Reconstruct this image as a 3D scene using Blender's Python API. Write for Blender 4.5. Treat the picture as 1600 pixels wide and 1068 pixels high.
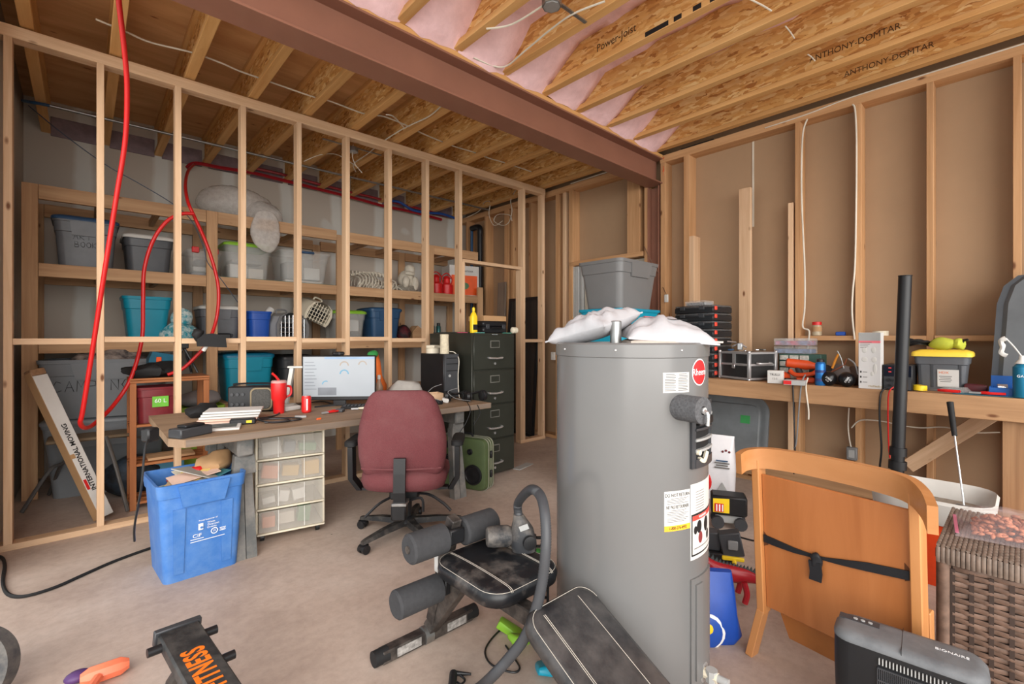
import bpy, bmesh, math, random
from mathutils import Vector as V, Matrix as Mx, noise as NZ

random.seed(11)
R = math.radians
sc = bpy.context.scene
for o_ in list(bpy.data.objects):
    bpy.data.objects.remove(o_)
COL = sc.collection

# ------------------------------------------------------------------ camera
# the room: +X runs along the stud partition, +Y runs along the back wall, Z up
EYE = 1.28
FPX = 733.0                     # focal length in pixels of the 1600 px wide frame
FWD = V((.6743, .7381, 0)); RGT = V((.7386, -.6747, 0))
cam = bpy.data.objects.new('camera', bpy.data.cameras.new('camera'))
COL.objects.link(cam)
cam.data.sensor_width = 36.0
cam.data.lens = FPX / 1600 * 36.0
cam.data.shift_y = -7 / 1600
cam.data.clip_start = .05
cam.location = (0, 0, EYE)
cam.rotation_euler = (R(90), 0, math.atan2(FWD.y, FWD.x) - R(90))
sc.camera = cam

# ------------------------------------------------------------------ daylight
w = bpy.data.worlds.new('daylight'); sc.world = w
w.use_nodes = True
bg = w.node_tree.nodes['Background']
bg.inputs[0].default_value = (.92, .97, 1.0, 1)
bg.inputs[1].default_value = 1.62
sun = bpy.data.objects.new('sun', bpy.data.lights.new('sun', 'SUN'))     # low hazy sun coming in through the open garage front behind the camera
sun.data.energy = 6.4; sun.data.angle = R(75); sun.data.color = (1.0, .96, .91)
sun.rotation_euler = (V((.50, .86, -.22))).to_track_quat('-Z', 'Y').to_euler()
COL.objects.link(sun)
sc.view_settings.view_transform = 'Standard'
sc.view_settings.look = 'None'
sc.view_settings.exposure = -0.1
sc.view_settings.gamma = 1.0
sc.view_settings.use_curve_mapping = False

# measured positions: a point of the photograph on a known plane of the room
def _ray(px, py):
    return FWD + RGT * ((px - 800) / FPX) + V((0, 0, (527 - py) / FPX))
def FL(px, py, z=0.0):
    d = _ray(px, py); return d * ((z - EYE) / d.z) + V((0, 0, EYE))
def OY(px, py, y):
    d = _ray(px, py); return d * (y / d.y) + V((0, 0, EYE))
def OX(px, py, x):
    d = _ray(px, py); return d * (x / d.x) + V((0, 0, EYE))
def OD(px, py, t):
    return _ray(px, py) * t + V((0, 0, EYE))

# ------------------------------------------------------------------ materials
MATS = {}
def lin(c):
    return tuple(((x / 255) / 12.92 if x / 255 <= .04045 else ((x / 255 + .055) / 1.055) ** 2.4) for x in c)
class NT:
    def __init__(s, name):
        s.m = bpy.data.materials.new(name); s.m.use_nodes = True
        s.t = s.m.node_tree; s.n = s.t.nodes; s.p = s.n['Principled BSDF']
    def a(s, typ, **k):
        nd = s.n.new(typ)
        for q, v in k.items():
            if q.startswith('i_'):
                q = q[2:]; nd.inputs[int(q) if q.isdigit() else q.replace('_', ' ')].default_value = v
            else:
                setattr(nd, q, v)
        return nd
    def l(s, a, b): s.t.links.new(a, b)
def ramp(nt, fac, stops):
    r = nt.a('ShaderNodeValToRGB'); e = r.color_ramp.elements
    while len(e) < len(stops): e.new(.5)
    for i, (p, c) in enumerate(stops):
        e[i].position = p; e[i].color = (*c[:3], 1)
    nt.l(fac, r.inputs[0]); return r.outputs[0]
def coords(nt, scale=(1, 1, 1), rnd=True):
    tc = nt.a('ShaderNodeTexCoord'); mp = nt.a('ShaderNodeMapping')
    mp.inputs['Scale'].default_value = scale
    if rnd:
        oi = nt.a('ShaderNodeObjectInfo'); ad = nt.a('ShaderNodeVectorMath', operation='ADD')
        mu = nt.a('ShaderNodeMath', operation='MULTIPLY', i_1=37.0)
        nt.l(oi.outputs['Random'], mu.inputs[0]); nt.l(tc.outputs['Object'], ad.inputs[0]); nt.l(mu.outputs[0], ad.inputs[1])
        nt.l(ad.outputs[0], mp.inputs[0])
    else:
        nt.l(tc.outputs['Object'], mp.inputs[0])
    return mp.outputs[0]
def mixc(nt, fac, a, b, mode='MIX'):
    m = nt.a('ShaderNodeMix', data_type='RGBA', blend_type=mode)
    for sock, v in ((m.inputs[0], fac), (m.inputs[6], a), (m.inputs[7], b)):
        if hasattr(v, 'node'): nt.l(v, sock)
        elif isinstance(v, (int, float)): sock.default_value = v
        else: sock.default_value = (*v[:3], 1)
    return m.outputs[2]
def bump(nt, h, strength=.3, dist=.004):
    b = nt.a('ShaderNodeBump'); b.inputs['Strength'].default_value = strength; b.inputs['Distance'].default_value = dist
    nt.l(h, b.inputs['Height']); nt.l(b.outputs[0], nt.p.inputs['Normal'])
def plain(name, rgb, rough=.5, metal=0, var=.12, scale=7, bmp=0, alpha=1, trans=0, coat=0, dust=None, ior=1.45, emit=0):
    """one-colour surface with slight unevenness; dust=(rgb, amount, scale) lays a patchy dust over it"""
    if name in MATS: return MATS[name]
    nt = NT(name); c = lin(rgb)
    co = coords(nt)
    nz = nt.a('ShaderNodeTexNoise', i_Scale=scale, i_Detail=5.0, i_Roughness=.6); nt.l(co, nz.inputs[0])
    col = ramp(nt, nz.outputs[0], [(.3, [x * (1 - var) for x in c]), (.7, [min(1, x * (1 + var)) for x in c])])
    if dust:
        n2 = nt.a('ShaderNodeTexNoise', i_Scale=dust[2], i_Detail=7.0, i_Roughness=.68); nt.l(co, n2.inputs[0])
        f = ramp(nt, n2.outputs[0], [((dust[3] if len(dust) > 3 else .42), (0, 0, 0)), ((dust[3] if len(dust) > 3 else .42) + .22, [dust[1]] * 3)])
        col = mixc(nt, f, col, lin(dust[0]))
    nt.l(col, nt.p.inputs['Base Color'])
    nt.p.inputs['Roughness'].default_value = rough; nt.p.inputs['Metallic'].default_value = metal
    nt.p.inputs['IOR'].default_value = ior
    if alpha < 1: nt.p.inputs['Alpha'].default_value = alpha
    if trans: nt.p.inputs['Transmission Weight'].default_value = trans
    if coat: nt.p.inputs['Coat Weight'].default_value = coat
    if emit:
        nt.l(col, nt.p.inputs['Emission Color']); nt.p.inputs['Emission Strength'].default_value = emit
    if bmp: bump(nt, nz.outputs[0], .5, bmp)
    MATS[name] = nt.m; return nt.m
def wood(name, dark, light, knot=(110, 66, 34), rough=.7, grain=22, knots=True):
    """sawn lumber: grain runs along the local X axis of each board"""
    nt = NT(name); co = coords(nt, (1.1, grain, grain))
    nz = nt.a('ShaderNodeTexNoise', i_Scale=1.0, i_Detail=6.0, i_Roughness=.62, i_Distortion=.6); nt.l(co, nz.inputs[0])
    col = ramp(nt, nz.outputs[0], [(.28, lin(dark)), (.72, lin(light))])
    oi = nt.a('ShaderNodeObjectInfo')
    tone = ramp(nt, oi.outputs['Random'], [(0, (.86, .84, .82)), (1, (1.08, 1.06, 1.04))])
    col = mixc(nt, 1.0, col, tone, 'MULTIPLY')
    if knots:
        c2 = coords(nt, (3.2, 8, 8)); vo = nt.a('ShaderNodeTexVoronoi', i_Scale=1.0); nt.l(c2, vo.inputs[0])
        f = ramp(nt, vo.outputs[0], [(.045, (1, 1, 1)), (.105, (0, 0, 0))])
        col = mixc(nt, f, col, lin(knot))
    nt.l(col, nt.p.inputs['Base Color']); nt.p.inputs['Roughness'].default_value = rough
    bump(nt, nz.outputs[0], .25, .002)
    MATS[name] = nt.m; return nt.m
def osb(name, cols, sc_=(14, 55, 55)):
    nt = NT(name); co = coords(nt, sc_)
    nz = nt.a('ShaderNodeTexNoise', i_Scale=.35, i_Detail=3.0); nt.l(co, nz.inputs[0])
    mm = nt.a('ShaderNodeVectorMath', operation='MULTIPLY_ADD'); mm.inputs[1].default_value = (2.2, 2.2, 2.2)
    nt.l(nz.outputs[1], mm.inputs[0]); nt.l(co, mm.inputs[2])
    # two sets of long flakes lying at different angles
    outs = []
    for k, (ang, st) in enumerate(((.5, .42), (-.7, .46))):
        mp = nt.a('ShaderNodeMapping'); mp.inputs['Rotation'].default_value = (.3 * k, ang, ang); mp.inputs['Scale'].default_value = (st, 1.2, 1.2)
        nt.l(mm.outputs[0], mp.inputs[0]); vo = nt.a('ShaderNodeTexVoronoi', i_Scale=1.0); nt.l(mp.outputs[0], vo.inputs[0])
        sx = nt.a('ShaderNodeSeparateColor'); nt.l(vo.outputs['Color'], sx.inputs[0]); outs.append(sx)
    sel = ramp(nt, outs[1].outputs[1], [(.48, (0, 0, 0)), (.52, (1, 1, 1))])
    stops = [(i / (len(cols) - 1), lin(c)) for i, c in enumerate(cols)]
    col = mixc(nt, sel, ramp(nt, outs[0].outputs[0], stops), ramp(nt, outs[1].outputs[0], stops))
    nt.l(col, nt.p.inputs['Base Color']); nt.p.inputs['Roughness'].default_value = .75
    bump(nt, sx.outputs[1], .35, .003)
    MATS[name] = nt.m; return nt.m

STUD = wood('pine_stud', (196, 158, 122), (226, 194, 160))
STUDB = wood('pine_stud_aged', (180, 134, 90), (208, 164, 120))
SHELFW = wood('shelf_lumber', (172, 130, 92), (206, 168, 128))
FLANGE = wood('joist_flange', (206, 152, 88), (232, 186, 124), knots=False, grain=16)
BENCHW = wood('bench_timber', (148, 110, 76), (186, 146, 106), grain=18)
ORANGEW = wood('varnished_plywood', (172, 104, 56), (194, 124, 72), rough=.35, grain=9, knots=False)
ORANGEB = wood('varnished_beech', (188, 126, 72), (206, 146, 94), rough=.35, grain=12, knots=False)
REDWOOD = wood('stained_pine', (150, 88, 48), (184, 118, 70), grain=16)
GREYWOOD = wood('weathered_board', (104, 90, 78), (140, 124, 110), grain=14, knots=False)
DESKW = wood('worn_desktop', (112, 90, 70), (160, 134, 108), grain=7, knots=False)
OSB = osb('osb_web', [(178, 116, 56), (222, 164, 92), (236, 188, 116), (210, 148, 76), (246, 212, 150), (228, 176, 102)], (30, 46, 46))
PLY = wood('subfloor_plywood', (188, 138, 88), (226, 182, 130), knot=(134, 78, 38), grain=6)

def mk_concrete():
    nt = NT('concrete'); co = coords(nt, rnd=False)
    n1 = nt.a('ShaderNodeTexNoise', i_Scale=1.3, i_Detail=8.0, i_Roughness=.6); nt.l(co, n1.inputs[0])
    n2 = nt.a('ShaderNodeTexNoise', i_Scale=22.0, i_Detail=6.0, i_Roughness=.7); nt.l(co, n2.inputs[0])
    c = ramp(nt, n1.outputs[0], [(.3, lin((162, 142, 129))), (.52, lin((186, 166, 152))), (.75, lin((202, 185, 172)))])
    d = ramp(nt, n2.outputs[0], [(.3, (.84, .83, .82)), (.6, (1, 1, 1))])
    c = mixc(nt, 1.0, c, d, 'MULTIPLY')
    vo = nt.a('ShaderNodeTexVoronoi', i_Scale=5.5); nt.l(co, vo.inputs[0])
    sx = nt.a('ShaderNodeSeparateColor'); nt.l(vo.outputs['Color'], sx.inputs[0])
    sm = nt.a('ShaderNodeMath', operation='MULTIPLY', i_1=.055); nt.l(sx.outputs[0], sm.inputs[0])
    lt = nt.a('ShaderNodeMath', operation='LESS_THAN'); nt.l(vo.outputs[0], lt.inputs[0]); nt.l(sm.outputs[0], lt.inputs[1])
    pk = nt.a('ShaderNodeMath', operation='GREATER_THAN', i_1=.72); nt.l(sx.outputs[1], pk.inputs[0])
    an = nt.a('ShaderNodeMath', operation='MULTIPLY'); nt.l(lt.outputs[0], an.inputs[0]); nt.l(pk.outputs[0], an.inputs[1])
    c = mixc(nt, an.outputs[0], c, lin((84, 72, 64)))
    nt.l(c, nt.p.inputs['Base Color']); nt.p.inputs['Roughness'].default_value = .62
    bump(nt, n2.outputs[0], .25, .003)
    return nt.m
CONC = mk_concrete()
def mk_drywall():
    nt = NT('taped_drywall'); co = coords(nt, rnd=False)
    sx = nt.a('ShaderNodeSeparateXYZ'); nt.l(co, sx.inputs[0])
    n1 = nt.a('ShaderNodeTexNoise', i_Scale=2.2, i_Detail=5.0); nt.l(co, n1.inputs[0])
    ad = nt.a('ShaderNodeMath', operation='MULTIPLY_ADD', i_1=.10, i_2=-.05); nt.l(n1.outputs[0], ad.inputs[0])
    a2 = nt.a('ShaderNodeMath', operation='ADD'); nt.l(sx.outputs[0], a2.inputs[0]); nt.l(ad.outputs[0], a2.inputs[1])
    md = nt.a('ShaderNodeMath', operation='PINGPONG', i_1=.305); nt.l(a2.outputs[0], md.inputs[0])
    f = ramp(nt, md.outputs[0], [(.045, (1, 1, 1)), (.085, (0, 0, 0))])
    c = mixc(nt, f, lin((186, 175, 162)), lin((208, 206, 199)))
    vo = nt.a('ShaderNodeTexNoise', i_Scale=3.1, i_Detail=1.0); nt.l(co, vo.inputs[0])
    g = ramp(nt, vo.outputs[0], [(.66, (0, 0, 0)), (.72, (.8, .8, .8))])
    c = mixc(nt, g, c, lin((200, 197, 190)))
    nt.l(c, nt.p.inputs['Base Color']); nt.p.inputs['Roughness'].default_value = .85
    return nt.m
DRY = mk_drywall()
PAPER = plain('gypsum_back_paper', (168, 138, 108), .85, var=.07, scale=1.4)
PINK = plain('pink_fibreglass', (248, 206, 208), .95, var=.12, scale=9, bmp=.02)
STEEL = plain('primer_brown_steel', (138, 94, 76), .5, var=.08, scale=3, coat=.1)
WHITE_CABLE = plain('white_cable', (216, 208, 192), .45)
RED_HOSE = plain('red_hose', (200, 30, 30), .3, var=.05)
REDPEX = plain('red_pex', (150, 24, 34), .4)
BLUEPEX = plain('blue_pex', (30, 74, 150), .4)
BLACK = plain('black_plastic', (26, 26, 28), .42, var=.2)
BLACKR = plain('black_rubber', (24, 24, 25), .7, var=.2)
DGREY = plain('dark_grey_plastic', (58, 59, 62), .45)
GREY = plain('grey_plastic', (124, 124, 124), .4, var=.07)
LGREY = plain('light_grey_plastic', (168, 168, 166), .45, var=.06)
WHITEP = plain('white_plastic', (208, 206, 200), .4, var=.05)
CREAM = plain('cream_plastic', (222, 212, 190), .45, var=.05)
PAPERW = plain('white_paper', (208, 205, 200), .8, var=.05)
TEAL = plain('teal_plastic', (20, 142, 168), .38, var=.06)
BLUE = plain('blue_plastic', (26, 78, 170), .38, var=.06)
NAVY = plain('navy_plastic', (44, 78, 112), .42, var=.06)
LIME = plain('lime_plastic', (132, 182, 54), .4, var=.06)
CLEARP = plain('clear_plastic', (220, 220, 216), .2, var=.04, alpha=.24)
CHROME = plain('chrome', (214, 214, 214), .2, .75)
ALU = plain('aluminium', (188, 188, 188), .36, .6)
GALV = plain('galvanised_steel', (160, 160, 158), .4, .9, var=.15, scale=20)
ORANGE = plain('orange_plastic', (238, 92, 30), .45)
REDP = plain('red_plastic', (206, 34, 34), .36, var=.05)
YELLOW = plain('yellow_plastic', (240, 204, 40), .4, var=.05)
CARD = plain('cardboard', (176, 138, 98), .8, var=.07)
INK = plain('black_ink', (24, 22, 22), .7)
INKG = plain('grey_ink', (112, 108, 104), .8)
INKB = plain('faded_brown_ink', (84, 58, 34), .8)
WINK = plain('white_ink', (240, 240, 240), .6)
GLASS = plain('clear_glass', (235, 240, 240), .03, alpha=.22, var=.02)

# ------------------------------------------------------------------ mesh helpers
class B:
    def __init__(s): s.bm = bmesh.new()
    def box(s, c, d, bev=0, rot=None, seg=1):
        m = Mx.Translation(V(c)) @ (rot.to_4x4() if rot is not None else Mx.Identity(4)) @ Mx.Diagonal((*d, 1))
        r = bmesh.ops.create_cube(s.bm, size=1, matrix=m)
        if bev:
            es = list({e for v in r['verts'] for e in v.link_edges})
            bmesh.ops.bevel(s.bm, geom=es, offset=min(bev, min(d) * .45), segments=seg, affect='EDGES', profile=.5)
        return s
    def lh(s, lo, hi, bev=0, seg=1):
        lo = V(lo); hi = V(hi); return s.box((lo + hi) / 2, hi - lo, bev, None, seg)
    def loft(s, rings, c0=True, c1=True, wrap=True, loop=False):
        vs = [[s.bm.verts.new(p) for p in r] for r in rings]
        n = len(vs[0]); k = len(vs)
        for i in range(k if loop else k - 1):
            a, b = vs[i], vs[(i + 1) % k]
            for j in range(n if wrap else n - 1):
                q = (a[j], a[(j + 1) % n], b[(j + 1) % n], b[j])
                try: s.bm.faces.new(q)
                except ValueError: pass
        if not loop:
            if c0: s.bm.faces.new(vs[0][::-1])
            if c1: s.bm.faces.new(vs[-1])
        return s
    def cyl(s, p0, p1, r0, r1=None, n=16, caps=True):
        p0 = V(p0); p1 = V(p1); r1 = r0 if r1 is None else r1
        ax = (p1 - p0).normalized(); u = ax.orthogonal().normalized(); v = ax.cross(u)
        ring = lambda p, r: [p + (u * math.cos(2 * math.pi * i / n) + v * math.sin(2 * math.pi * i / n)) * r for i in range(n)]
        return s.loft([ring(p0, r0), ring(p1, r1)], caps, caps)
    def lathe(s, prof, n=24, c=(0, 0, 0), ax=(0, 0, 1), c0=True, c1=True):
        ax = V(ax).normalized(); u = V((1, 0, 0)) if abs(ax.z) > .9 else ax.orthogonal().normalized(); v = ax.cross(u); c = V(c)
        return s.loft([[c + ax * h + (u * math.cos(2 * math.pi * i / n) + v * math.sin(2 * math.pi * i / n)) * max(r, 1e-4) for i in range(n)] for r, h in prof], c0, c1)
    def tube(s, pts, r, n=8, sub=6, caps=True):
        pts = [V(p) for p in pts]
        if sub > 1 and len(pts) > 2: pts = spline(pts, sub)
        rs = r if isinstance(r, (list, tuple)) else None
        t = (pts[1] - pts[0]).normalized(); u = t.orthogonal().normalized(); rings = []
        for i, p in enumerate(pts):
            a = pts[max(i - 1, 0)]; b = pts[min(i + 1, len(pts) - 1)]
            t = (b - a)
            if t.length < 1e-7: continue
            t.normalize(); u = (u - t * u.dot(t))
            u = u.normalized() if u.length > 1e-5 else t.orthogonal().normalized()
            v = t.cross(u); rr_ = r if rs is None else rs[0] + (rs[1] - rs[0]) * i / (len(pts) - 1)
            rings.append([p + (u * math.cos(2 * math.pi * j / n) + v * math.sin(2 * math.pi * j / n)) * rr_ for j in range(n)])
        return s.loft(rings, caps, caps)
    def prism(s, poly, o, u, v, h):
        """polygon (a, b) on o + a u + b v, extruded by vector h"""
        o = V(o); u = V(u); v = V(v); h = V(h)
        r0 = [o + u * a + v * b for a, b in poly]
        return s.loft([r0, [p + h for p in r0]])
    def sph(s, c, r, n=14, k=9, sq=None):
        r = (r, r, r) if not isinstance(r, (tuple, list)) else r; c = V(c)
        rings = []
        for i in range(k + 1):
            a = math.pi * (i + .02) / (k + .04); z = -math.cos(a); q = math.sin(a)
            rings.append([c + V((r[0] * q * math.cos(2 * math.pi * j / n), r[1] * q * math.sin(2 * math.pi * j / n), r[2] * z)) for j in range(n)])
        return s.loft(rings)
    def xf(s, m):
        bmesh.ops.transform(s.bm, matrix=m, verts=s.bm.verts); return s
    def jit(s, a, f=9.0):
        for v in s.bm.verts: v.co += NZ.noise_vector(v.co * f) * a
        return s
    def o(s, name, mat, parent=None, smooth=38, loc=None, rot=None):
        bmesh.ops.recalc_face_normals(s.bm, faces=s.bm.faces)
        me = bpy.data.meshes.new(name); s.bm.to_mesh(me); s.bm.free()
        if smooth:
            me.shade_smooth(); me.set_sharp_from_angle(angle=R(smooth))
        me.materials.append(mat)
        ob = bpy.data.objects.new(name, me); COL.objects.link(ob)
        if parent is not None: ob.parent = parent
        if loc is not None: ob.location = loc
        if rot is not None: ob.rotation_euler = rot
        return ob
def spline(pts, sub):
    out = []
    for i in range(len(pts) - 1):
        a = pts[max(i - 1, 0)]; b = pts[i]; c = pts[i + 1]; d = pts[min(i + 2, len(pts) - 1)]
        for k in range(sub):
            t = k / sub
            out.append(.5 * ((2 * b) + (c - a) * t + (2 * a - 5 * b + 4 * c - d) * t * t + (3 * b - a - 3 * c + d) * t ** 3))
    out.append(pts[-1]); return out
def rr(l, w_, r, z, n=4, c=(0, 0)):
    """rounded rectangle ring, l along X, w along Y"""
    r = min(r, l / 2 - 1e-4, w_ / 2 - 1e-4); out = []
    for qx, qy, a0 in ((1, 1, 0), (-1, 1, 90), (-1, -1, 180), (1, -1, 270)):
        for i in range(n + 1):
            a = R(a0 + 90 * i / n)
            out.append(V((c[0] + qx * (l / 2 - r) + r * math.cos(a), c[1] + qy * (w_ / 2 - r) + r * math.sin(a), z)))
    return out
def tag(o, label, cat, group=None):
    o['label'] = label; o['category'] = cat
    if group: o['group'] = group
    return o
def thing(name, label, cat, loc=(0, 0, 0), rz=0, group=None, rot=None):
    o = bpy.data.objects.new(name, None); COL.objects.link(o); o.empty_display_size = .1
    o.location = loc; o.rotation_euler = rot if rot else (0, 0, rz)
    return tag(o, label, cat, group)
def struct(o): o['kind'] = 'structure'; return o
def board(name, p0, p1, wd, th, mat, parent=None, up=(0, 0, 1), bev=.002):
    """a timber from p0 to p1 (axis), wd across, th along up; grain along it"""
    p0 = V(p0); p1 = V(p1); x = (p1 - p0); L = x.length; x.normalize(); up = V(up)
    y = up.cross(x).normalized(); z = x.cross(y)
    ob = B().box((0, 0, 0), (L, wd, th), bev).o(name, mat, parent, smooth=0)
    m = Mx((x, y, z)).transposed().to_4x4(); m.translation = (p0 + p1) / 2
    ob.matrix_local = m
    return ob
def text(s, size, mat, parent, m, name='lettering', bend=None, depth=.0006, sx=1.0, align='CENTER', spacing=1.0, bold=0.0):
    """flat lettering: local XY plane of matrix m, x reads rightwards"""
    cu = bpy.data.curves.new('t', 'FONT'); cu.body = s; cu.size = size; cu.align_x = align; cu.align_y = 'CENTER'
    cu.space_character = spacing; cu.resolution_u = 3; cu.extrude = depth / 2; cu.offset = bold
    tmp = bpy.data.objects.new('t', cu); COL.objects.link(tmp)
    me = bpy.data.meshes.new_from_object(tmp); bpy.data.objects.remove(tmp); bpy.data.curves.remove(cu)
    me.name = name
    for v in me.vertices:
        v.co.x *= sx
        if bend: v.co = bend(v.co)
    me.materials.clear(); me.materials.append(mat)
    ob = bpy.data.objects.new(name, me); COL.objects.link(ob); ob.parent = parent; ob.matrix_local = m
    return ob
def frame(o, x, y):
    """matrix with origin o, local x and y axes given"""
    x = V(x).normalized(); y = V(y).normalized(); z = x.cross(y)
    m = Mx((x, y, z)).transposed().to_4x4(); m.translation = V(o); return m
GLYPH = {'A': [[(0, 0), (.5, 1), (1, 0)], [(.2, .4), (.8, .4)]], 'R': [[(0, 0), (0, 1), (.8, .95), (.8, .55), (0, .5), (.9, 0)]],
 'T': [[(0, 1), (1, 1)], [(.5, 1), (.5, 0)]], 'B': [[(0, 0), (0, 1), (.7, .9), (.7, .55), (0, .5), (.9, .4), (.8, 0), (0, 0)]],
 'O': [[(.5, 0), (0, .3), (.1, .8), (.6, 1), (1, .6), (.8, .1), (.5, 0)]], 'K': [[(0, 0), (0, 1)], [(.9, 1), (0, .5), (.9, 0)]],
 'S': [[(.9, .9), (.4, 1), (.1, .75), (.9, .3), (.6, 0), (0, .1)]], 'C': [[(.9, .85), (.4, 1), (0, .5), (.4, 0), (.95, .15)]],
 'M': [[(0, 0), (.1, 1), (.5, .4), (.9, 1), (1, 0)]], 'P': [[(0, 0), (0, 1), (.85, .9), (.8, .5), (0, .45)]], 'I': [[(.5, 0), (.5, 1)]],
 'N': [[(0, 0), (0, 1), (.9, 0), (.9, 1)]], 'G': [[(.9, .85), (.4, 1), (0, .5), (.4, 0), (.9, .1), (.9, .45), (.5, .45)]]}
def handwrite(s, h, parent, m, mat=None, r=.0015):
    b = B(); x = 0
    for ch in s:
        if ch != ' ':
            for st in GLYPH[ch]:
                b.tube([(x + a * h * .62, q * h, 0) for a, q in st], r, 4, 1)
        x += h * .82
    b.xf(Mx.Translation((-x / 2, -h / 2, 0)))
    ob = b.o('handwriting', mat or INK, parent); ob.matrix_local = m; return ob
def cable(name, label, pts, r, mat, cat='cable', sub=6, n=6, group=None):
    return tag(B().tube(pts, r, n, sub).o(name, mat), label, cat, group)

# ------------------------------------------------------------------ the room
XB = 4.42          # front of the back wall's studs
XP = 4.56          # brown paper face behind them
YP = 4.11          # front of the stud partition
YS = 6.10          # taped drywall at the back of the storage bay
ZJ = 3.17          # underside of the joists
fl_ = struct(B().lh((-.55, -1.9, -.12), (4.75, 6.25, 0)).o('floor', CONC, smooth=0))
BOUNCE = plain('pale_bounce_ground', (228, 222, 212), .8, var=.06, scale=2)  # unseen ground outside, added very pale to bounce light up to the ceiling
dw = B().lh((-9, -11, -.12), (8, -1.9, -.01)).lh((-9, -1.9, -.12), (-.55, 6.25, -.01)).o('floor_outside', BOUNCE, smooth=0); struct(dw)
ws = struct(B().lh((-.5, YS, 0), (4.7, YS + .1, 3.47)).o('wall_storage', DRY, smooth=0))
struct(B().lh((-.5, 3.6, 0), (-.40, YS, 3.47)).o('wall_left', DRY, smooth=0))
PURPLE = plain('purple_vapour_barrier', (128, 110, 114), .4, var=.2, scale=12)
for k in range(11):
    x = .16 + .415 * (k - 1)
    B().lh((x + .03, YS - .01, ZJ - .02), (x + .385, YS + .03, ZJ + .16), .004).o('rim_insulation', PURPLE, ws)
wb = struct(B().lh((XP, -1.6, 0), (XP + .05, YS, 3.47)).o('wall_back', PAPER, smooth=0))
# studs of the back wall: left edge, width (across), height range, how proud
def bstud(y, wd, z0, z1, x0=XB, x1=XP, mat=STUDB):
    return board('stud', ((x0 + x1) / 2, y - wd / 2, z0), ((x0 + x1) / 2, y - wd / 2, z1), wd, x1 - x0, mat, wb, up=(1, 0, 0))
for y in (-1.19, -.78, -.363, .055, .475, .891, 1.308):
    bstud(y, .038, .038, 3.085)
bstud(1.362, .04, .038, 2.42, mat=STUD)
bstud(2.30, .06, .038, 3.085); bstud(2.245, .05, .038, 2.28, mat=STUD)
bstud(2.553, .05, .038, 3.085)
bstud(1.75, .1, .95, 2.62, XB - .04, XB - .002, STUD)       # flat board nailed over the seam
bstud(1.727, .038, .038, .9)
bstud(2.745, .038, .038, 3.085); bstud(2.96, .16, 2.2, 3.085); bstud(3.80, .06, .038, 3.085); bstud(3.90, .05, .038, 3.085, mat=STUD)
bstud(4.02, .06, .038, 3.085)
for y in (4.5, 4.86, 5.0, 5.45, 5.9):
    bstud(y, .045 if y != 5.0 else .09, .038, 3.085)
board('top_plate', (4.49, -1.6, 3.122), (4.49, 2.56, 3.122), .14, .075, STUDB, wb)
board('top_plate', (4.49, 2.72, 3.122), (4.49, YS, 3.122), .14, .075, STUDB, wb)
board('bottom_plate', (4.49, -1.6, .019), (4.49, 2.56, .019), .14, .038, STUDB, wb)
board('bottom_plate', (4.49, 2.72, .019), (4.49, YS, .019), .14, .038, STUDB, wb)
ys = [.055, .475, .891, 1.308]
for a in (-.363,) + tuple(ys[:-1]):
    board('blocking', (XB + .035, a + .0, 1.275), (XB + .035, a + .379, 1.275), .07, .038, STUDB, wb)
board('header', (4.49, 2.76, 2.18), (4.49, 3.80, 2.18), .14, .05, STUDB, wb)
B().lh((XP - .006, 1.685, 2.3), (XP - .001, 1.7, 3.09)).o('seam_strip', WHITE_CABLE, wb, smooth=0)
# pale door standing in the framed opening
DOORM = plain('pale_door', (176, 168, 154), .5, var=.05)
dr = struct(B().lh((4.505, 2.78, .04), (4.545, 3.62, 2.145), .003).o('door_1', DOORM, smooth=0))
for y0, y1, x0 in ((3.74, 3.795, 4.43), (3.68, 3.735, 4.46), (3.63, 3.672, 4.48)):
    B().lh((x0, y0, .04), (x0 + .06, y1, 2.15), .004).o('jamb', WHITEP if x0 < 4.45 else LGREY, dr, smooth=0)

# stud partition
wp = bpy.data.objects.new('wall_partition', None); COL.objects.link(wp); struct(wp)
sx_ = [-.354, .064] + [.485 + .4172 * k for k in range(7)]
for i, x in enumerate(sx_):
    board('stud', (x + .019, YP + .0445, .038), (x + .019, YP + .0445, 3.085), .038, .089, STUD, wp, up=(0, 1, 0))
for x in (3.955, 4.30):
    board('stud', (x, YP + .0445, .038), (x, YP + .0445, 3.085), .04, .089, STUD, wp, up=(0, 1, 0))
board('trimmer_stud', (3.915, YP + .0445, .038), (3.915, YP + .0445, 2.1), .036, .089, STUD, wp, up=(0, 1, 0))
board('trimmer_stud', (3.045, YP + .0445, .038), (3.045, YP + .0445, 2.1), .036, .089, STUD, wp, up=(0, 1, 0))
board('header', (3.03, YP + .0445, 2.115), (3.93, YP + .0445, 2.115), .089, .036, STUD, wp)
board('top_plate', (-.40, YP + .0445, 3.122), (4.33, YP + .0445, 3.122), .089, .075, STUD, wp)
board('bottom_plate', (-.40, YP + .0445, .019), (3.03, YP + .0445, .019), .089, .038, STUD, wp)
board('bottom_plate', (3.90, YP + .0445, .019), (4.33, YP + .0445, .019), .089, .038, STUD, wp)
for i in range(7):
    board('blocking', (sx_[i] + .039, YP + .0445, 1.255 + .012 * (i % 2)), (sx_[i + 1] - .001, YP + .0445, 1.255 + .012 * (i % 2)), .089, .038, STUD, wp)
board('blocking', (3.976, YP + .0445, 1.24), (4.279, YP + .0445, 1.24), .089, .038, STUD, wp)

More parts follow.
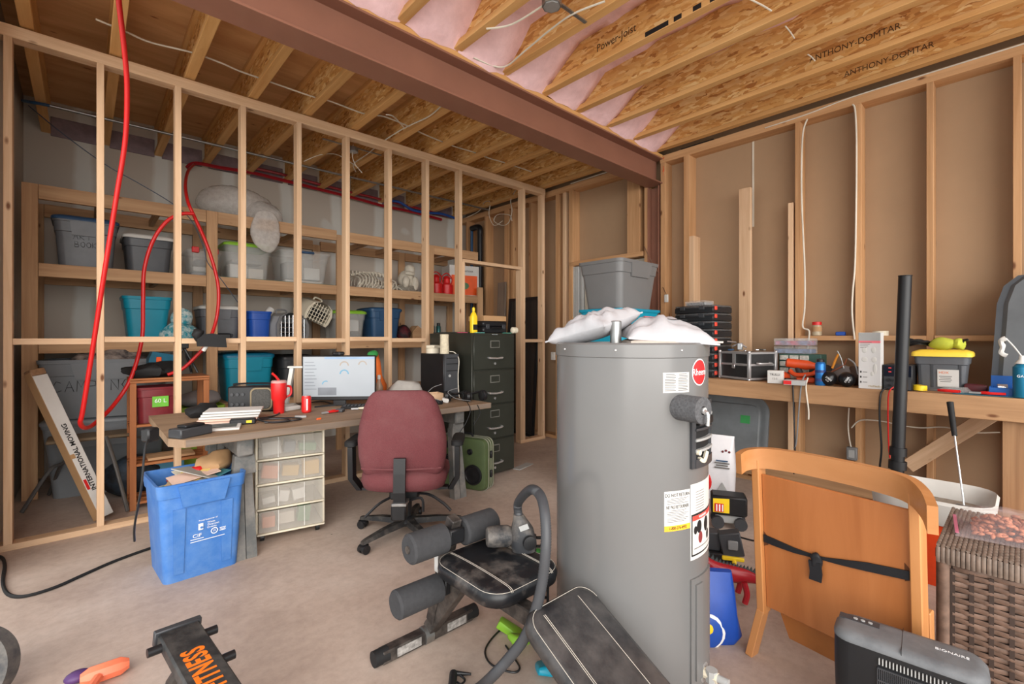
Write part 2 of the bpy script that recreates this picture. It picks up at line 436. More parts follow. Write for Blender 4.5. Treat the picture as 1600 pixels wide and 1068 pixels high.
# ceiling: plywood over I-joists, pink batts on the near side of the beam
ce = struct(B().lh((-.5, -1.8, 3.472), (4.7, 6.2, 3.50)).o('ceiling', PLY, smooth=0))
jx = [.575 + .415 * k for k in range(-2, 10)]
for k, x in enumerate(jx):
    L = 8.0
    j = B().box((0, 0, 0), (L, .01, .228)).o('joist', OSB, ce, smooth=0, loc=(x, 2.19, ZJ + .151), rot=(0, 0, R(90)))
    for z in (-.132, .132):
        B().box((0, 0, 0), (L, .064, .038), .003).o('flange', FLANGE, j, smooth=0, loc=(0, 0, z))
for k in range(len(jx) - 1):
    x0, x1 = jx[k] + .006, jx[k + 1] - .006
    top, bot = [], []
    rings = []
    n = 46
    for i in range(n + 1):
        y = -1.75 + (2.53 + 1.75) * i / n
        end = max(0, (y - 2.22 - .08 * NZ.noise(V((k * 3.3, 1, 2)))) / .30)
        zb = ZJ + .235 - .235 * min(1, end) ** .8 + .034 * NZ.noise(V((x0 * 3, y * 3.1, k))) + .018 * NZ.noise(V((x0, y * 9, 3)))
        ring = []
        for q in range(7):
            f = q / 6
            ring.append(V((x0 + (x1 - x0) * f, y, min(zb + .028 * NZ.noise(V((f * 5 + k * 7, y * 4, 1))) - .022 * math.sin(math.pi * f), 3.45))))
        ring += [V((x1, y, 3.466)), V((x0, y, 3.466))]
        rings.append(ring)
    B().loft(rings).o('insulation_batt', PINK, ce, smooth=80)

# printing on the joist webs (facing -X)
for s_, k, y, z, size in (('Power-Joist', 7, 1.86, 3.29, .075), ('ANTHONY-DOMTAR', 10, .80, 3.29, .06), ('ANTHONY-DOMTAR', 11, .68, 3.29, .06)):
    text(s_, size, INKB, ce, frame((jx[k] - .0062, y, z), (0, -1, 0), (0, 0, 1)), name='print', sx=.9)
B().jit(0).box((0, 0, 0), (.001, .16, .03)).o('paint_mark', INK, ce, loc=(jx[7] - .0328, 1.54, ZJ + .018))
for y in (1.40, 1.28, 1.18, 1.06):
    B().box((0, 0, 0), (.001, .05, .03)).o('paint_mark', INK, ce, loc=(jx[7] - .0328, y, ZJ + .018))

# steel beam and column
bm_ = thing('steel_beam', 'brown painted steel I-beam crossing the ceiling under the joists', 'beam', (2.0, 2.625, 2.87))
B().lh((-2.45, -.095, 0), (2.45, .095, .014), .002).o('flange', STEEL, bm_, smooth=0)
B().lh((-2.45, -.095, .251), (2.45, .095, .265), .002).o('flange', STEEL, bm_, smooth=0)
B().lh((-2.45, -.006, .0145), (2.45, .006, .2505)).o('web', STEEL, bm_, smooth=0)
board('nailer', (-2.45, 0, .2825), (2.45, 0, .2825), .185, .034, FLANGE, bm_)
cl_ = thing('steel_column', 'brown steel column under the end of the beam, in the back wall', 'column', (4.49, 2.64, 0))
B().lh((-.07, .056, 0), (.068, .068, 2.865)).o('flange', STEEL, cl_, smooth=0)
B().lh((-.07, -.068, 0), (.068, -.056, 2.865)).o('flange', STEEL, cl_, smooth=0)
B().lh((-.005, -.0555, 0), (.005, .0555, 2.865)).o('web', STEEL, cl_, smooth=0)
COPPER = plain('orange_foam', (206, 96, 50), .6, bmp=.01, scale=20)
tag(B().tube([(4.435, 2.528, 2.9), (4.43, 2.522, 3.0), (4.435, 2.526, 3.08), (4.43, 2.52, 3.14)], .012, 8).jit(.006, 40).o('sealing_foam', COPPER), 'orange expanding foam squeezed out beside the beam end', 'foam')
tag(B().lh((4.418, 2.33, 3.162), (4.55, 2.0, 3.168)).o('sill_gasket', BLACK), 'black gasket strip showing above the back wall plate', 'gasket')

# ------------------------------------------------------------------ totes
def tote(name, label, c, rz, L, W, H, body, lid=None, taper=.86, group=None, r=.05, panel=True, cat='tote', rot=None, rimmat=None, lidh=.028):
    t = thing(name, label, cat, c, rz, group, rot)
    f = lambda q: taper + (1 - taper) * q
    b = B(); rings = []
    for q, gx in ((0, 0), (.72, 0), (.735, .012), (.93, .012), (.935, .024), (1, .026)):
        rings.append(rr(L * f(q) + gx, W * f(q) + gx, r, H * q))
    rings.append(rr(L + .006, W + .006, r, H))
    for q in (.9, .03):
        rings.append(rr(L * f(q) - .012, W * f(q) - .012, r, H * q))
    b.loft(rings)
    b.o('body', body, t)
    if panel:      # moulded grip under the rim
        a = L * .26; z1 = H * .935; z0 = H * .66
        for s in (-1, 1):
            y1 = s * (W * f(.9) / 2 + .008); y0 = s * (W * f(.66) / 2 + .004)
            pb = B(); vs = [V((-a, y1, z1)), V((a, y1, z1)), V((a * .86, y0, z0)), V((-a * .86, y0, z0))]
            pb.loft([vs, [v + V((0, s * .012, 0)) for v in vs]])
            pb.o('grip', rimmat or body, t)
    if lid:
        lb = B().loft([rr(L + .036, W + .036, r, H - .014), rr(L + .036, W + .036, r, H + .006), rr(L + .02, W + .02, r, H + lidh * .6), rr(L - .04, W - .04, r, H + lidh), rr(L - .07, W - .07, r, H + lidh * .7)])
        lb.o('lid', lid, t)
    t['dims'] = 0; del t['dims']
    return t
def face_m(L, W, H, taper, x, z, off=.005):
    """frame on the tapering front (-Y) face of a tote"""
    q = z / H; yy = -(W / 2) * (taper + (1 - taper) * q) - off - (.006 if q > .73 else 0)
    return frame((x, yy, z), (1, 0, 0), (0, -(W / 2) * (1 - taper), H))
def shelf_tote(name, label, px0, px1, pyt, z, body, lid=None, dep=.42, yf=5.37, **k):
    x0 = OY(px0, 527, yf).x; x1 = OY(px1, 527, yf).x
    H = OY((px0 + px1) / 2, pyt, yf).z - z - (.03 if lid else 0)
    L = x1 - x0
    return tote(name, label, ((x0 + x1) / 2, yf + dep / 2, z), 0, L - .03, dep, H, body, lid, group='storage totes on the shelves', **k), L - .03, dep, H

# ------------------------------------------------------------------ storage shelf
sh = thing('storage_shelf', 'long open shelf of pine timbers against the grey drywall', 'shelf', (2.0, 5.3, 0))
Z1, Z2, Z3 = 1.237, 1.872, 2.497
def sb(n, p0, p1, wd, th, up=(0, 0, 1), mat=SHELFW):
    o = V((2.0, 5.3, 0)); return board(n, V(p0) - o, V(p1) - o, wd, th, mat, sh, up)
px_ = (-.312, .915, 2.175, 3.38, 4.215)
for x in px_:
    zt = Z3 if x < 2 else (2.45 if x < 3 else 2.0 if x > 4 else Z3)
    sb('post', (x, 5.30, 0), (x, 5.30, zt), .092, .038, (0, 1, 0))
    sb('post', (x, 6.06, 0), (x, 6.06, zt), .092, .038, (0, 1, 0))
for z, th in ((Z3, .115), (Z2, .105), (Z1, .085)):
    for a, b in zip(px_[:-1], px_[1:]):
        if z == Z3 and a > 3: pass
        sb('rail', (a + .048, 5.30, z - th / 2), (b - .048, 5.30, z - th / 2), .038, th)
        sb('rail', (a + .048, 6.055, z - th / 2), (b - .048, 6.055, z - th / 2), .038, th)
        if z < Z3: sb('deck', (a + .05, 5.68, z - .012), (b - .05, 5.68, z - .012), .71, .012)
        for q in (.33, .67):
            xx = a + (b - a) * q; sb('crosspiece', (xx, 5.321, z - .055), (xx, 6.034, z - .055), .038, .06)
for a, b in zip(px_[1:-1], px_[2:]):
    sb('rail', (a + .048, 5.30, .58), (b - .048, 5.30, .58), .038, .085)
    sb('deck', (a + .05, 5.68, .628), (b - .05, 5.68, .628), .74, .012)

# top shelf
t, L, W, H = shelf_tote('storage_tote', 'grey storage tote with blue lid marked ART BOOKS', 80, 187, 338, Z2, plain('slate_plastic', (104, 106, 110), .4), plain('blue_lid', (44, 74, 108), .4))
handwrite('ART', .05, t, face_m(L, W, H, .86, -.02, H * .64)); handwrite('BOOKS', .045, t, face_m(L, W, H, .86, .02, H * .48))
shelf_tote('storage_tote', 'dark grey storage tote with white lid beside the art books tote', 192, 274, 366, Z2, DGREY if 0 else plain('charcoal_plastic', (78, 80, 84), .4), WHITEP, panel=False)
t, L, W, H = shelf_tote('storage_box', 'small clear storage box with red latches behind the shelf post', 292, 348, 388, Z2, CLEARP, CLEARP, dep=.36, panel=False, cat='box')
for x in (-.08, .08): B().lh((x - .03, -W / 2 - .03, H - .02), (x + .03, -W / 2 - .004, H + .035), .005).o('latch', REDP, t)
def content(t, L, W, H, bits):
    for x0, x1, z0, z1, m in bits:
        B().lh((-L / 2 + L * x0, -W * .4, .012 + H * z0), (-L / 2 + L * x1, W * .3, H * z1), .006).o('contents', m, t)
CONT = plain('pale_contents', (206, 196, 184), .8)
content(t, L * .85, W * .85, H, ((.05, .95, 0, .16, plain('blue_grey', (88, 98, 116), .6)), (.1, .9, .17, .4, PAPERW), (.2, .85, .41, .7, plain('black_white_print', (96, 94, 96), .7, var=.7, scale=30))))
t, L, W, H = shelf_tote('storage_box', 'clear storage box with lime green lid on the top shelf', 350, 427, 379, Z2, CLEARP, LIME, panel=False, cat='box')
content(t, L * .85, W * .85, H, ((.05, .5, 0, .45, PAPERW), (.52, .92, 0, .36, CONT), (.1, .9, .46, .6, plain('grey_contents', (140, 138, 134), .8))))
t, L, W, H = shelf_tote('storage_box', 'large clear storage box with a blue handle', 437, 517, 390, Z2, CLEARP, CLEARP, panel=False, cat='box')
content(t, L * .85, W * .85, H, ((.05, .95, 0, .12, CONT), (.1, .5, .13, .7, plain('grey_contents', (140, 138, 134), .8)), (.5, .9, .13, .55, PAPERW)))
B().lh((-.06, -W / 2 - .035, H - .015), (.08, -W / 2 - .006, H + .01), .006).o('handle', plain('blue_lid', (44, 74, 108), .4), t)
B().lh((.93 - 1.5, 5.33, Z2), (2.06, 5.36, Z2 + .008)).bm.free()
tag(B().lh((.98, 5.31, Z2 + .0005), (2.10, 5.365, Z2 + .006)).o('shelf_liner', plain('green_liner', (30, 104, 88), .6)), 'dark green liner strip along the top shelf edge', 'liner')
# bones decoration
BONE = plain('bone_plastic', (206, 198, 182), .6, var=.15, scale=14)
p0 = OY(552, 445, 5.5); p1 = OY(612, 445, 5.5)
sk = thing('skeleton_decoration', 'white plastic skeleton ribs lying in a heap on the shelf', 'decoration', ((p0.x + p1.x) / 2, 5.55, Z2))
b = B()
for i in range(13):
    x = -.24 + .04 * i; h = .16 + .05 * math.sin(i * .5)
    b.tube([(x, -.1, .012), (x + .02, -.16, h * .4), (x + .03, -.12, h * .8), (x + .01, 0, h), (x, .1, h * .7), (x, .13, h * .3)], .008, 5, 4)
b.o('ribcage', BONE, sk)
b = B().tube([(-.27, 0, .17), (-.1, .0, .21), (.1, 0, .22), (.27, 0, .16)], .016, 6)
for i in range(12): b.box((-.25 + .045 * i, 0, .2), (.02, .06, .05), .006)
b.o('spine', BONE, sk)
b = B()
for i in range(22):
    a = random.random() * 6.28; x = random.uniform(-.25, .3); z = random.uniform(.01, .06); y = random.uniform(-.16, -.06)
    b.tube([(x, y, z), (x + .08 * math.cos(a), y + .02, z + .03 + .05 * abs(math.sin(a))), (x + .15 * math.cos(a + .4), y, .012)], .007, 5, 4)
b.o('limb_bones', BONE, sk)
p0 = OY(636, 430, 5.5)
fg = thing('figurine', 'pale hunched figurine sitting on a coil of rope on the shelf', 'figurine', (p0.x, 5.52, Z2))
b = B().sph((0, 0, .16), (.11, .1, .14)).sph((.03, -.04, .30), (.075, .07, .07)).sph((-.06, -.1, .13), (.05, .05, .08)).sph((.08, -.09, .12), (.05, .05, .09)).sph((0, -.11, .24), (.07, .03, .03))
b.jit(.012, 14).o('body', BONE, fg)
b = B()
for i in range(4): b.tube([(.15 * math.cos(a / 8 * 6.283), .11 * math.sin(a / 8 * 6.283), .018 + .018 * i) for a in range(9)], .014, 6, 3)
b.o('rope_coil', plain('grey_rope', (140, 134, 122), .8, var=.3, scale=40), fg)
for i, (pa, lab) in enumerate(((682, 'red metal lantern with wire bail, left of the pair on the shelf'), (700, 'red metal lantern with wire bail, beside the pumpkin box'))):
    p = OY(pa, 440, 5.45)
    ln = thing('lantern', lab, 'lantern', (p.x, 5.46 + .02 * i, Z2), 0, 'red lanterns on the top shelf')
    B().lathe([(.085, 0), (.09, .02), (.09, .14), (.05, .17), (.045, .23), (.06, .24), (.03, .27)], 16).o('body', REDP, ln)
    B().tube([(-.07, 0, .15), (-.09, 0, .24), (0, 0, .31), (.09, 0, .24), (.07, 0, .15)], .008, 6).o('bail', REDP, ln)
    B().lh((-.1, -.09, 0.0), (.1, .09, .012), .004).o('base', BLACK, ln)
p0 = OY(715, 463, 5.42); p1 = OY(746, 463, 5.42)
bx = thing('decoration_carton', 'orange and white carton for a pumpkin decoration', 'carton', ((p0.x + p1.x) / 2, 5.6, Z2), R(-14))
wd = (p1.x - p0.x) + .1
B().lh((-wd / 2, -.16, 0), (wd / 2, .16, .44), .003).o('box', PAPERW, bx, smooth=0)
B().lh((-wd / 2 + .03, -.163, .02), (wd / 2 - .03, -.1595, .30)).o('orange_panel', ORANGE, bx, smooth=0)
B().lh((-wd / 2 - .003, -.15, .02), (-wd / 2 + .002, .15, .26)).o('orange_panel', ORANGE, bx, smooth=0)
text('INDOOR-OUTDOOR', .035, INK, bx, frame((0, -.164, .36), (1, 0, 0), (0, 0, 1)), name='print', sx=.8)
B().sph((0, -.163, .15), (.07, .002, .05)).o('picture', plain('print_green', (92, 128, 92), .7), bx)
B().lh((wd / 2 + .002, -.15, .0), (wd / 2 + .02, .15, .47), .003).o('black_edge', BLACK, bx, smooth=0)

# bundle of bubble wrap on the top rails
p0 = OY(318, 380, 5.5); p1 = OY(434, 380, 5.5)
BUB = plain('bubble_wrap', (222, 216, 210), .18, var=.15, scale=26, bmp=.02, alpha=.48)
wr = thing('bubble_wrap', 'clear bubble wrap bundle slumped over the top rail', 'packing', ((p0.x + p1.x) / 2, 5.45, Z3))
B().sph((-.03, .2, .17), (.36, .22, .2), 26, 16).jit(.03, 5).jit(.012, 19).o('bundle', BUB, wr, smooth=80)
B().sph((.2, .05, .06), (.19, .19, .17), 22, 14).jit(.03, 6).jit(.01, 21).o('bundle', BUB, wr, smooth=80)
B().sph((.16, -.19, -.12), (.14, .04, .22), 20, 12).jit(.02, 7).o('hanging_end', BUB, wr, smooth=80)

# second shelf
shelf_tote('storage_tote', 'open bright teal storage tote on the middle shelf', 190, 271, 463, Z1, TEAL, taper=.78, panel=False)
PAT = plain('patterned_cloth', (46, 150, 166), .85, var=.2, scale=16, dust=((226, 232, 226), .95, 22))
p = OY(282, 515, 5.36)
tag(B().sph((0, 0, .07), (.16, .1, .12), 18, 12).sph((.02, .05, .2), (.09, .06, .12), 14, 10).jit(.03, 8).o('cloth_bag', PAT, loc=(p.x, 5.42, Z1)), 'teal and white patterned cloth bag beside the teal tote', 'bag')
shelf_tote('storage_tote', 'grey storage tote with white lid on the middle shelf', 312, 378, 476, Z1, plain('slate_plastic', (104, 106, 110), .4), WHITEP, taper=.92, dep=.4, yf=5.48)
p = OY(352, 520, 5.33)
tag(B().lh((-.06, -.03, 0), (.06, .05, .085), .012).lh((.05, -.02, .05), (.075, .03, .08), .004).o('small_speaker', BLACK, loc=(p.x, 5.38, Z1)), 'small black box speaker on the middle shelf edge', 'speaker')
shelf_tote('storage_tote', 'open royal blue storage tote on the middle shelf', 388, 427, 486, Z1, BLUE, taper=.9, panel=False, dep=.4)
p = OY(418, 480, 5.55)
tag(B().cyl((-.06, 0, 0), (.06, .05, .15), .04, n=14).o('paper_tube', PAPERW, loc=(p.x - .02, 5.5, Z1 + .20)), 'white rolled tube sticking out of the blue tote', 'tube')
def carrier(label, loc, rot, shell, gr, s=1.0):
    t = thing('pet_carrier', label, 'pet carrier', loc, 0, 'pet carriers', rot)
    prof = lambda q: [V((q * a * s, 0, z * s)) for a, z in ((-.17, .02), (.17, .02), (.19, .08), (.19, .18), (.15, .27), (.06, .31), (-.06, .31), (-.15, .27), (-.19, .18), (-.19, .08))]
    B().loft([[p + V((0, -.0, 0)) for p in prof(.98)], [p + V((0, .12 * s, 0)) for p in prof(1.0)], [p + V((0, .36 * s, 0)) for p in prof(.95)], [p + V((0, .40 * s, 0)) for p in prof(.8)]], c0=False).o('shell', shell, t)
    B().loft([prof(1.0), [p + V((0, -.02, 0)) for p in prof(1.0)], [p + V((0, -.02, 0)) for p in prof(.82)], prof(.82)], loop=True).o('door_surround', gr, t)
    b = B()
    for i in range(7):
        x = (-.135 + .045 * i) * s; b.cyl((x, -.012, .03 * s), (x, -.012, (.285 - .10 * abs(x) / s) * s), .0045, n=5)
    for i in range(5): b.cyl((-.15 * s, -.012, (.05 + .05 * i) * s), (.15 * s, -.012, (.05 + .05 * i) * s), .0035, n=5)
    b.o('wire_door', CHROME if s > .9 else CREAM, t)
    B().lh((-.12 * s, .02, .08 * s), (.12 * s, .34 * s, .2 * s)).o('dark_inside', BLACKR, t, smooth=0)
    B().tube([(-.06 * s, .2 * s, .30 * s), (-.05 * s, .2 * s, .345 * s), (.05 * s, .2 * s, .345 * s), (.06 * s, .2 * s, .30 * s)], .01, 6).o('handle', gr, t)
p = OY(458, 525, 5.36)
carrier('grey pet carrier with wire door standing on the middle shelf', (p.x, 5.38, Z1), (0, 0, R(16)), LGREY, GREY, 1.0)
p = OY(496, 500, 5.36)
carrier('cream pet carrier tipped on top of the grey pet carrier', (p.x - .02, 5.42, Z1 + .20), (R(14), R(22), R(12)), CREAM, CREAM, .82)
t, L, W, H = shelf_tote('storage_box', 'clear storage box with lime green lid beside the navy tote', 522, 574, 484, Z1, CLEARP, LIME, panel=False, cat='box')
content(t, L * .85, W * .85, H, ((.05, .45, 0, .8, plain('grey_contents', (140, 138, 134), .8)), (.5, .92, 0, .3, DGREY), (.5, .9, .31, .75, PAPERW)))
shelf_tote('storage_tote', 'navy blue storage tote with lid on the middle shelf', 579, 629, 480, Z1, NAVY, NAVY, taper=.84)
p = OY(634, 525, 5.4)
tag(B().sph((0, 0, .1), (.1, .1, .11), 14, 10).jit(.03, 12).o('crumpled_bag', plain('dark_bag', (40, 30, 34), .7, dust=((120, 30, 40), .7, 8)), loc=(p.x + .02, 5.5, Z1)), 'crumpled black bag with red print on the middle shelf', 'bag')
p = OY(650, 525, 5.4)
tag(B().prism([(0, 0), (.2, 0), (.2, .12), (.08, .2), (0, .12)], (-.05, -.1, 0), (1, 0, 0), (0, 0, 1), (0, .16, 0)).o('wooden_block', SHELFW, loc=(p.x + .03, 5.55, Z1)), 'small house-shaped wooden block on the middle shelf', 'block')
for i, (q, c, lab) in enumerate(((678, (96, 120, 130), 'grey spray can on the shelf behind the filing cabinet'), (687, (60, 110, 110), 'teal spray can on the shelf behind the filing cabinet'))):
    p = OY(q, 520, 5.42); m = plain('can_%d' % i, c, .3, .5)
    cn = thing('spray_can', lab, 'spray can', (p.x, 5.45, Z1), 0, 'spray cans on the shelf')
    B().lathe([(.032, 0), (.033, .005), (.033, .19), (.025, .205), (.012, .21)], 14).o('can', m, cn)
    B().lathe([(.024, .2), (.024, .24), (.01, .245)], 12).o('cap', BLACK if i else LGREY, cn)
tag(B().sph((0, 0, .04), (.2, .12, .045), 18, 9).jit(.03, 9).o('black_pouch', BLACKR, loc=(OY(705, 518, 5.45).x, 5.5, Z1)), 'flat black pouch lying behind the filing cabinet', 'pouch')

# lower bay
Pc = OY(120, 662, 4.98)
CAMP = plain('camping_plastic', (122, 126, 130), .4, var=.05)
bt = tote('storage_tote', 'large grey storage tote without a lid under the camping tote', (.17, 5.34, 0), R(-6), .78, .46, .60, CAMP, CAMP, taper=.86, group='storage totes on the shelves')
t = tote('storage_tote', 'large grey storage tote marked CAMPING with clothes inside', (.17, 5.30, .632), R(-9), .80, .50, .47, CAMP, None, taper=.86, group='storage totes on the shelves')
handwrite('CAMPING', .085, t, face_m(.80, .50, .47, .86, -.07, .26), None, .0024)
bt['label'] = 'large lidded grey storage tote standing under the camping tote'
tag(B().sph((0, 0, 0), (.30, .18, .12), 22, 12).jit(.06, 7).o('folded_clothes', plain('dark_clothes', (70, 66, 68), .9, var=.5, scale=9, dust=((190, 176, 166), .8, 7)), loc=(.17, 5.30, 1.03)), 'dark clothes heaped in the camping tote', 'clothes')
shelf_tote('storage_tote', 'large teal storage tote with lid on the low shelf behind the desk', 350, 430, 551, .635, TEAL, plain('teal_lid', (20, 108, 140), .4), taper=.9)
shelf_tote('storage_tote', 'black storage tote on the low shelf behind the monitor', 440, 492, 554, .635, DGREY, BLACK, taper=.9)
t = shelf_tote('storage_tote', 'black lidded tote on the low shelf at the monitor top', 497, 560, 556, .635, BLACK, DGREY, taper=.9)
x0 = OY(286, 527, 4.9).x
lt = tote('lidded_carton', 'lime green carton with pale print under a grey bag', ((x0 + .16), 5.13, 0), 0, .33, .27, .66, plain('lime_card', (150, 186, 62), .6), None, taper=.98, panel=False, r=.02, cat='carton')
tag(B().sph((0, 0, 0.05), (.17, .14, .07), 18, 10).jit(.02, 8).o('grey_bag', plain('grey_cloth', (150, 148, 150), .8, var=.15), loc=(x0 + .16, 5.13, .665)), 'flattened grey bag on the lime carton', 'bag')
B().sph((0.08, -.137, .55), (.05, .003, .06)).o('print', PAPERW, lt)

# stained wooden stand with its red tote
ws_ = thing('slatted_stand', 'narrow stained wooden stand behind the studs', 'stand', (.25, 4.43, 0))
for x in (.02, .48):
    for y in (.02, .30): board('leg', (x, y, 0), (x, y, .94), .04, .022, REDWOOD, ws_, up=(0, 1, 0))
for z in (.05, .33, .62):
    for y in (.05, .16, .27): board('slat', (.0, y, z), (.50, y, z), .07, .018, REDWOOD, ws_)
board('top_edge', (0, .02, .95), (.50, .02, .95), .04, .018, REDWOOD, ws_); board('top_edge', (0, .30, .95), (.50, .30, .95), .04, .018, REDWOOD, ws_)
board('top_board', (0, .16, .968), (.50, .16, .968), .32, .014, REDWOOD, ws_)
REDT = plain('clear_red_plastic', (120, 40, 46), .3, var=.25, scale=8)
t = tote('storage_tote', 'clear tote of red things with green 60 L sticker in the wooden stand', (.425, 4.585, .632), 0, .27, .24, .27, REDT, None, taper=.92, panel=False, group='storage totes on the shelves')
B().lh((-.04, -.128, .12), (.06, -.122, .20)).o('sticker', plain('green_sticker', (112, 190, 60), .6), t, smooth=0)
text('60 L', .042, WINK, t, frame((.01, -.129, .165), (1, 0, 0), (0, 0, 1)), name='print')
tag(B().lh((0, 0, 0), (.3, .2, .02), .003).o('loose_boards', SHELFW, loc=(.36, 4.47, .345)), 'short pine offcut lying in the wooden stand', 'offcut')
bl = thing('toy_blaster_box', 'teal plastic toy blaster with orange square on the wooden stand', 'toy', (.43, 4.62, .976), R(8)); bl.scale = (.62, .8, .75)
B().prism([(-.1, 0), (.16, 0), (.22, .07), (.22, .21), (-.06, .26), (-.1, .18)], (0, -.05, 0), (1, 0, 0), (0, 0, 1), (0, .1, 0)).o('body', plain('teal_dark', (18, 96, 122), .45), bl)
B().box((-.0, -.056, .165), (.055, .012, .075), .006).o('orange_square', ORANGE, bl)
B().lh((-.06, -.06, .01), (.12, -.045, .1), .01).o('grip_panel', DGREY, bl)
b = B().sph((0, 0, .04), (.18, .10, .045), 26, 12)
tag(b.jit(.035, 7).jit(.03, 16).o('black_strap_heap', BLACKR, loc=(.40, 4.53, .985), ), 'black nylon strap heap on top of the wooden stand', 'strap')
tp = thing('tripod', 'small black tripod lying among straps on the wooden stand', 'tripod', (.58, 4.52, 1.0)); tp.scale = (.7, .7, .8)
B().tube([(-.12, 0, .0), (.0, .02, .22), (.02, .02, .26)], .012, 6, 1).o('leg', BLACK, tp); B().tube([(.14, -.05, .0), (.02, .02, .25)], .012, 6, 1).o('leg', BLACK, tp); B().tube([(.1, .1, .0), (.02, .02, .25)], .012, 6, 1).o('leg', BLACK, tp)
B().lh((-.02, -.02, .24), (.06, .05, .31), .008).o('head', BLACK, tp)
# floor of the storage bay: duffel bags, folding chair
tag(B().sph((0, 0, .16), (.28, .13, .17), 24, 14).jit(.04, 5).o('duffel_bag', plain('black_nylon', (26, 27, 30), .6, dust=((70, 90, 110), .5, 6)), loc=(.36, 4.92, 0.0)), 'black duffel bag on the floor of the storage bay', 'duffel bag')
tag(B().lh((-.11, -.01, 0), (.11, .01, .12), .004).o('blue_folder', plain('pale_blue', (96, 164, 196), .6), loc=(.52, 4.80, .17), rot=(R(-12), 0, 0)), 'light blue folder leaning on the duffel bag', 'folder')
fc = thing('folding_chair', 'grey folding chair with tube legs behind the studs', 'chair', (.1, 4.75, 0))
GT = plain('grey_tube_steel', (110, 108, 106), .4, .6)
f0 = FL(34, 803); 
def lc(p): return V(p) - V((.1, 4.75, 0))
B().tube([lc(FL(34, 803) + V((0, 0, .012))), lc(OY(78, 735, 4.95)), lc(OY(100, 722, 5.0)), lc(OY(110, 700, 5.0))], .013, 8).o('leg', GT, fc)
B().tube([lc(FL(77, 774) + V((0, 0, .012))), lc(OY(96, 724, 5.04))], .013, 8, 1).o('leg', GT, fc)
B().tube([lc(FL(200, 800) + V((0, 0, .012))), lc(OY(182, 730, 4.5)), lc(OY(166, 682, 4.6))], .013, 8).o('leg', GT, fc)
q0 = OY(100, 715, 5.0)
B().tube([(-.25, .15, .5), (.1, .1, .5), (.25, -.1, .5)], .013, 8).o('crossbar', GT, fc)
B().lh((-.3, -.05, .51), (.2, .22, .535), .01).o('seat', plain('tan_board', (122, 104, 82), .7), fc)

# moving carton leaning behind the first studs
p0 = FL(163, 812) + V((0, .02, .02)); p1 = OY(58, 588, 4.62)
ax = (p1 - p0); Lc = ax.length; ax.normalize()
mc = thing('moving_carton', 'long flat white carton printed INTERNATIONAL MOVING, leaning behind the studs', 'carton')
side = V((.85, .5, 0)); side = (side - ax * side.dot(ax)).normalized(); nrm = ax.cross(side)
m = frame(p0, ax, side)
mc.matrix_local = m
B().lh((0, -.044, -.035), (Lc, .044, .035), .003).o('box', PAPERW, mc, smooth=0)
B().lh((-.002, -.047, -.036), (Lc + .03, -.0445, .036), .001).o('kraft_side', CARD, mc, smooth=0)
B().lh((Lc + .001, -.044, -.035), (Lc + .05, .045, .035), .006).o('taped_end', plain('brown_tape', (146, 112, 84), .25, var=.2, scale=30), mc)
zf = .0362 if nrm.dot(V((-.67, -.74, 0))) > 0 else -.0362
fx = frame((Lc * .42, .0, zf), (1, 0, 0), (0, 1 if zf > 0 else -1, 0))
text('INTERNATIONAL MOVING', .042, INK, mc, fx, name='print', sx=1.0, bold=.0010)
B().lh((Lc * .20, -.04, zf - .0005), (Lc * .27, -.022, zf + .0008)).o('red_mark', REDP, mc, smooth=0)
B().lh((Lc * .42, -.0455, -.037), (Lc * .45, -.02, .037)).o('tape', plain('brown_tape2', (172, 136, 96), .3), mc, smooth=0)

# ------------------------------------------------------------------ pipes, hoses, wiring
cd = thing('conduit', 'galvanised electrical conduit running under the joists behind the partition', 'conduit', (0, 5.31, 3.15))
B().tube([(-.36, 0.12, .03), (-.30, .02, .0), (-.2, 0, 0)], .012, 8).o('cable_end', NAVY, cd)
B().cyl((-.2, 0, 0), (4.4, 0, 0), .012, n=10).o('pipe', GALV, cd)
for x in (.05, 1.35, 2.9): B().cyl((x, 0, 0), (x + .03, 0, 0), .017, n=10).o('coupling', GALV, cd)
pts = [OY(px, py, 5.98) for px, py in ((292, 262), (306, 255), (345, 262), (390, 269), (440, 281), (500, 296), (560, 311), (600, 322), (640, 330), (690, 343))]
cable('water_pipe', 'red plastic water pipe along the top of the drywall', pts, .02, REDPEX, 'pipe', group='plastic water pipes')
pts = [OY(px, py, 6.0) for px, py in ((395, 262), (440, 272), (500, 288), (560, 303), (640, 322), (700, 338))]
cable('water_pipe', 'upper red plastic water pipe under the joist ends', pts, .016, REDPEX, 'pipe', group='plastic water pipes')
pts = [OY(px, py, 5.94) for px, py in ((612, 314), (625, 316), (645, 328), (668, 332), (690, 334), (712, 341))]
cable('water_pipe', 'blue plastic water pipe beside the red ones', pts, .018, BLUEPEX, 'pipe', group='plastic water pipes')
h1 = [OY(183, -40, 3.2), OY(187, 10, 3.3), OY(195, 80, 3.42), OY(199, 140, 3.52), OY(196, 220, 3.64), OY(182, 310, 3.75), OY(163, 430, 3.86), OY(146, 540, 3.95), OY(130, 640, 4.02), OY(126, 660, 4.05), OY(134, 668, 4.12), OY(150, 660, 4.25)]
h1 += [OY(180, 630, 4.4), OY(205, 590, 4.45), OY(222, 530, 4.5), OY(224, 470, 4.5), OY(226, 420, 4.5), OY(240, 375, 4.5), OY(262, 345, 4.5), OY(285, 334, 4.5), OY(303, 334, 4.5)]
h1[0].z = 3.165
cable('air_hose', 'bright red air hose hanging from the ceiling in front of the partition', h1, .0135, RED_HOSE, 'hose', sub=8, n=10)
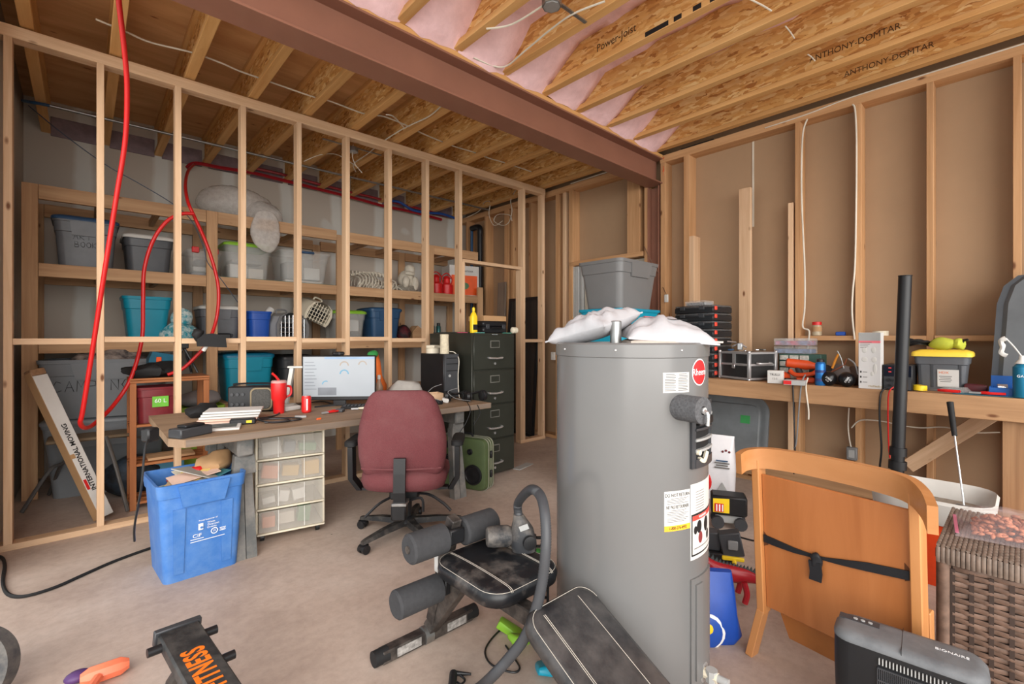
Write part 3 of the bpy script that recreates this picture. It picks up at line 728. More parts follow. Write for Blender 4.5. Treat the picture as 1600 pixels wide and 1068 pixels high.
h2 = [OY(px, py, y) for px, py, y in ((303, 257, 5.9), (294, 268, 5.4), (290, 290, 4.9), (294, 315, 4.62), (303, 336, 4.56), (322, 378, 4.5), (337, 425, 4.5), (342, 460, 4.5), (338, 500, 4.5), (325, 535, 4.45), (305, 558, 4.45), (285, 576, 4.45), (262, 585, 4.45))]
cable('air_hose', 'dark red air hose looping down inside the storage bay', h2, .013, RED_HOSE, 'hose', sub=8, n=10)
h3 = [OY(px, py, y) for px, py, y in ((45, 165, 5.2), (100, 210, 5.0), (165, 257, 4.9), (215, 285, 4.9), (270, 318, 4.9), (300, 345, 4.9), (318, 385, 4.9), (325, 410, 4.9), (345, 435, 4.9), (372, 472, 5.0))]
cable('thin_cable', 'thin grey cable drooping across the storage bay', h3, .004, plain('grey_cable', (70, 78, 92), .5))
bc = thing('holster', 'black cloth holster hung over the partition blocking', 'holster', OY(322, 530, 4.1))
B().prism([(-.07, .03), (.03, .045), (.115, .03), (.125, -.06), (-.06, -.05)], (0, -.06, 0), (1, 0, 0), (0, 0, 1), (0, .03, 0)).o('pouch', BLACKR, bc)
B().sph((-.055, -.04, .035), (.04, .03, .04)).jit(.022, 22).o('strap_knot', BLACKR, bc)
B().cyl((.0, -.02, -.05), (-.02, -.02, -.085), .014, n=8).o('tool_tip', WHITEP, bc)
# cables stapled to the ceiling
def zj(px, py, dz=0): return FL(px, py, ZJ - .006 + dz)
def ceil_cable(label, pts, r=.0055, g='white ceiling cables'):
    cable('electrical_cable', label, [zj(*p) for p in pts], r, WHITE_CABLE, group=g)
cable('electrical_cable', 'white cable threaded through the joist webs above the partition', [FL(px, py, ZJ + .06) + V((0, 0, 0)) for px, py in ((150, 30), (198, 50), (235, 66), (300, 82), (345, 98), (372, 110), (400, 120), (428, 130), (492, 152), (516, 158), (570, 178), (600, 182), (640, 198), (657, 207), (690, 221), (714, 230), (741, 238), (764, 247), (785, 253), (830, 268))], .006, WHITE_CABLE, group='white ceiling cables')
ceil_cable('white cable branching at the beam above the partition', [(690, 165, -.0), (670, 182), (632, 200), (600, 220), (575, 240), (553, 256), (556, 268)])
ceil_cable('short white cable loop near the branch point', [(632, 200), (615, 182), (603, 179)])
ceil_cable('white cable running beside the printed joist', [(945, 2), (895, 22), (858, 48), (822, 78), (785, 105), (740, 90)], .006)
ceil_cable('white cable running into the junction box', [(760, 45), (800, 38), (850, 8)], .006)
ceil_cable('white cable at the top edge of the printed joists', [(1170, -2), (1190, 8), (1205, 17)], .005)
for a in ((1227, 41, 1241, 60), (1262, 85, 1273, 95)):
    ceil_cable('short white cable end sticking out between joists %s' % ('nearer the camera' if a[0] == 1227 else 'nearer the wall'), [a[:2], ((a[0] + a[2]) / 2, (a[1] + a[3]) / 2 - 1), a[2:]], .004)
jb = thing('junction_box', 'octagonal steel junction box on a joist', 'junction box', zj(862, -2))
B().lathe([(.055, -.03), (.055, .012), (.02, .014)], 8).o('box', GALV, jb); B().lathe([(.046, -.034), (.046, -.030)], 8).o('cover', ALU, jb)
jb.location.z = ZJ - .02; B().lh((-.3, -.01, .013), (.3, .01, .021)).o('hanger_bar', GALV, jb, smooth=0)
jb2 = thing('junction_box', 'steel junction box behind the partition plate', 'junction box', OY(552, 224, 4.5)); jb2.location.z = ZJ - .02; B().lh((-.3, -.01, .013), (.3, .01, .021)).o('hanger_bar', GALV, jb2, smooth=0)
B().lathe([(.05, -.03), (.05, .012), (.02, .014)], 8).o('box', GALV, jb2); B().lathe([(.042, -.034), (.042, -.030)], 8).o('cover', ALU, jb2)
cable('electrical_cable', 'white cable dangling from the junction box behind the partition', [OY(px, py, 4.5) for px, py in ((552, 226), (551, 245), (556, 258), (566, 270))], .004, WHITE_CABLE)
cable('electrical_cable', 'white cable arching between joists over the storage bay', [OY(px, py, 4.9) for px, py in ((475, 252), (500, 242), (525, 241), (545, 252), (560, 262))], .004, WHITE_CABLE)
cable('electrical_cable', 'white cable loops hanging at the storage corner', [OX(px, py, 4.3) for px, py in ((806, 297), (798, 312), (800, 330), (795, 347), (785, 352), (772, 345), (778, 335), (796, 336), (800, 345))], .005, WHITE_CABLE)
cable('electrical_cable', 'white cable bent over the corner stud of the storage bay', [OX(px, py, 4.3) for px, py in ((728, 340), (748, 330), (757, 316), (766, 316), (764, 335), (772, 352), (785, 345))], .005, WHITE_CABLE)
# back wall wiring
cable('electrical_cable', 'white cable stapled along the top of the back wall', [OX(px, py, XB - .006) for px, py in ((1195, 200), (1262, 178), (1330, 152), (1455, 113), (1600, 68))], .005, WHITE_CABLE)
cable('electrical_cable', 'second white cable tight under the joist beside the back wall', [(XB - .02, 2.75, 3.16), (XB - .02, 3.3, 3.162), (XB - .02, 3.75, 3.16)], .006, WHITE_CABLE)
cable('electrical_cable', 'white cable hanging down beside the doubled stud', [OX(px, py, XB - .012) for px, py in ((1261, 186), (1254, 210), (1252, 270), (1253, 330), (1257, 420), (1257, 480), (1254, 510), (1264, 517), (1262, 540), (1262, 556))], .0065, WHITE_CABLE)
cable('electrical_cable', 'white cable bowing beside the stud over the picture carton', [OX(px, py, XB - .012) for px, py in ((1332, 163), (1336, 175), (1338, 240), (1336, 400), (1332, 455), (1331, 490), (1335, 530))], .0065, WHITE_CABLE)
cable('electrical_cable', 'white cable sagging along the wall under the workbench', [OX(px, py, XB - .012) for px, py in ((1326, 637), (1325, 670), (1330, 700), (1336, 704))], .005, WHITE_CABLE)
cable('electrical_cable', 'white cable strung between studs under the workbench', [OX(px, py, XB - .015) for px, py in ((1330, 668), (1345, 656), (1380, 658), (1405, 664), (1440, 668), (1475, 667), (1515, 675), (1562, 675))], .005, WHITE_CABLE)
ob_ = thing('outlet_box', 'grey outlet box on the wall below the workbench', 'outlet', OX(1331, 708, XB - .02))
B().lh((-.02, -.035, -.05), (.018, .035, .05), .006).o('box', GREY, ob_); B().lh((-.024, -.02, -.03), (-.02, .02, .03), .002).o('cover', LGREY, ob_)
# soil pipe in the storage corner
vp = thing('drain_pipe', 'black plastic drain pipe with elbow in the storage corner', 'pipe', OX(750, 527, 4.365).to_2d().to_3d())
z1 = OX(750, 362, 4.365).z
B().cyl((0, 0, 0), (0, 0, z1), .04, n=14).o('riser', BLACK, vp)
B().tube([(0, 0, z1 - .03), (-.0, .0, z1 + .04), (-.0, .05, z1 + .08), (-.0, .2, z1 + .08)], .043, 12).o('elbow', BLACK, vp)
B().cyl((.0, .2, 0), (.0, .2, z1 + .05), .022, n=10).o('vent_riser', NAVY, vp)
tag(board('leaning_plank', (4.30, 4.98, .0), (4.38, 5.0, 2.06), .16, .03, GREYWOOD, None, up=(1, 0, 0)), 'wide weathered plank leaning in the storage corner', 'plank')
fs = thing('window_screen', 'black framed window screen leaning against the studs', 'screen', (4.26, 4.55, 0), 0, None, (0, R(4), 0))
for y in (-.28, .28): B().lh((-.012, y - .02, 0), (.012, y + .02, 1.82), .002).o('frame_side', BLACK, fs)
for z in (.02, 1.80): B().lh((-.012, -.26, z - .02), (.012, .26, z + .02), .002).o('frame_rail', BLACK, fs)
B().lh((-.002, -.26, .04), (.002, .26, 1.78)).o('mesh', plain('screen_mesh', (52, 46, 42), .9, alpha=.8), fs, smooth=0)
sw = thing('light_switch', 'white light switch box on the stud beside the door frame', 'switch', OX(864, 556, XB - .02))
B().lh((-.01, -.03, -.05), (.018, .03, .05), .005).o('plate', WHITEP, sw); B().lh((-.016, -.008, -.018), (-.01, .008, .018), .002).o('toggle', WHITEP, sw)
ts = thing('thermostat', 'small white thermostat on a wire beside the column', 'thermostat', OX(1041, 466, XB - .012))
B().lh((-.01, -.02, -.04), (.01, .02, .04), .004).o('case', WHITEP, ts); B().tube([(0, 0, .04), (0, .02, .08), (0, .04, .12)], .003, 5).o('wire', BLACK, ts)
cable('electrical_cable', 'thin brown wires crossing the steel column', [(4.41, 2.74, 2.25), (4.40, 2.66, 2.1), (4.41, 2.57, 1.95)], .004, plain('brown_wire', (120, 90, 74), .6))

# ------------------------------------------------------------------ desk on sawhorses
DZ = .745
dk = thing('work_desk', 'worn plywood sheet used as a desk top on grey sawhorses', 'desk', (.33, 2.96, 0))
B().prism([(.0, .10), (.06, 0), (2.14, .0), (2.14, 1.09), (0, 1.09)], (0, 0, DZ - .042), (1, 0, 0), (0, 1, 0), (0, 0, .042)).o('tabletop', DESKW, dk, smooth=0)
B().lh((.065, -.004, DZ - .038), (2.138, .001, DZ - .003)).o('edge_strip', GREYWOOD, dk, smooth=0)
SAWP = plain('sawhorse_plastic', (88, 90, 89), .55, dust=((150, 142, 134), .5, 6))
for x, lab in ((.695, 'grey plastic sawhorse under the desk beside the drawer tower'), (2.22, 'grey plastic sawhorse under the desk beside the suitcase')):
    s = thing('sawhorse', lab, 'sawhorse', (x, 3.5, 0), 0, 'sawhorses under the desk')
    B().lh((-.045, -.46, DZ - .155), (.045, .46, DZ - .044), .012).o('beam', SAWP, s)
    for sy in (-1, 1):
        B().prism([(-.06, 0), (.06, 0), (.05, .11), (-.05, .11)], (0, sy * .40 - .03, DZ - .26), (1, 0, 0), (0, 0, 1), (0, .06, 0)).o('bracket', SAWP, s)
        for sx in (-1, 1):
            a = V((sx * .022, sy * .37, DZ - .2)); c = V((sx * .03, sy * .43, .0))
            B().loft([[c + V((q * .028, w_ * .035, 0)) for q, w_ in ((-1, -1), (1, -1), (1, 1), (-1, 1))], [a + V((q * .02, w_ * .03, 0)) for q, w_ in ((-1, -1), (1, -1), (1, 1), (-1, 1))]]).o('leg', SAWP, s, smooth=0)
    B().lh((-.02, -.40, .2), (.02, .40, .24), .004).o('brace', SAWP, s)

def on_desk(px, py): return FL(px, py, DZ)
# radio
p = on_desk(392, 644)
rd = thing('boombox', 'black portable radio with big square speaker grille on the desk', 'radio', p, R(-30))
B().lh((-.15, 0, .006), (.15, .12, .185), .008).o('case', BLACK, rd)
B().loft([[v + V((.07, 0, .095)) for v in [V((a.x, -.001, a.y)) for a in rr(.135, .15, .03, 0)]], [v + V((.07, -.012, .095)) for v in [V((a.x, 0, a.y)) for a in rr(.12, .135, .03, 0)]]]).o('speaker_grille', plain('grille', (62, 60, 56), .6, var=.4, scale=90), rd)
B().loft([[v + V((.07, -.002, .095)) for v in [V((a.x, 0, a.y)) for a in rr(.15, .165, .035, 0)]], [v + V((.07, -.008, .095)) for v in [V((a.x, 0, a.y)) for a in rr(.145, .16, .035, 0)]]]).o('speaker_ring', plain('bronze_trim', (120, 106, 84), .4, .6), rd)
for i in range(3):
    for j in range(2): B().cyl((-.12 + .035 * i, -.008, .06 + .07 * j), (-.12 + .035 * i, .0, .06 + .07 * j), .011, n=10).o('knob', DGREY, rd)
B().tube([(-.12, .06, .185), (-.11, .06, .2), (.11, .06, .2), (.12, .06, .185)], .008, 6).o('handle', BLACK, rd)
# tumbler
p = on_desk(436, 645)
tb = thing('tumbler', 'tall red insulated tumbler with handle and straw on the desk', 'tumbler', p)
B().lathe([(.034, 0), (.036, .01), (.038, .085), (.050, .105), (.052, .205), (.05, .215)], 22).o('cup', REDP, tb)
B().lathe([(.05, .214), (.051, .225), (.044, .232), (.01, .234)], 22).o('lid', plain('clear_lid', (196, 150, 146), .2), tb)
B().tube([(.0, 0, .232), (-.02, .0, .26), (-.045, .0, .285)], .008, 8, 1).o('straw', REDP, tb)
B().tube([(.045, 0, .19), (.078, 0, .18), (.08, 0, .13), (.05, 0, .11)], .008, 8).o('handle', REDP, tb)
p = on_desk(479, 644)
cn = thing('soda_can', 'red soda can standing in front of the monitor', 'can', p)
B().lathe([(.026, 0), (.0325, .008), (.0325, .108), (.027, .12)], 20).o('can', REDP, cn)
B().lathe([(.0265, .1195), (.026, .122), (.002, .1185)], 20).o('lid', ALU, cn)
B().lh((-.012, -.0345, .02), (-.002, -.0325, .1), .001).o('white_stripe', WINK, cn)
# monitor
p = on_desk(530, 634)
mo = thing('monitor', 'black flat computer monitor showing gauge charts on the desk', 'monitor', p, R(-38))
B().lh((-.28, .0, .045), (.28, .03, .395), .006).o('housing', BLACK, mo)
UI = plain('screen_grey', (158, 164, 170), .3, var=.02, emit=.12)
B().lh((-.272, -.002, .075), (.272, .0, .385)).o('screen', UI, mo, smooth=0)
B().lh((-.11, -.003, .366), (.27, -.0021, .384)).o('toolbar', plain('ui_blue', (126, 150, 178), .3, emit=.3), mo, smooth=0)
B().lh((-.16, -.003, .085), (-.02, -.0021, .145)).o('chart_block', plain('ui_dark', (112, 116, 122), .3, emit=.3), mo, smooth=0)
def arc(x, z, r0, c, a0=0, a1=180):
    b = B(); n = 12; rg = []
    for i in range(n + 1):
        a = R(a0 + (a1 - a0) * i / n); rg.append([V((x + q * math.cos(a), -.0028, z + q * math.sin(a))) for q in (r0, r0 * .72)] + [V((x + q * math.cos(a), -.0021, z + q * math.sin(a))) for q in (r0 * .72, r0)])
    b.loft(rg).o('gauge', c, mo, smooth=0)
UB = plain('ui_teal', (92, 140, 166), .3, emit=.3); UG = plain('ui_tan', (150, 138, 126), .3, emit=.3)
arc(.04, .315, .036, UG); arc(.04, .25, .036, UB); arc(.18, .32, .034, UG); arc(-.10, .17, .03, UB, 60, 180)
for i in range(9): B().lh((-.26, -.003, .34 - .026 * i), (-.19 + .01 * (i % 3), -.0021, .345 - .026 * i)).o('list_line', plain('ui_dark', (112, 116, 122), .3), mo, smooth=0)
B().lh((-.05, .01, .0), (.05, .02, .06), .004).o('neck', BLACK, mo)
B().prism([(-.16, -.1), (-.02, 0), (.02, 0), (.16, -.1), (.05, .06), (-.05, .06)], (0, .02, 0), (1, 0, 0), (0, 1, 0), (0, 0, .012)).o('foot', BLACK, mo)
wc = thing('webcam', 'small black webcam clipped on top of the monitor', 'webcam', mo.matrix_local @ V((.0, 0, 0)) if 0 else p + V((.0, .01, .396)))
B().lh((-.045, -.015, 0), (.045, .025, .028), .008).o('body', BLACK, wc); B().cyl((0, -.018, .014), (0, -.012, .014), .01, n=12).o('lens', DGREY, wc)
# LED lamp
p = on_desk(447, 634)
la = thing('desk_lamp', 'white folding LED desk lamp behind the tumbler', 'lamp', p, R(-42))
B().lh((-.05, -.04, 0), (.06, .06, .018), .008).o('base', WHITEP, la)
B().prism([(0, 0), (.03, 0), (.08, .29), (.05, .29)], (-.02, .0, .016), (1, 0, 0), (0, 0, 1), (0, .03, 0)).o('arm', WHITEP, la)
B().lh((.01, -.005, .295), (.30, .035, .312), .005).o('head', WHITEP, la)
# keyboard, pliers and clutter in front of the monitor
p = on_desk(545, 634)
kb = thing('keyboard', 'black keyboard lying under the monitor', 'keyboard', p + V((.06, -.16, 0)), R(-30))
B().lh((-.17, -.06, 0), (.17, .06, .018), .005).o('case', BLACK, kb)
key0 = None
for r_ in range(4):
    for c_ in range(12):
        if key0 is None:
            key0 = B().lh((-.01, -.01, 0), (.01, .01, .007), .002).o('key', DGREY, kb); q = key0
        else:
            q = key0.copy(); COL.objects.link(q)
        q.location = (-.143 + .026 * c_, -.04 + .026 * r_, .018)
for i, (qx, qy, nm, lab, m, rz) in enumerate(((512, 646, 'pliers', 'red handled pliers on the desk edge', REDP, 20), (560, 640, 'cutters', 'cream handled cutters beside the keyboard', CREAM, -15))):
    t = thing(nm, lab, 'pliers', on_desk(qx, qy), R(rz))
    B().tube([(0, .0, .012), (.05, .02, .012), (.11, .015, .012)], .007, 6).o('handle', m, t); B().tube([(0, .0, .012), (.05, -.02, .012), (.11, -.015, .012)], .007, 6).o('handle', m, t)
    B().prism([(-.05, -.003), (0, -.012), (0, .012), (-.05, .003)], (0, 0, .006), (1, 0, 0), (0, 1, 0), (0, 0, .01)).o('jaw', ALU, t)
for i, (qx, qy, s_, m, lab) in enumerate(((470, 652, (.07, .04, .012), LGREY, 'flat grey box in front of the soda can'), (498, 655, (.03, .015, .01), ORANGE, 'small orange scrap on the desk edge'), (455, 640, (.12, .05, .03), PAPERW, 'crumpled white wrapper beside the tumbler'), (590, 640, (.05, .03, .02), CARD, 'brown paper scrap at the chair back'), (532, 643, (.06, .05, .02), DGREY, 'small dark grey puck on the desk'))):
    tag(B().lh((-s_[0] / 2, -s_[1] / 2, 0), (s_[0] / 2, s_[1] / 2, s_[2]), .004, 2).jit(.006, 30).o('desk_clutter', m, loc=on_desk(qx, qy), rot=(0, 0, R(-20 + 17 * i))), lab, 'clutter')
# papers on the left
p = on_desk(345, 660)
pp = thing('paper_stack', 'stack of white and pink papers on the desk corner', 'papers', p + V((.05, .05, 0)), R(-20))
for i in range(5):
    B().lh((-.16 + .008 * i, -.10 + .012 * i, .014 * i), (.17 + .006 * i, .12, .014 * i + .012), .002).jit(.008, 7).o('sheet', plain('pink_paper', (222, 188, 170), .8) if i < 2 else PAPERW, pp)
p = on_desk(332, 668)
mg = thing('magazine', 'magazine with dark cover picture lying on the desk corner', 'magazine', p + V((-.01, -.03, 0)), R(-16))
B().lh((-.15, -.10, 0), (.15, .10, .012), .002).o('pages', PAPERW, mg); B().lh((-.03, -.06, .012), (.13, .08, .013)).o('picture', plain('grey_picture', (84, 90, 88), .5, var=.5, scale=20), mg, smooth=0)
p = on_desk(380, 662)
ad = thing('power_adapter', 'black power adapter with coiled cord on the desk', 'adapter', p, R(-18))
B().lh((-.07, -.03, 0), (.07, .03, .035), .006).o('brick', BLACK, ad); B().lh((.02, -.031, .01), (.05, -.029, .025)).o('label', YELLOW, ad, smooth=0)
B().tube([(.07, 0, .02), (.14, .06, .012), (.24, .03, .01), (.26, -.05, .008), (.16, -.06, .008), (.08, .03, .02), (.2, .08, .012), (.32, .04, .008), (.3, -.03, .008), (.12, -.05, .008)], .005, 6).o('cord', BLACK, ad)
p = on_desk(279, 684)
bb = thing('battery_charger', 'dark grey charger block on the front desk corner', 'charger', p + V((.06, .03, 0)), R(28))
B().lh((-.09, -.05, 0), (.09, .05, .05), .006).o('block', DGREY, bb); B().lh((-.05, -.03, .05), (.06, .04, .065), .004).o('dock', BLACK, bb)
B().lh((-.2, .03, .0), (-.14, .09, .07), .008).o('plug', BLACK, bb)
B().tube([(-.17, .05, .03), (-.22, .02, -.02), (-.25, .0, -.2), (-.25, .05, -.4), (-.22, .1, -.5)], .005, 6).o('cord', BLACK, bb)
tag(B().sph((0, 0, .035), (.1, .06, .04), 16, 8).jit(.035, 14).o('tool_pouch', BLACKR, loc=on_desk(308, 655) + V((.05, .1, 0))), 'black tool pouch behind the papers', 'pouch')
cable('desk_cable', 'dark cable trailing over the desk behind the tumbler', [on_desk(*q) + V((0, 0, .006)) for q in ((400, 655), (430, 650), (452, 636), (480, 630), (505, 628), (520, 632))], .005, BLACK)
# computer tower, tape, rope
p = V((2.315, 3.40, DZ))
pc = thing('computer_tower', 'black computer tower at the far end of the desk', 'computer', p, R(-2))
B().lh((0, .02, .008), (.15, .42, .39), .006).o('case', BLACK, pc)
B().lh((.002, 0, .008), (.148, .02, .39), .004).o('front_panel', DGREY, pc)
for z in (.24, .30, .35): B().lh((.02, -.002, z), (.135, 0, z + .008)).o('bay_line', BLACK, pc, smooth=0)
B().cyl((.05, -.004, .2), (.05, 0, .2), .012, n=14).o('power_button', ALU, pc)
for x in (.03, .12):
    for y in (.05, .38): B().cyl((x, y, 0), (x, y, .01), .012, n=8).o('foot', BLACKR, pc)
p0 = p + V((.035, .08, .39))
rs = thing('rope_spool', 'tall spool of cream twine standing on the computer', 'spool', p0 + V((.03, .02, 0)))
B().lathe([(.04, 0), (.042, .01), (.038, .14), (.04, .17), (.034, .175), (.012, .176)], 18).o('twine', plain('twine', (206, 194, 168), .9, var=.15, scale=60), rs)
cable('twine_end', 'white twine hanging from the spool down the computer front', [p0 + V((.07, 0, .02)), p0 + V((.10, -.04, .01)), p0 + V((.105, -.095, -.05)), p0 + V((.10, -.09, -.2)), p0 + V((.11, -.09, -.37)), p0 + V((.11, -.12, -.405))], .004, WHITE_CABLE, 'twine')
tr = thing('tape_roll', 'roll of cream masking tape lying on the computer', 'tape', p + V((.07, .30, .39)))
B().loft([[V((q * math.cos(a * .2618), q * math.sin(a * .2618), z)) for a in range(24)] for q, z in ((.06, 0), (.06, .045), (.036, .045), (.036, 0))], loop=True).o('roll', CREAM, tr)
tag(B().lh((-.05, -.05, .0), (.06, .04, .03), .006).o('pale_cap', CREAM, loc=p + V((.07, .30, .4355)), rot=(0, 0, .4)), 'cream cap lying on the tape roll', 'cap')
# headphones and heap
for i, (qx, qy, lab) in enumerate(((722, 628, 'black headphones nearest the computer at the desk end'), (752, 628, 'black headphones at the far desk corner'))):
    p = on_desk(qx, qy)
    hp = thing('headphones', lab, 'headphones', p + V((0, .08, .045)), R(-30 + 20 * i), 'headphones at the desk end')
    for s in (-1, 1):
        B().lathe([(.03, -.02), (.045, -.012), (.045, .012), (.03, .02)], 16, (s * .075, 0, 0), (1, .2 * s, 0)).o('ear_cup', BLACK, hp)
        B().lathe([(.04, -.01), (.042, 0), (.03, .006)], 16, (s * .05, 0, 0), (-s, 0, 0)).o('cushion', BLACKR, hp)
    B().tube([(-.08, 0, .02), (-.08, .06, .025), (0, .13, .0), (.08, .06, .025), (.08, 0, .02)], .011, 6).o('band', BLACK, hp)
p = on_desk(672, 626)
wbx = thing('wooden_tray', 'small pine tray of parts behind the office chair', 'tray', p + V((.03, .05, 0)), R(-12))
B().lh((-.1, -.06, 0), (.1, .06, .008)).o('base', STUD, wbx, smooth=0)
for s in (-1, 1): B().lh((-.1, s * .056 - .005, .008), (.1, s * .056 + .005, .06)).o('side', STUD, wbx, smooth=0); B().lh((s * .095 - .005, -.05, .008), (s * .095 + .005, .05, .06)).o('end', STUD, wbx, smooth=0)
for i, (qx, qy, m, lab) in enumerate(((690, 622, TEAL, 'teal plastic scrap in the desk end heap'), (697, 628, PAPERW, 'white paper scrap in the desk end heap'), (683, 631, BLACK, 'black plug at the desk end edge'), (703, 620, plain('amber', (190, 110, 50), .5), 'amber scrap in the desk end heap'))):
    tag(B().lh((-.04, -.025, 0), (.04, .025, .03), .006, 2).jit(.014, 22).o('desk_scrap', m, loc=on_desk(qx, qy), rot=(0, 0, i * .9)), lab, 'clutter')
for i, pts in enumerate((((690, 600), (675, 606), (668, 618), (690, 626)), ((715, 606), (700, 612), (712, 622), (735, 626)), ((730, 628), (735, 640), (728, 660), (715, 680)), ((746, 632), (750, 645), (742, 660), (740, 664)))):
    d0 = on_desk(700, 618); 
    cable('loose_wire', ('thin grey wire arching over the parts tray', 'thin grey wire curled before the computer', 'black wire hanging off the desk end', 'black earphone wire dangling at the desk corner')[i], [OY(a, c, (3.05 if i < 2 else 2.955 - .004)) + V((0, 0, 0)) for a, c in pts], .003, GREY if i < 2 else BLACK)
# things behind the monitor
p = on_desk(590, 606)
tag(B().lathe([(.012, .40), (.045, .32), (.055, .2), (.07, .1), (.08, 0.0)][::-1], 18).jit(.03, 9).o('orange_vest', plain('orange_cloth', (214, 104, 40), .8), loc=(OY(590, 600, 3.95).x, 3.95, DZ)), 'orange safety vest heaped behind the monitor', 'vest')
tag(B().sph((0, 0, 0), (.05, .04, .03)).jit(.01, 20).o('green_glove', plain('green_cloth', (50, 140, 70), .8), loc=(OY(583, 560, 3.93).x, 3.93, DZ + .385)), 'green glove on top of the orange vest', 'glove')
p = on_desk(594, 622)
sp = thing('cleaner_bottle', 'clear bottle with white cap behind the monitor edge', 'bottle', p + V((0, .02, 0)))
B().lathe([(.03, 0), (.035, .01), (.035, .1), (.015, .15), (.012, .17)], 16).o('bottle', plain('amber_clear', (190, 170, 150), .15, alpha=.6), sp); B().lathe([(.014, .168), (.014, .2), (.01, .205)], 12).o('cap', WHITEP, sp)
p = OY(633, 600, 3.6)
tag(B().loft([rr(.30, .22, .06, 0), rr(.30, .2, .06, .07), rr(.24, .12, .04, .13), rr(.14, .05, .01, .16)]).jit(.03, 8).o('plastic_bag', plain('grey_film', (176, 172, 166), .25, var=.15, alpha=.9), loc=(p.x, 3.6, DZ), rot=(0, 0, -.5)), 'crumpled translucent plastic bag on the desk', 'bag')

# ------------------------------------------------------------------ drawer tower
dt = thing('drawer_tower', 'cream plastic drawer tower with four clear drawers on casters', 'drawer tower', (.785, 3.215, 0), R(-10.7))
Wd, Dd, z0 = .405, .36, .055; Ht = .68
TR = plain('translucent_front', (206, 200, 190), .25, alpha=.28, var=.05)
B().lh((-.004, -.002, Ht - .018), (Wd + .004, Dd, Ht), .004).o('top', CREAM, dt)
for x in (0, Wd - .014): B().lh((x, 0, z0), (x + .014, Dd, Ht - .018), .003).o('side', CREAM, dt, smooth=0)
B().lh((.0142, Dd - .012, z0), (Wd - .0142, Dd, Ht - .018)).o('back', CREAM, dt, smooth=0)
hd = (Ht - .018 - z0) / 4
CT = [PAPERW, plain('ochre', (190, 150, 70), .7), plain('slate_item', (86, 100, 116), .6), plain('leaf_green', (70, 130, 90), .7), CONT, plain('coral', (220, 130, 90), .7)]
for i in range(4):
    zb = z0 + hd * i; e = .012 * (3 - i) * .5
    d = B().lh((.016, -.014 - e, zb + .014), (Wd - .016, -.008 - e, zb + hd - .006), .003).o('drawer', TR, dt)
    B().lh((.016, -.006 - e, zb + .014), (Wd - .016, Dd - .03, zb + .018)).o('tray', TR, d, smooth=0)
    B().lh((.006, -.02 - e, zb), (Wd - .006, -.002 - e, zb + .012), .004).o('rim', CREAM, d)
    for x in (.125, .275): B().lh((x, -.0165 - e, zb + .016), (x + .004, -.0145 - e, zb + hd - .008)).o('rib', WHITEP, d, smooth=0)
    rnd = random.Random(i + 3); x = .04
    while x < Wd - .1:
        w_ = rnd.uniform(.06, .12); h = rnd.uniform(.035, .1); y = rnd.uniform(.01, .06)
        B().box((x + w_ / 2, y + .05, zb + .02 + h / 2), (w_, .09, h), .004, Mx.Rotation(rnd.uniform(-.2, .2), 3, 'Y')).o('contents', rnd.choice(CT), d)
        x += w_ + .02
B().lh((0, 0, z0 - .006), (Wd, Dd, z0)).o('base', CREAM, dt, smooth=0)
for x in (.04, Wd - .04):
    for y in (.04, Dd - .05):
        c = B().cyl((x - .012, y, .024), (x + .012, y, .024), .024, n=14).o('caster', BLACK, dt)
        B().lh((x - .016, y - .016, .03), (x + .016, y + .016, z0 - .005), .003).o('fork', BLACK, c)

# ------------------------------------------------------------------ blue recycling bin
RB = plain('recycling_blue', (62, 114, 182), .45, var=.05, dust=((120, 156, 200), .3, 9))
bn = thing('recycling_bin', 'blue recycling bin of papers on the floor before the drawer tower', 'bin', (.465, 3.175, 0), R(4))
L, W, H = .40, .40, .52; tp_ = .86
b = B(); f = lambda q: tp_ + (1 - tp_) * q
b.loft([rr(L * f(0), W * f(0), .035, 0), rr(L * f(.86), W * f(.86), .035, H * .86), rr(L * f(.86) + .012, W * f(.86) + .012, .035, H * .865), rr(L + .02, W + .02, .035, H), rr(L - .005, W - .005, .03, H), rr(L * f(.1) - .012, W * f(.1) - .012, .03, H * .08)])
b.o('body', RB, bn)
pl = B(); 
for s in (-1, 1):
    y1 = s * (W / 2 + .006); y0 = s * (W * f(.72) / 2 + .003)
    vs = [V((-.12, y1, H - .012)), V((.12, y1, H - .012)), V((.095, y0, H * .76)), V((-.095, y0, H * .76))]
    B().loft([vs, [v + V((0, s * .016, 0)) for v in vs]]).o('grip', RB, bn)
for x in (-.11, .11):
    vs = [V((x - .028, -(W * f(.74) / 2) - .0015, H * .74)), V((x + .028, -(W * f(.74) / 2) - .0015, H * .74)), V((x + .022, -(W * f(.08) / 2) - .0015, H * .08)), V((x - .022, -(W * f(.08) / 2) - .0015, H * .08))]
    B().loft([vs, [v + V((0, -.004, 0)) for v in vs]]).o('raised_panel', RB, bn, smooth=0)
def bfm(x, z): return face_m(L, W, H, tp_, x, z, .0065)
text('Proud Supporter of', .011, WINK, bn, bfm(.02, .300), name='print')
text('Waste', .014, WINK, bn, bfm(.035, .282), name='print'); text('Diversion', .014, WINK, bn, bfm(.045, .268), name='print'); text('Ontario', .014, WINK, bn, bfm(.038, .254), name='print')
B().box((0, 0, 0), (.022, .034, .001)).o('emblem', WINK, bn).matrix_local = bfm(-.014, .267)
B().cyl((0, 0, -.0005), (0, 0, .0005), .007, n=12).o('emblem_centre', RB, bn).matrix_local = bfm(-.010, .262) @ Mx.Translation((0, 0, .001))
text('CIF', .026, WINK, bn, bfm(-.03, .222), name='print', sx=1.15)
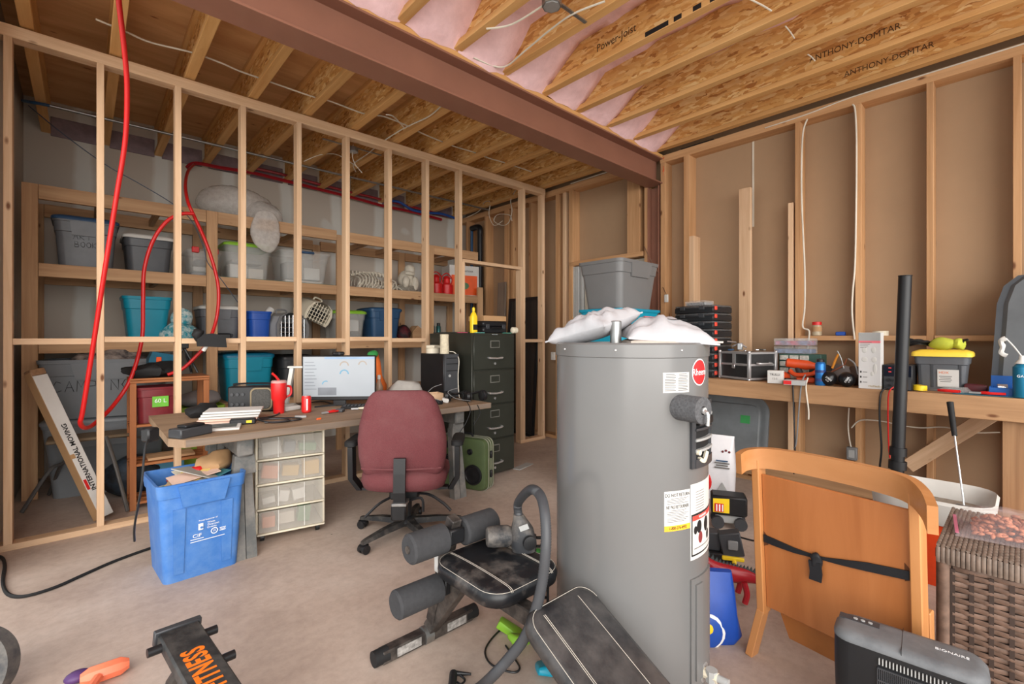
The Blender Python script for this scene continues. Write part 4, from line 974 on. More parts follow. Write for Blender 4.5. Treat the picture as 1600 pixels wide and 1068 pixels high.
B().loft([[V((q * math.cos(a * .2618), q * math.sin(a * .2618), z)) for a in range(24)] for q, z in ((.017, 0), (.017, .001), (.013, .001), (.013, 0))], loop=True).o('emblem_ring', WINK, bn).matrix_local = bfm(.05, .228)
text('25', .014, WINK, bn, bfm(.05, .228), name='print')
for i, (x, z, w_) in enumerate(((-.03, .205, .06), (.09, .235, .03), (.09, .228, .026), (.09, .221, .03), (.02, .192, .16))):
    B().box((0, 0, 0), (w_, .003, .0008)).o('print_line', WINK, bn, smooth=0).matrix_local = bfm(x, z)
PK = [PAPERW, plain('red_print', (190, 60, 50), .6), plain('green_print', (80, 140, 90), .6), plain('tan_print', (204, 176, 136), .7), plain('teal_print', (60, 120, 130), .6), plain('yellow_print', (226, 200, 120), .7)]
PN = ('white sheet', 'red printed flyer', 'green printed flyer', 'tan printed leaflet', 'teal printed leaflet', 'pale yellow leaflet', 'long cream envelope', 'pink receipt', 'grey newsprint page')
PK += [CREAM, plain('pink_paper', (222, 188, 170), .8), plain('newsprint', (170, 166, 158), .8)]
for i in range(9):
    rnd = random.Random(40 + i)
    tag(B().box((0, 0, 0), (rnd.uniform(.2, .28), rnd.uniform(.12, .2), .004)).jit(.012, 9).o('waste_paper', PK[i], loc=(.465 + rnd.uniform(-.05, .05), 3.175 + rnd.uniform(-.05, .05), .445 + .009 * i), rot=(rnd.uniform(-.15, .15), rnd.uniform(-.25, .1), rnd.uniform(0, 3))), PN[i] + ' among the waste in the blue recycling bin', 'paper', 'waste paper in the recycling bin')
tag(B().sph((0, 0, 0), (.09, .07, .05), 16, 10).jit(.045, 13).o('crumpled_bag', CARD, loc=(.58, 3.25, .53)), 'crumpled brown paper bag in the recycling bin', 'paper bag')
tag(B().lathe([(.03, 0), (.032, .01), (.032, .1), (.026, .11)], 14).o('crushed_can', REDP, loc=(.45, 3.30, .49), rot=(R(80), 0, .6)), 'red can lying in the recycling bin', 'can')

# ------------------------------------------------------------------ office chair
BURG = plain('burgundy_fabric', (104, 53, 56), .95, var=.14, scale=160, dust=((120, 80, 80), .4, 3), bmp=.004)
cc = FL(637, 834)
ch = thing('office_chair', 'burgundy fabric office chair on five casters seen from behind', 'chair', (cc.x, cc.y, 0), R(-40))
def bk(z, w_, th, y): return [V((p.x, p.y + y + .10 * (p.x / .28) ** 2 * .35, z)) for p in rr(w_, th, th * .48, 0, 5)]
bb_ = B().loft([bk(.435, .40, .03, -.185), bk(.445, .46, .07, -.185), bk(.48, .505, .10, -.188), bk(.56, .535, .11, -.195), bk(.66, .54, .11, -.205), bk(.76, .51, .105, -.215), bk(.86, .45, .095, -.225), bk(.92, .39, .08, -.232), bk(.95, .33, .055, -.236), bk(.962, .26, .02, -.238)])
bk_o = bb_.o('backrest', BURG, ch, smooth=80)
B().tube([V((p.x, p.y - .188 + .035 * (p.x / .28) ** 2 - .0, .487)) for p in [V((x, -.053 * (1 - .15 * abs(x) / .25), 0)) for x in [-.24 + .04 * k for k in range(13)]]], .006, 6).o('piping', BURG, bk_o)
B().loft([rr(.42, .38, .12, .335), rr(.50, .47, .13, .355), rr(.53, .50, .14, .40), rr(.52, .49, .14, .44), rr(.46, .43, .13, .462), rr(.3, .3, .1, .468)]).o('seat', BURG, ch, smooth=80)
B().tube([(0, -.17, .27), (0, -.27, .30), (0, -.275, .40), (0, -.262, .50)], .001, 4).bm.free()
B().loft([[V((x, y, z)) for x in (-.035, .035) for y in (q - .012, q + .012)][:2] + [V((.035, q + .012, z)), V((-.035, q + .012, z))] if 0 else [V((-.035, q - .012, z)), V((.035, q - .012, z)), V((.035, q + .012, z)), V((-.035, q + .012, z))] for q, z in ((-.20, .235), (-.262, .27), (-.272, .36), (-.266, .47), (-.258, .56))]).o('spine_bar', BLACK, ch, smooth=0)
B().lh((-.09, -.14, .27), (.09, .14, .335), .01).o('mechanism', BLACK, ch); B().lh((-.045, -.29, .28), (.045, -.19, .30), .004).o('clamp', GALV, ch)
B().lh((-.05, -.28, .19), (.04, -.2, .285), .01).o('tilt_housing', BLACK, ch)
for pts in (((.05, -.1, .30), (.16, -.16, .31), (.25, -.2, .27), (.30, -.22, .23)), ((-.05, -.1, .29), (-.14, -.16, .26), (-.22, -.20, .19)), ((.04, -.18, .28), (.12, -.2, .30), (.13, -.2, .22))):
    B().tube(pts, .009, 6).o('lever', BLACK, ch)
B().cyl((0, 0, .10), (0, 0, .27), .028, n=14).o('gas_lift', BLACK, ch)
B().lathe([(.055, .07), (.06, .09), (.04, .12), (.03, .125)], 18).o('hub', BLACK, ch)
DUSTB = plain('dusty_black', (36, 35, 35), .5, dust=((120, 112, 104), .5, 9, .5))
for k in range(5):
    a = R(72 * k + 16); d = V((math.cos(a), math.sin(a), 0)); n = V((-d.y, d.x, 0))
    ring = lambda r, z, w_, h: [d * r + n * w_ + V((0, 0, z)), d * r - n * w_ + V((0, 0, z)), d * r - n * w_ * .7 + V((0, 0, z + h)), d * r + n * w_ * .7 + V((0, 0, z + h))]
    B().loft([ring(.03, .075, .032, .035), ring(.2, .07, .026, .03), ring(.33, .06, .02, .022), ring(.355, .058, .014, .018)]).o('base_arm', DUSTB, ch)
    c = d * .34; ca = B()
    for s in (-1, 1): ca.cyl(c + n * s * .008 + V((0, 0, .028)), c + n * s * .028 + V((0, 0, .028)), .027, n=14)
    w2 = ca.o('caster', BLACK, ch)
    B().lathe([(.03, .03), (.03, .05), (.012, .06)], 12, c).o('hood', BLACK, w2)
for s in (-1, 1):
    ar = B().loft([[V((s * x, y, z)) + V((0, q, 0)) for q in (-.04, .04)] + [V((s * (x + .03), y, z)) + V((0, q, 0)) for q in (.04, -.04)] for x, y, z in ((.27, -.06, .32), (.315, -.09, .40), (.315, -.10, .60))]).o('arm_post', BLACK, ch)
    B().loft([rr(.06, .05, .02, .60), rr(.075, .26, .03, .605), rr(.075, .26, .03, .63), rr(.055, .24, .025, .64)]).xf(Mx.Translation((s * .33, -.02, 0))).o('arm_pad', BLACKR, ch)
    B().lh((s * .2 - .07, -.09, .318), (s * .2 + .07, -.03, .334)).o('arm_bracket', BLACK, ch)

# ------------------------------------------------------------------ filing cabinet, suitcase
FC = plain('olive_black_enamel', (56, 57, 50), .35, .3, var=.1, scale=4)
fx_, fy_ = 2.55, 3.31
fcb = thing('filing_cabinet', 'dark olive metal filing cabinet with four drawers', 'filing cabinet', (fx_, fy_, 0))
B().lh((0, .012, .02), (.51, .70, 1.32), .004).o('body', FC, fcb)
for i in range(4):
    zb = .03 + .32 * i
    d = B().lh((.012 + (.012 if i == 0 else 0), -.004, zb), (.498, .0118, zb + .308), .004).o('drawer', FC, fcb)
    B().lh((.2, -.009, zb + .195), (.31, -.0042, zb + .262)).o('label_frame', plain('dull_nickel', (140, 138, 130), .4, .5), d, smooth=0); B().lh((.207, -.0105, zb + .202), (.303, -.0092, zb + .255)).o('label_card', FC, d, smooth=0)
    B().tube([(.175, -.004, zb + .105), (.18, -.028, zb + .103), (.255, -.034, zb + .098), (.33, -.028, zb + .103), (.335, -.004, zb + .105)], .009, 6).o('handle', CHROME, d)
    B().cyl((.255, -.01, zb + .05), (.255, -.0042, zb + .05), .012, n=12).o('lock', CHROME, d)
B().lh((.22, -.006, 1.303), (.29, -.002, 1.313)).o('maker_plate', CHROME, fcb, smooth=0)
zt = 1.32
def on_cab(px): return OY(px, 519, fy_ + .12)
p = on_cab(740); yb = thing('detergent_bottle', 'yellow plastic bottle standing on the filing cabinet', 'bottle', (p.x, fy_ + .12, zt))
B().loft([rr(.06, .045, .015, 0), rr(.066, .05, .016, .01), rr(.066, .05, .016, .15), rr(.04, .035, .012, .185), rr(.022, .022, .01, .195), rr(.02, .02, .01, .205)]).o('bottle', YELLOW, yb); B().lathe([(.014, .203), (.014, .23), (.005, .24)], 10).o('nozzle', YELLOW, yb); B().lh((-.024, -.0265, .03), (.024, -.025, .08)).o('label', INK, yb, smooth=0)
p = on_cab(772); rk = thing('equipment_case', 'black latched equipment case on the filing cabinet', 'case', (p.x, fy_ + .2, zt))
B().lh((-.15, -.1, 0), (.15, .12, .06), .012).o('base', BLACK, rk); B().lh((-.15, -.1, .062), (.15, .12, .115), .012).o('lid', BLACK, rk)
for x in (-.1, .1): B().lh((x - .02, -.112, .04), (x + .02, -.1, .085), .003).o('latch', DGREY, rk)
B().tube([(-.05, -.1, .05), (-.05, -.125, .05), (.05, -.125, .05), (.05, -.1, .05)], .007, 6).o('handle', BLACK, rk)
tag(B().lh((-.14, -.12, 0), (.14, .12, .05), .003).o('small_carton', CARD, loc=(p.x, fy_ + .22, zt + .116)), 'flat cardboard box on the black equipment case', 'carton')
tag(B().lathe([(.02, -.03), (.03, -.025), (.03, .025), (.02, .03)], 14, (0, 0, .03), (1, 0, 0)).o('thread_roll', CREAM, loc=(OY(797, 512, fy_ + .1).x + .01, fy_ + .05, zt)), 'small cream roll at the cabinet top edge', 'roll')
for qx, m, lab in ((725, plain('magenta', (190, 70, 100), .6), 'magenta strip on the filing cabinet top'), (752, plain('aqua_strip', (110, 190, 180), .6), 'aqua strip on the filing cabinet top'), (797, plain('sea_green', (70, 150, 130), .6), 'sea green strip at the filing cabinet corner')):
    p = OY(qx, 521, fy_ + .02); tag(B().lh((-.05, 0, 0), (.05, .03, .006), .001).o('plastic_strip', m, loc=(min(p.x, fx_ + .45), fy_ + .03, zt)), lab, 'strip')
tag(B().lh((0, 0, 0), (.24, .5, .012), .002).o('dark_binder', plain('dark_binder', (40, 46, 44), .5), loc=(fx_ + .01, fy_ + .15, zt)), 'dark binder lying flat on the filing cabinet', 'binder')
tag(B().box((0, 0, .004), (.26, .08, .008), .001).o('floor_vent', LGREY, loc=(3.22, 3.36, 0), rot=(0, 0, .25)), 'light grey floor grille beside the filing cabinet', 'vent')
SG = plain('suitcase_green', (78, 92, 58), .5, var=.1, scale=12)
su = thing('suitcase', 'olive green suitcase with built-in speakers beside the filing cabinet', 'suitcase', (2.46, 3.0, 0), R(20))
sr = lambda x, g=0: [V((x, .26 + p.x, .215 + p.y)) for p in rr(.50 - g, .43 - g, .06, 0, 5)]
B().loft([sr(-.005, .03), sr(0, .01), sr(.02, 0), sr(.125, 0), sr(.145, .01), sr(.15, .03)]).o('shell', SG, su)
for x in (.04, .075, .11): B().loft([sr(x - .006, -.006), sr(x - .006, -.012), sr(x + .006, -.012), sr(x + .006, -.006)], loop=True).o('trim_band', plain('pale_trim', (176, 178, 158), .4, .4), su)
for y, z, r_ in ((.13, .13, .085), (.36, .2, .085), (.16, .32, .025), (.40, .36, .03)):
    q = B().lathe([(r_, 0), (r_, .012), (r_ * .85, .014), (r_ * .8, .006), (r_ * .3, .003), (r_ * .05, .01)], 24, (-.004, y, z), (-1, 0, 0)).o('speaker', BLACK, su)
B().tube([(.07, .18, .43), (.07, .2, .455), (.07, .30, .455), (.07, .32, .43)], .01, 6).o('handle', BLACK, su)
for z in (.14, .30): B().lh((.06, -.006, z - .03), (.09, .012, z + .03), .004).o('latch', BLACK, su)
cable('extension_cord', 'black extension cord curving across the floor by the stud wall', [FL(px, py) + V((0, 0, .008)) for px, py in ((-20, 868), (2, 872), (8, 885), (5, 910), (10, 927), (25, 934), (50, 931), (90, 918), (130, 900), (180, 878), (235, 858), (262, 850))], .0085, BLACKR, 'cord')
tag(B().tube([(.02 * math.cos(a * .7), .02 * math.sin(a * .7), .006) for a in range(10)], .004, 5).o('wire_ring', plain('dull_brass', (140, 116, 80), .5, .5), loc=FL(173, 822)), 'small wire ring on the floor at the bottom plate', 'ring')
cable('drooping_cable', 'black cord hanging behind the drawer tower', [(1.42, 4.09, .55), (1.42, 4.06, .4), (1.38, 4.0, .2), (1.25, 3.85, .1), (1.1, 3.75, .01)], .006, BLACK)

# ------------------------------------------------------------------ water heater
HC = V((1.555, 1.029, 0)); HR = .28; HH = 1.262
HEAT = plain('heater_grey_enamel', (116, 115, 114), .26, .1, var=.03, scale=3)
wh = thing('water_heater', 'tall grey cylindrical water heater in the middle of the floor', 'water heater', HC)
B().lathe([(HR - .02, 0), (HR, .02), (HR, 1.215), (HR - .003, 1.216)], 96).o('tank_jacket', HEAT, wh, smooth=30)
B().lathe([(HR + .001, 1.212), (HR + .004, 1.214), (HR + .004, HH - .006), (HR - .002, HH), (HR - .02, HH), (HR - .022, HH - .006), (.01, HH - .004)], 96, c0=False).o('top_rim', HEAT, wh, smooth=30)
def hpt(px, py):
    """height and angle on the heater's face of a photographed point"""
    d = _ray(px, py); a = d.x ** 2 + d.y ** 2; b = -2 * (d.x * HC.x + d.y * HC.y); c = HC.x ** 2 + HC.y ** 2 - HR ** 2
    q = max(b * b - 4 * a * c, 0); t = (-b - math.sqrt(q)) / (2 * a)
    return math.atan2(d.y * t - HC.y, d.x * t - HC.x), EYE + d.z * t
def hv(a, z, r=HR): return V((r * math.cos(a), r * math.sin(a), z))
def patch(name, a0, a1, z0, z1, mat, parent, r0=HR, th=.001, n=10):
    rg = []
    for i in range(n + 1):
        a = a0 + (a1 - a0) * i / n; rg.append([hv(a, z0, r0), hv(a, z0, r0 + th), hv(a, z1, r0 + th), hv(a, z1, r0)])
    return B().loft(rg).o(name, mat, parent, smooth=30)
def htext(s, size, a, z, mat, parent, r=HR + .0016, sx=1.0, depth=.0004):
    return text(s, size, mat, parent, Mx.Identity(4), name='print', sx=sx, depth=depth, bend=lambda c: hv(a + c.x / HR, z + c.y, r + c.z))
for px in (884, 962, 1064):
    a, z = hpt(px, 543); B().sph((0, 0, 0), (.005, .005, .005), 8, 5).o('screw', CHROME, wh, loc=hv(a, 1.238, HR + .003))
# emblem
LOGO = plain('emblem_red', (200, 40, 44), .35)
a, z = hpt(1092.5, 581)
def disc(name, a, z, ra, rz_, r, mat, parent):
    rg = [[hv(a + ra * k * math.cos(t * .2618) / HR, z + rz_ * k * math.sin(t * .2618), r) for t in range(24)] for k in (1, .66, .33, .02)]
    return B().loft(rg).o(name, mat, parent, smooth=30)
disc('emblem_border', a, z, .046, .046, HR + .0014, WINK, wh); em = disc('emblem', a, z, .042, .042, HR + .0020, LOGO, wh)
htext('Rheem', .032, a, z, WINK, wh, HR + .0026)
# stickers
a0, z1 = hpt(1035.5, 582); a1, z0 = hpt(1076, 612)
st = patch('sticker', a0, a1, z0, z1, PAPERW, wh)
for k in range(11):
    for q0, q1 in ((.06, .46), (.54, .94)):
        zz = z1 - (z1 - z0) * (.1 + .08 * k); patch('print_line', a0 + (a1 - a0) * (q0 + (.04 if k < 3 else 0)), a0 + (a1 - a0) * (q1 - (.05 if k % 3 == 0 else 0)), zz, zz + .0022, INKG, wh, HR + .0012, .0004, 3)
a0, z1 = hpt(1037.5, 768); a1, z0 = hpt(1077.5, 824)
patch('sticker', a0, a1, z0, z1, PAPERW, wh)
patch('sticker_footer', a0, a1, z0, z0 + .018, plain('sticker_amber', (240, 176, 50), .6), wh, HR + .0011, .0005)
am = (a0 + a1) / 2; hw = (a1 - a0) * HR
htext('DO NOT RETURN', .0155, am, z1 - .014, INK, wh, sx=hw / .132); htext('NE PAS RETOURNER', .0155, am, z1 - .053, INK, wh, sx=hw / .165); htext('1-800-276-4992', .0135, am, z0 + .009, INK, wh, HR + .0022, sx=hw / .13)
for k in range(12):
    zz = z1 - .026 - .0052 * k - (.018 if k > 3 else 0)
    if zz > z0 + .02: patch('print_line', a0 + .1 * (a1 - a0) + (.05 if k % 4 == 0 else 0), a1 - (a1 - a0) * (.08 + .09 * (k % 3)), zz, zz + .0016, INKG, wh, HR + .0012, .0004, 3)
a0, z1 = hpt(1078.5, 757); _, z0 = hpt(1078.5, 876); a1 = a0 + .62
st = patch('warning_label', a0, a1, z0, z1, PAPERW, wh)
zm = z1 - (z1 - z0) * .40
patch('warning_frame', a0 + .015, a1 - .02, z0 + .012, zm, INK, wh, HR + .0012, .0004); patch('warning_field', a0 + .033, a1 - .03, z0 + .018, zm - .006, PAPERW, wh, HR + .0017, .0004)
patch('warning_strip', a0 + .033, a1 - .03, zm - .022, zm - .006, plain('sticker_red', (220, 70, 60), .6), wh, HR + .0022, .0004)
htext('WARNING', .012, a0 + .26, zm - .014, WINK, wh, HR + .003)
for k, (x, z, s) in enumerate(((.09, .055, .014), (.17, .047, .022), (.2, .085, .02), (.36, .05, .026), (.42, .09, .018))): disc('pictogram', a0 + x, zm - z, s * .7, s, HR + .0024, INK if k != 2 else plain('sticker_maroon', (130, 50, 50), .6), wh)
for k in range(11):
    zz = zm - .118 - .0115 * k
    if zz > z0 + .024: patch('print_line', a0 + .06, a0 + .52 - .06 * (k % 3), zz, zz + .003, INKG, wh, HR + .0022, .0004, 5)
for k in range(9): patch('print_line', a0 + .1, a0 + .30, z1 - .03 - .009 * k, z1 - .0285 - .009 * k, INKG, wh, HR + .0012, .0004, 4)
# element access opening
a0, z1 = hpt(1077.5, 628); _, z0 = hpt(1077.5, 732); a1 = a0 + .58
def hbox(name, a0, a1, z0, z1, r0, r1, mat): return patch(name, a0, a1, z0, z1, mat, wh, r0, r1 - r0, 8)
hbox('access_recess', a0 + .03, a1, z0 + .02, z1 - .01, HR, HR + .0015, BLACKR)
hbox('access_frame', a0, a0 + .07, z0, z1, HR, HR + .010, DGREY); hbox('access_frame', a0 + .06, a1, z0, z0 + .03, HR, HR + .012, DGREY); hbox('access_frame', a0 + .06, a1, z1 - .02, z1, HR, HR + .010, DGREY); hbox('access_frame', a1 - .04, a1, z0, z1, HR, HR + .010, DGREY)
for q in (.22, .42, .58, .74): hbox('terminal_bar', a0 + .06, a1 - .04, z1 - (z1 - z0) * q - .004, z1 - (z1 - z0) * q + .004, HR + .002, HR + .014, LGREY if q != .42 else DGREY)
hbox('thermostat', a0 + .1, a1 - .06, z1 - (z1 - z0) * .36, z1 - (z1 - z0) * .26, HR + .002, HR + .018, BLACK)
for q in (.28, .76): B().cyl(hv(a0 + .1, z1 - (z1 - z0) * q, HR + .002), hv(a0 + .1, z1 - (z1 - z0) * q, HR + .02), .009, n=10).o('terminal', CREAM, wh)
B().tube([hv(a0 + .14, z0 + .03, HR + .008), hv(a0 + .22, z0 + .02, HR + .012), hv(a0 + .32, z0 + .045, HR + .01)], .008, 6).o('wire', CREAM, wh)
# insulated relief valve
a, z = hpt(1063, 636); n_ = V((math.cos(a), math.sin(a), 0)); d_ = (RGT * .75 - FWD * .55).normalized()
d_ = (-FWD * .80 + RGT * .52).normalized()
c0 = hv(a, z, HR - .01); c1 = hv(a, z, HR) + d_ * .085
FOAM = plain('foam_grey', (88, 88, 90), .9, var=.3, scale=120, bmp=.004)
B().loft([[c0 + (V((0, 0, 1)) * math.sin(t * .2618) + V((-d_.y, d_.x, 0)) * math.cos(t * .2618)) * .043 for t in range(24)], [c1 + (V((0, 0, 1)) * math.sin(t * .2618) + V((-d_.y, d_.x, 0)) * math.cos(t * .2618)) * .043 for t in range(24)], [c1 + d_ * .0005 + (V((0, 0, 1)) * math.sin(t * .2618) + V((-d_.y, d_.x, 0)) * math.cos(t * .2618)) * .014 for t in range(24)], [c1 - d_ * .02 + (V((0, 0, 1)) * math.sin(t * .2618) + V((-d_.y, d_.x, 0)) * math.cos(t * .2618)) * .012 for t in range(24)]]).o('foam_sleeve', FOAM, wh)
B().cyl(c1 - d_ * .018, c1 + d_ * .006, .011, n=12).tube([c1 + d_ * .004, c1 + d_ * .016 + V((0, 0, -.01)), c1 + d_ * .016 + V((0, 0, -.045))], .006, 6).o('relief_valve', CHROME, wh)
# lower cover and drain valve
a0, z1 = hpt(1078, 905); a1 = a0 + .55
patch('lower_cover', a0, a1, .10, z1 - .0, HEAT, wh, HR, .006, 12); patch('lower_cover_ridge', a0 + .07, a0 + .2, .13, z1 - .02, HEAT, wh, HR + .006, .006, 6)
a, z = hpt(1098, 1048); n_ = V((math.cos(a), math.sin(a), 0)); q = hv(a, z, HR)
B().cyl(q, q + n_ * .006, .032, n=20).o('drain_escutcheon', ALU, wh); B().cyl(q, q + n_ * .05, .017, n=8).o('drain_valve', CREAM, wh); B().cyl(q + n_ * .05, q + n_ * .085, .013, n=14).cyl(q + n_ * .03 + V((0, 0, -.02)), q + n_ * .03 + V((0, 0, .02)), .02, n=8).o('drain_spout', LGREY, wh)
# nipples on top
for px in (962, 1010):
    p = FL(px, 533, HH) if 0 else OD(px, 527, 1.68 if px == 962 else 1.85) - HC
    B().lathe([(.020, HH - .004), (.020, HH + .075), (.016, HH + .078), (.014, HH + .07)], 18, (p.x, p.y, 0)).o('pipe_nipple', GALV, wh)
# bags lying on the heater
def pillow(L, W, Hh, mat, name='bag', n=18, flat=0.0, seed=0, amp=.012, parent=None, pw=4):
    b = B(); top = []; bot = []
    for j in range(n + 1):
        v = -1 + 2 * j / n; rt = []; rb = []
        for i in range(n + 1):
            u = -1 + 2 * i / n
            k = max(0, (1 - abs(u) ** pw) * (1 - abs(v) ** pw)) ** .55
            x = u * L / 2 * (1 - .07 * (1 - v * v)); y = v * W / 2 * (1 - .07 * (1 - u * u))
            nz = amp * k * NZ.noise(V((u * 3 + seed, v * 3, seed))) * 2 + amp * .6 * k * NZ.noise(V((u * 9 + seed, v * 9, seed)))
            rt.append(V((x, y, .003 + Hh * k + nz))); rb.append(V((x, y, -.003 - flat * Hh * k)))
        top.append(rt); bot.append(rb)
    vs = [[b.bm.verts.new(p) for p in r] for r in top]; vb = [[b.bm.verts.new(p) for p in r] for r in bot]
    for j in range(n):
        for i in range(n):
            b.bm.faces.new((vs[j][i], vs[j][i + 1], vs[j + 1][i + 1], vs[j + 1][i])); b.bm.faces.new((vb[j][i], vb[j + 1][i], vb[j + 1][i + 1], vb[j][i + 1]))
    for i in range(n):
        b.bm.faces.new((vs[0][i], vb[0][i], vb[0][i + 1], vs[0][i + 1])); b.bm.faces.new((vs[n][i], vs[n][i + 1], vb[n][i + 1], vb[n][i])); b.bm.faces.new((vs[i][0], vs[i + 1][0], vb[i + 1][0], vb[i][0])); b.bm.faces.new((vs[i][n], vb[i][n], vb[i + 1][n], vs[i + 1][n]))
    return b
BAGW = plain('white_sack', (184, 183, 186), .45, var=.06, scale=7, bmp=.012)
c = OD(928, 527, 1.82)
b1 = thing('paper_sack', 'white sack propped up at its right side on the heater, left of two', 'sack', (c.x, c.y, HH + .055), 0, None, (R(2), R(-22), R(-42)))
pillow(.28, .28, .05, BAGW, flat=.9, seed=3, pw=3, amp=.016).o('sack', BAGW, b1, smooth=60)
B().box((-.02, .02, .054), (.06, .03, .002)).o('print', plain('sack_print', (176, 120, 108), .7), b1)
b1.matrix_local = Mx.Translation((c.x, c.y, HH + .058)) @ Mx.Rotation(R(-42), 4, 'Z') @ Mx.Rotation(R(-17), 4, 'Y') @ Mx.Rotation(R(45), 4, 'Z')
c = OD(1035, 527, 1.74)
b2 = thing('paper_sack', 'white sack lying flat on the heater, right of two', 'sack', (c.x, c.y, HH + .012), 0, None, (R(3), R(4), R(-44)))
pillow(.31, .28, .075, BAGW, flat=.1, seed=9, pw=2.2, amp=.016).o('sack', BAGW, b2, smooth=60)
B().box((.03, -.03, .076), (.1, .006, .002), rot=Mx.Rotation(.3, 3, 'Z')).o('print', INK, b2); B().box((-.03, .0, .079), (.09, .02, .002)).o('print', plain('sack_red', (200, 90, 90), .7), b2)
b3 = pillow(.32, .28, .008, BAGW, seed=14, amp=.006)
tag(b3.o('folded_sack', plain('sack_beige', (196, 182, 170), .6), loc=(c.x, c.y, HH + .002), rot=(0, 0, R(-40))), 'flattened beige sack under the right white sack on the heater', 'sack')

# totes stacked behind the heater
GT2 = plain('tote_mid_grey', (112, 112, 112), .33, var=.04)
tote('storage_tote', 'grey storage tote at the top of the stack behind the heater', (3.36, 2.33, 1.517), 0, .56, .42, .385, GT2, None, taper=.82, group='totes stacked behind the heater')
tote('storage_tote', 'teal storage tote under the grey one behind the heater', (3.37, 2.33, 1.205), 0, .56, .42, .30, TEAL, plain('teal_lid2', (24, 136, 164), .38), taper=.86, panel=False, group='totes stacked behind the heater', lidh=.006)
tote('storage_tote', 'lidded grey storage tote second from the floor behind the heater', (3.37, 2.33, .60), 0, .56, .42, .565, GT2, GT2, taper=.88, group='totes stacked behind the heater')
tote('storage_tote', 'lidded grey storage tote standing on the floor behind the heater', (3.37, 2.33, 0), 0, .56, .42, .56, GT2, GT2, taper=.88, group='totes stacked behind the heater')

# ------------------------------------------------------------------ exercise bench
EB = V((1.11, 1.31, 0))
LEATH = plain('black_vinyl', (24, 25, 28), .36, var=.15, scale=30, dust=((120, 112, 106), .75, 7, .5))
LEATH2 = plain('black_vinyl_scuffed', (24, 25, 29), .38, var=.15, scale=30, dust=((88, 84, 82), .8, 3.2, .44))
FRM = plain('frame_dark_steel', (52, 48, 46), .45, .3, var=.2, dust=((130, 120, 112), .4, 12))
eb = thing('exercise_bench', 'black decline exercise bench with foam leg rollers before the heater', 'exercise bench', EB)
sp_ = B().loft([rr(.28, .32, .06, .392, 6, (.02, .01)), rr(.335, .375, .08, .402, 6, (.02, .01)), rr(.345, .385, .085, .425, 6, (.02, .01)), rr(.335, .375, .08, .446, 6, (.02, .01)), rr(.30, .34, .07, .457, 6, (.02, .01)), rr(.1, .12, .03, .462, 6, (.02, .01))]).o('seat_pad', LEATH, eb, smooth=70)
STI = plain('stitch_thread', (196, 188, 176), .7)
for x in (-.075, -.069, .115, .121):
    B().tube([(x, -.178, .445), (x, -.155, .4575), (x, -.05, .4625), (x, .07, .4625), (x, .17, .4575), (x, .193, .447)], .0009, 4).o('stitching', STI, sp_)
B().tube(rr(.330, .370, .079, .4485, 6, (.02, .01)) + [rr(.330, .370, .079, .4485, 6, (.02, .01))[0]], .0009, 4, 1).o('stitching', STI, sp_)
m = Mx.Translation((.0, -.30, .455)) @ Mx.Rotation(R(29), 4, 'X')
bp = B().loft([rr(.24, .70, .05, -.062, 6, (0, -.37)), rr(.29, .74, .06, -.045, 6, (0, -.37)), rr(.30, .75, .06, -.02, 6, (0, -.37)), rr(.288, .735, .055, .0, 6, (0, -.37)), rr(.255, .70, .05, .008, 6, (0, -.37)), rr(.08, .5, .02, .01, 6, (0, -.37))]).xf(m).o('back_pad', LEATH2, eb, smooth=70)
for x in (-.09, -.084, .07):
    B().tube([m @ V((x, -.002, -.012)), m @ V((x, -.03, .006)), m @ V((x, -.1, .0105)), m @ V((x, -.6, .0105)), m @ V((x, -.72, .005))], .0009, 4).o('stitching', STI, bp)
B().tube([m @ V((p.x, p.y, .004)) for p in rr(.28, .725, .055, 0, 6, (0, -.37))], .0009, 4, 1).o('piping', STI, bp)
def rtube(name, p0, p1, w_, h, mat=FRM, up=(0, 0, 1)): return board(name, p0, p1, w_, h, mat, eb, up, bev=.004)
rtube('main_rail', (0, .22, .355), (0, -.25, .345), .05, .06); rtube('main_rail', (0, -.24, .345), (0, -1.0, -.01 + .05), .05, .06)
rtube('front_leg', (-.02, .395, .05), (-.02, .14, .36), .05, .055); rtube('roller_post', (-.03, .36, .1), (-.03, .21, .57), .045, .05)
rtube('front_foot', (-.25, .397, .028), (.19, .397, .028), .05, .05)
for x in (-.25, .19):
    cp = B().cyl((x - .03, .397, .03), (x + .03, .397, .03), .03, n=12).o('foot_cap', BLACKR, eb)
for x0, x1 in ((-.19, -.08), (.05, .15)):
    B().lh((x0, .3705, .012), (x1, .3719, .046)).o('sticker', plain('foot_sticker', (150, 146, 142), .5, var=.5, scale=60), eb, smooth=0)
B().lh((-.054, .29, .33), (-.05, .315, .45), 0).o('sticker', PAPERW, eb, smooth=0)
B().cyl((-.06, .397, .028), (-.02, .397, .028), .036, n=14).o('foot_clamp', GALV, eb)
FOAMB = plain('black_foam', (58, 58, 60), .9, var=.12, scale=60)
for y, z, xs, r_ in ((.21, .505, ((-.235, -.075), (.005, .17)), .055), (.245, .30, ((-.27, -.075), (.005, .15)), .052)):
    B().cyl((-.24, y, z), (.17, y, z), .014, n=10).o('roller_bar', FRM, eb)
    for a, c_ in xs:
        B().lathe([(.02, 0), (r_ - .008, 0), (r_, .008), (r_, c_ - a - .008), (r_ - .008, c_ - a), (.02, c_ - a)], 24, (a, y, z), (1, 0, 0)).o('foam_roller', FOAMB, eb)
    B().lh((-.07, y - .03, z - .03), (0, y + .03, z + .03), .006).o('roller_bracket', BLACK, eb)
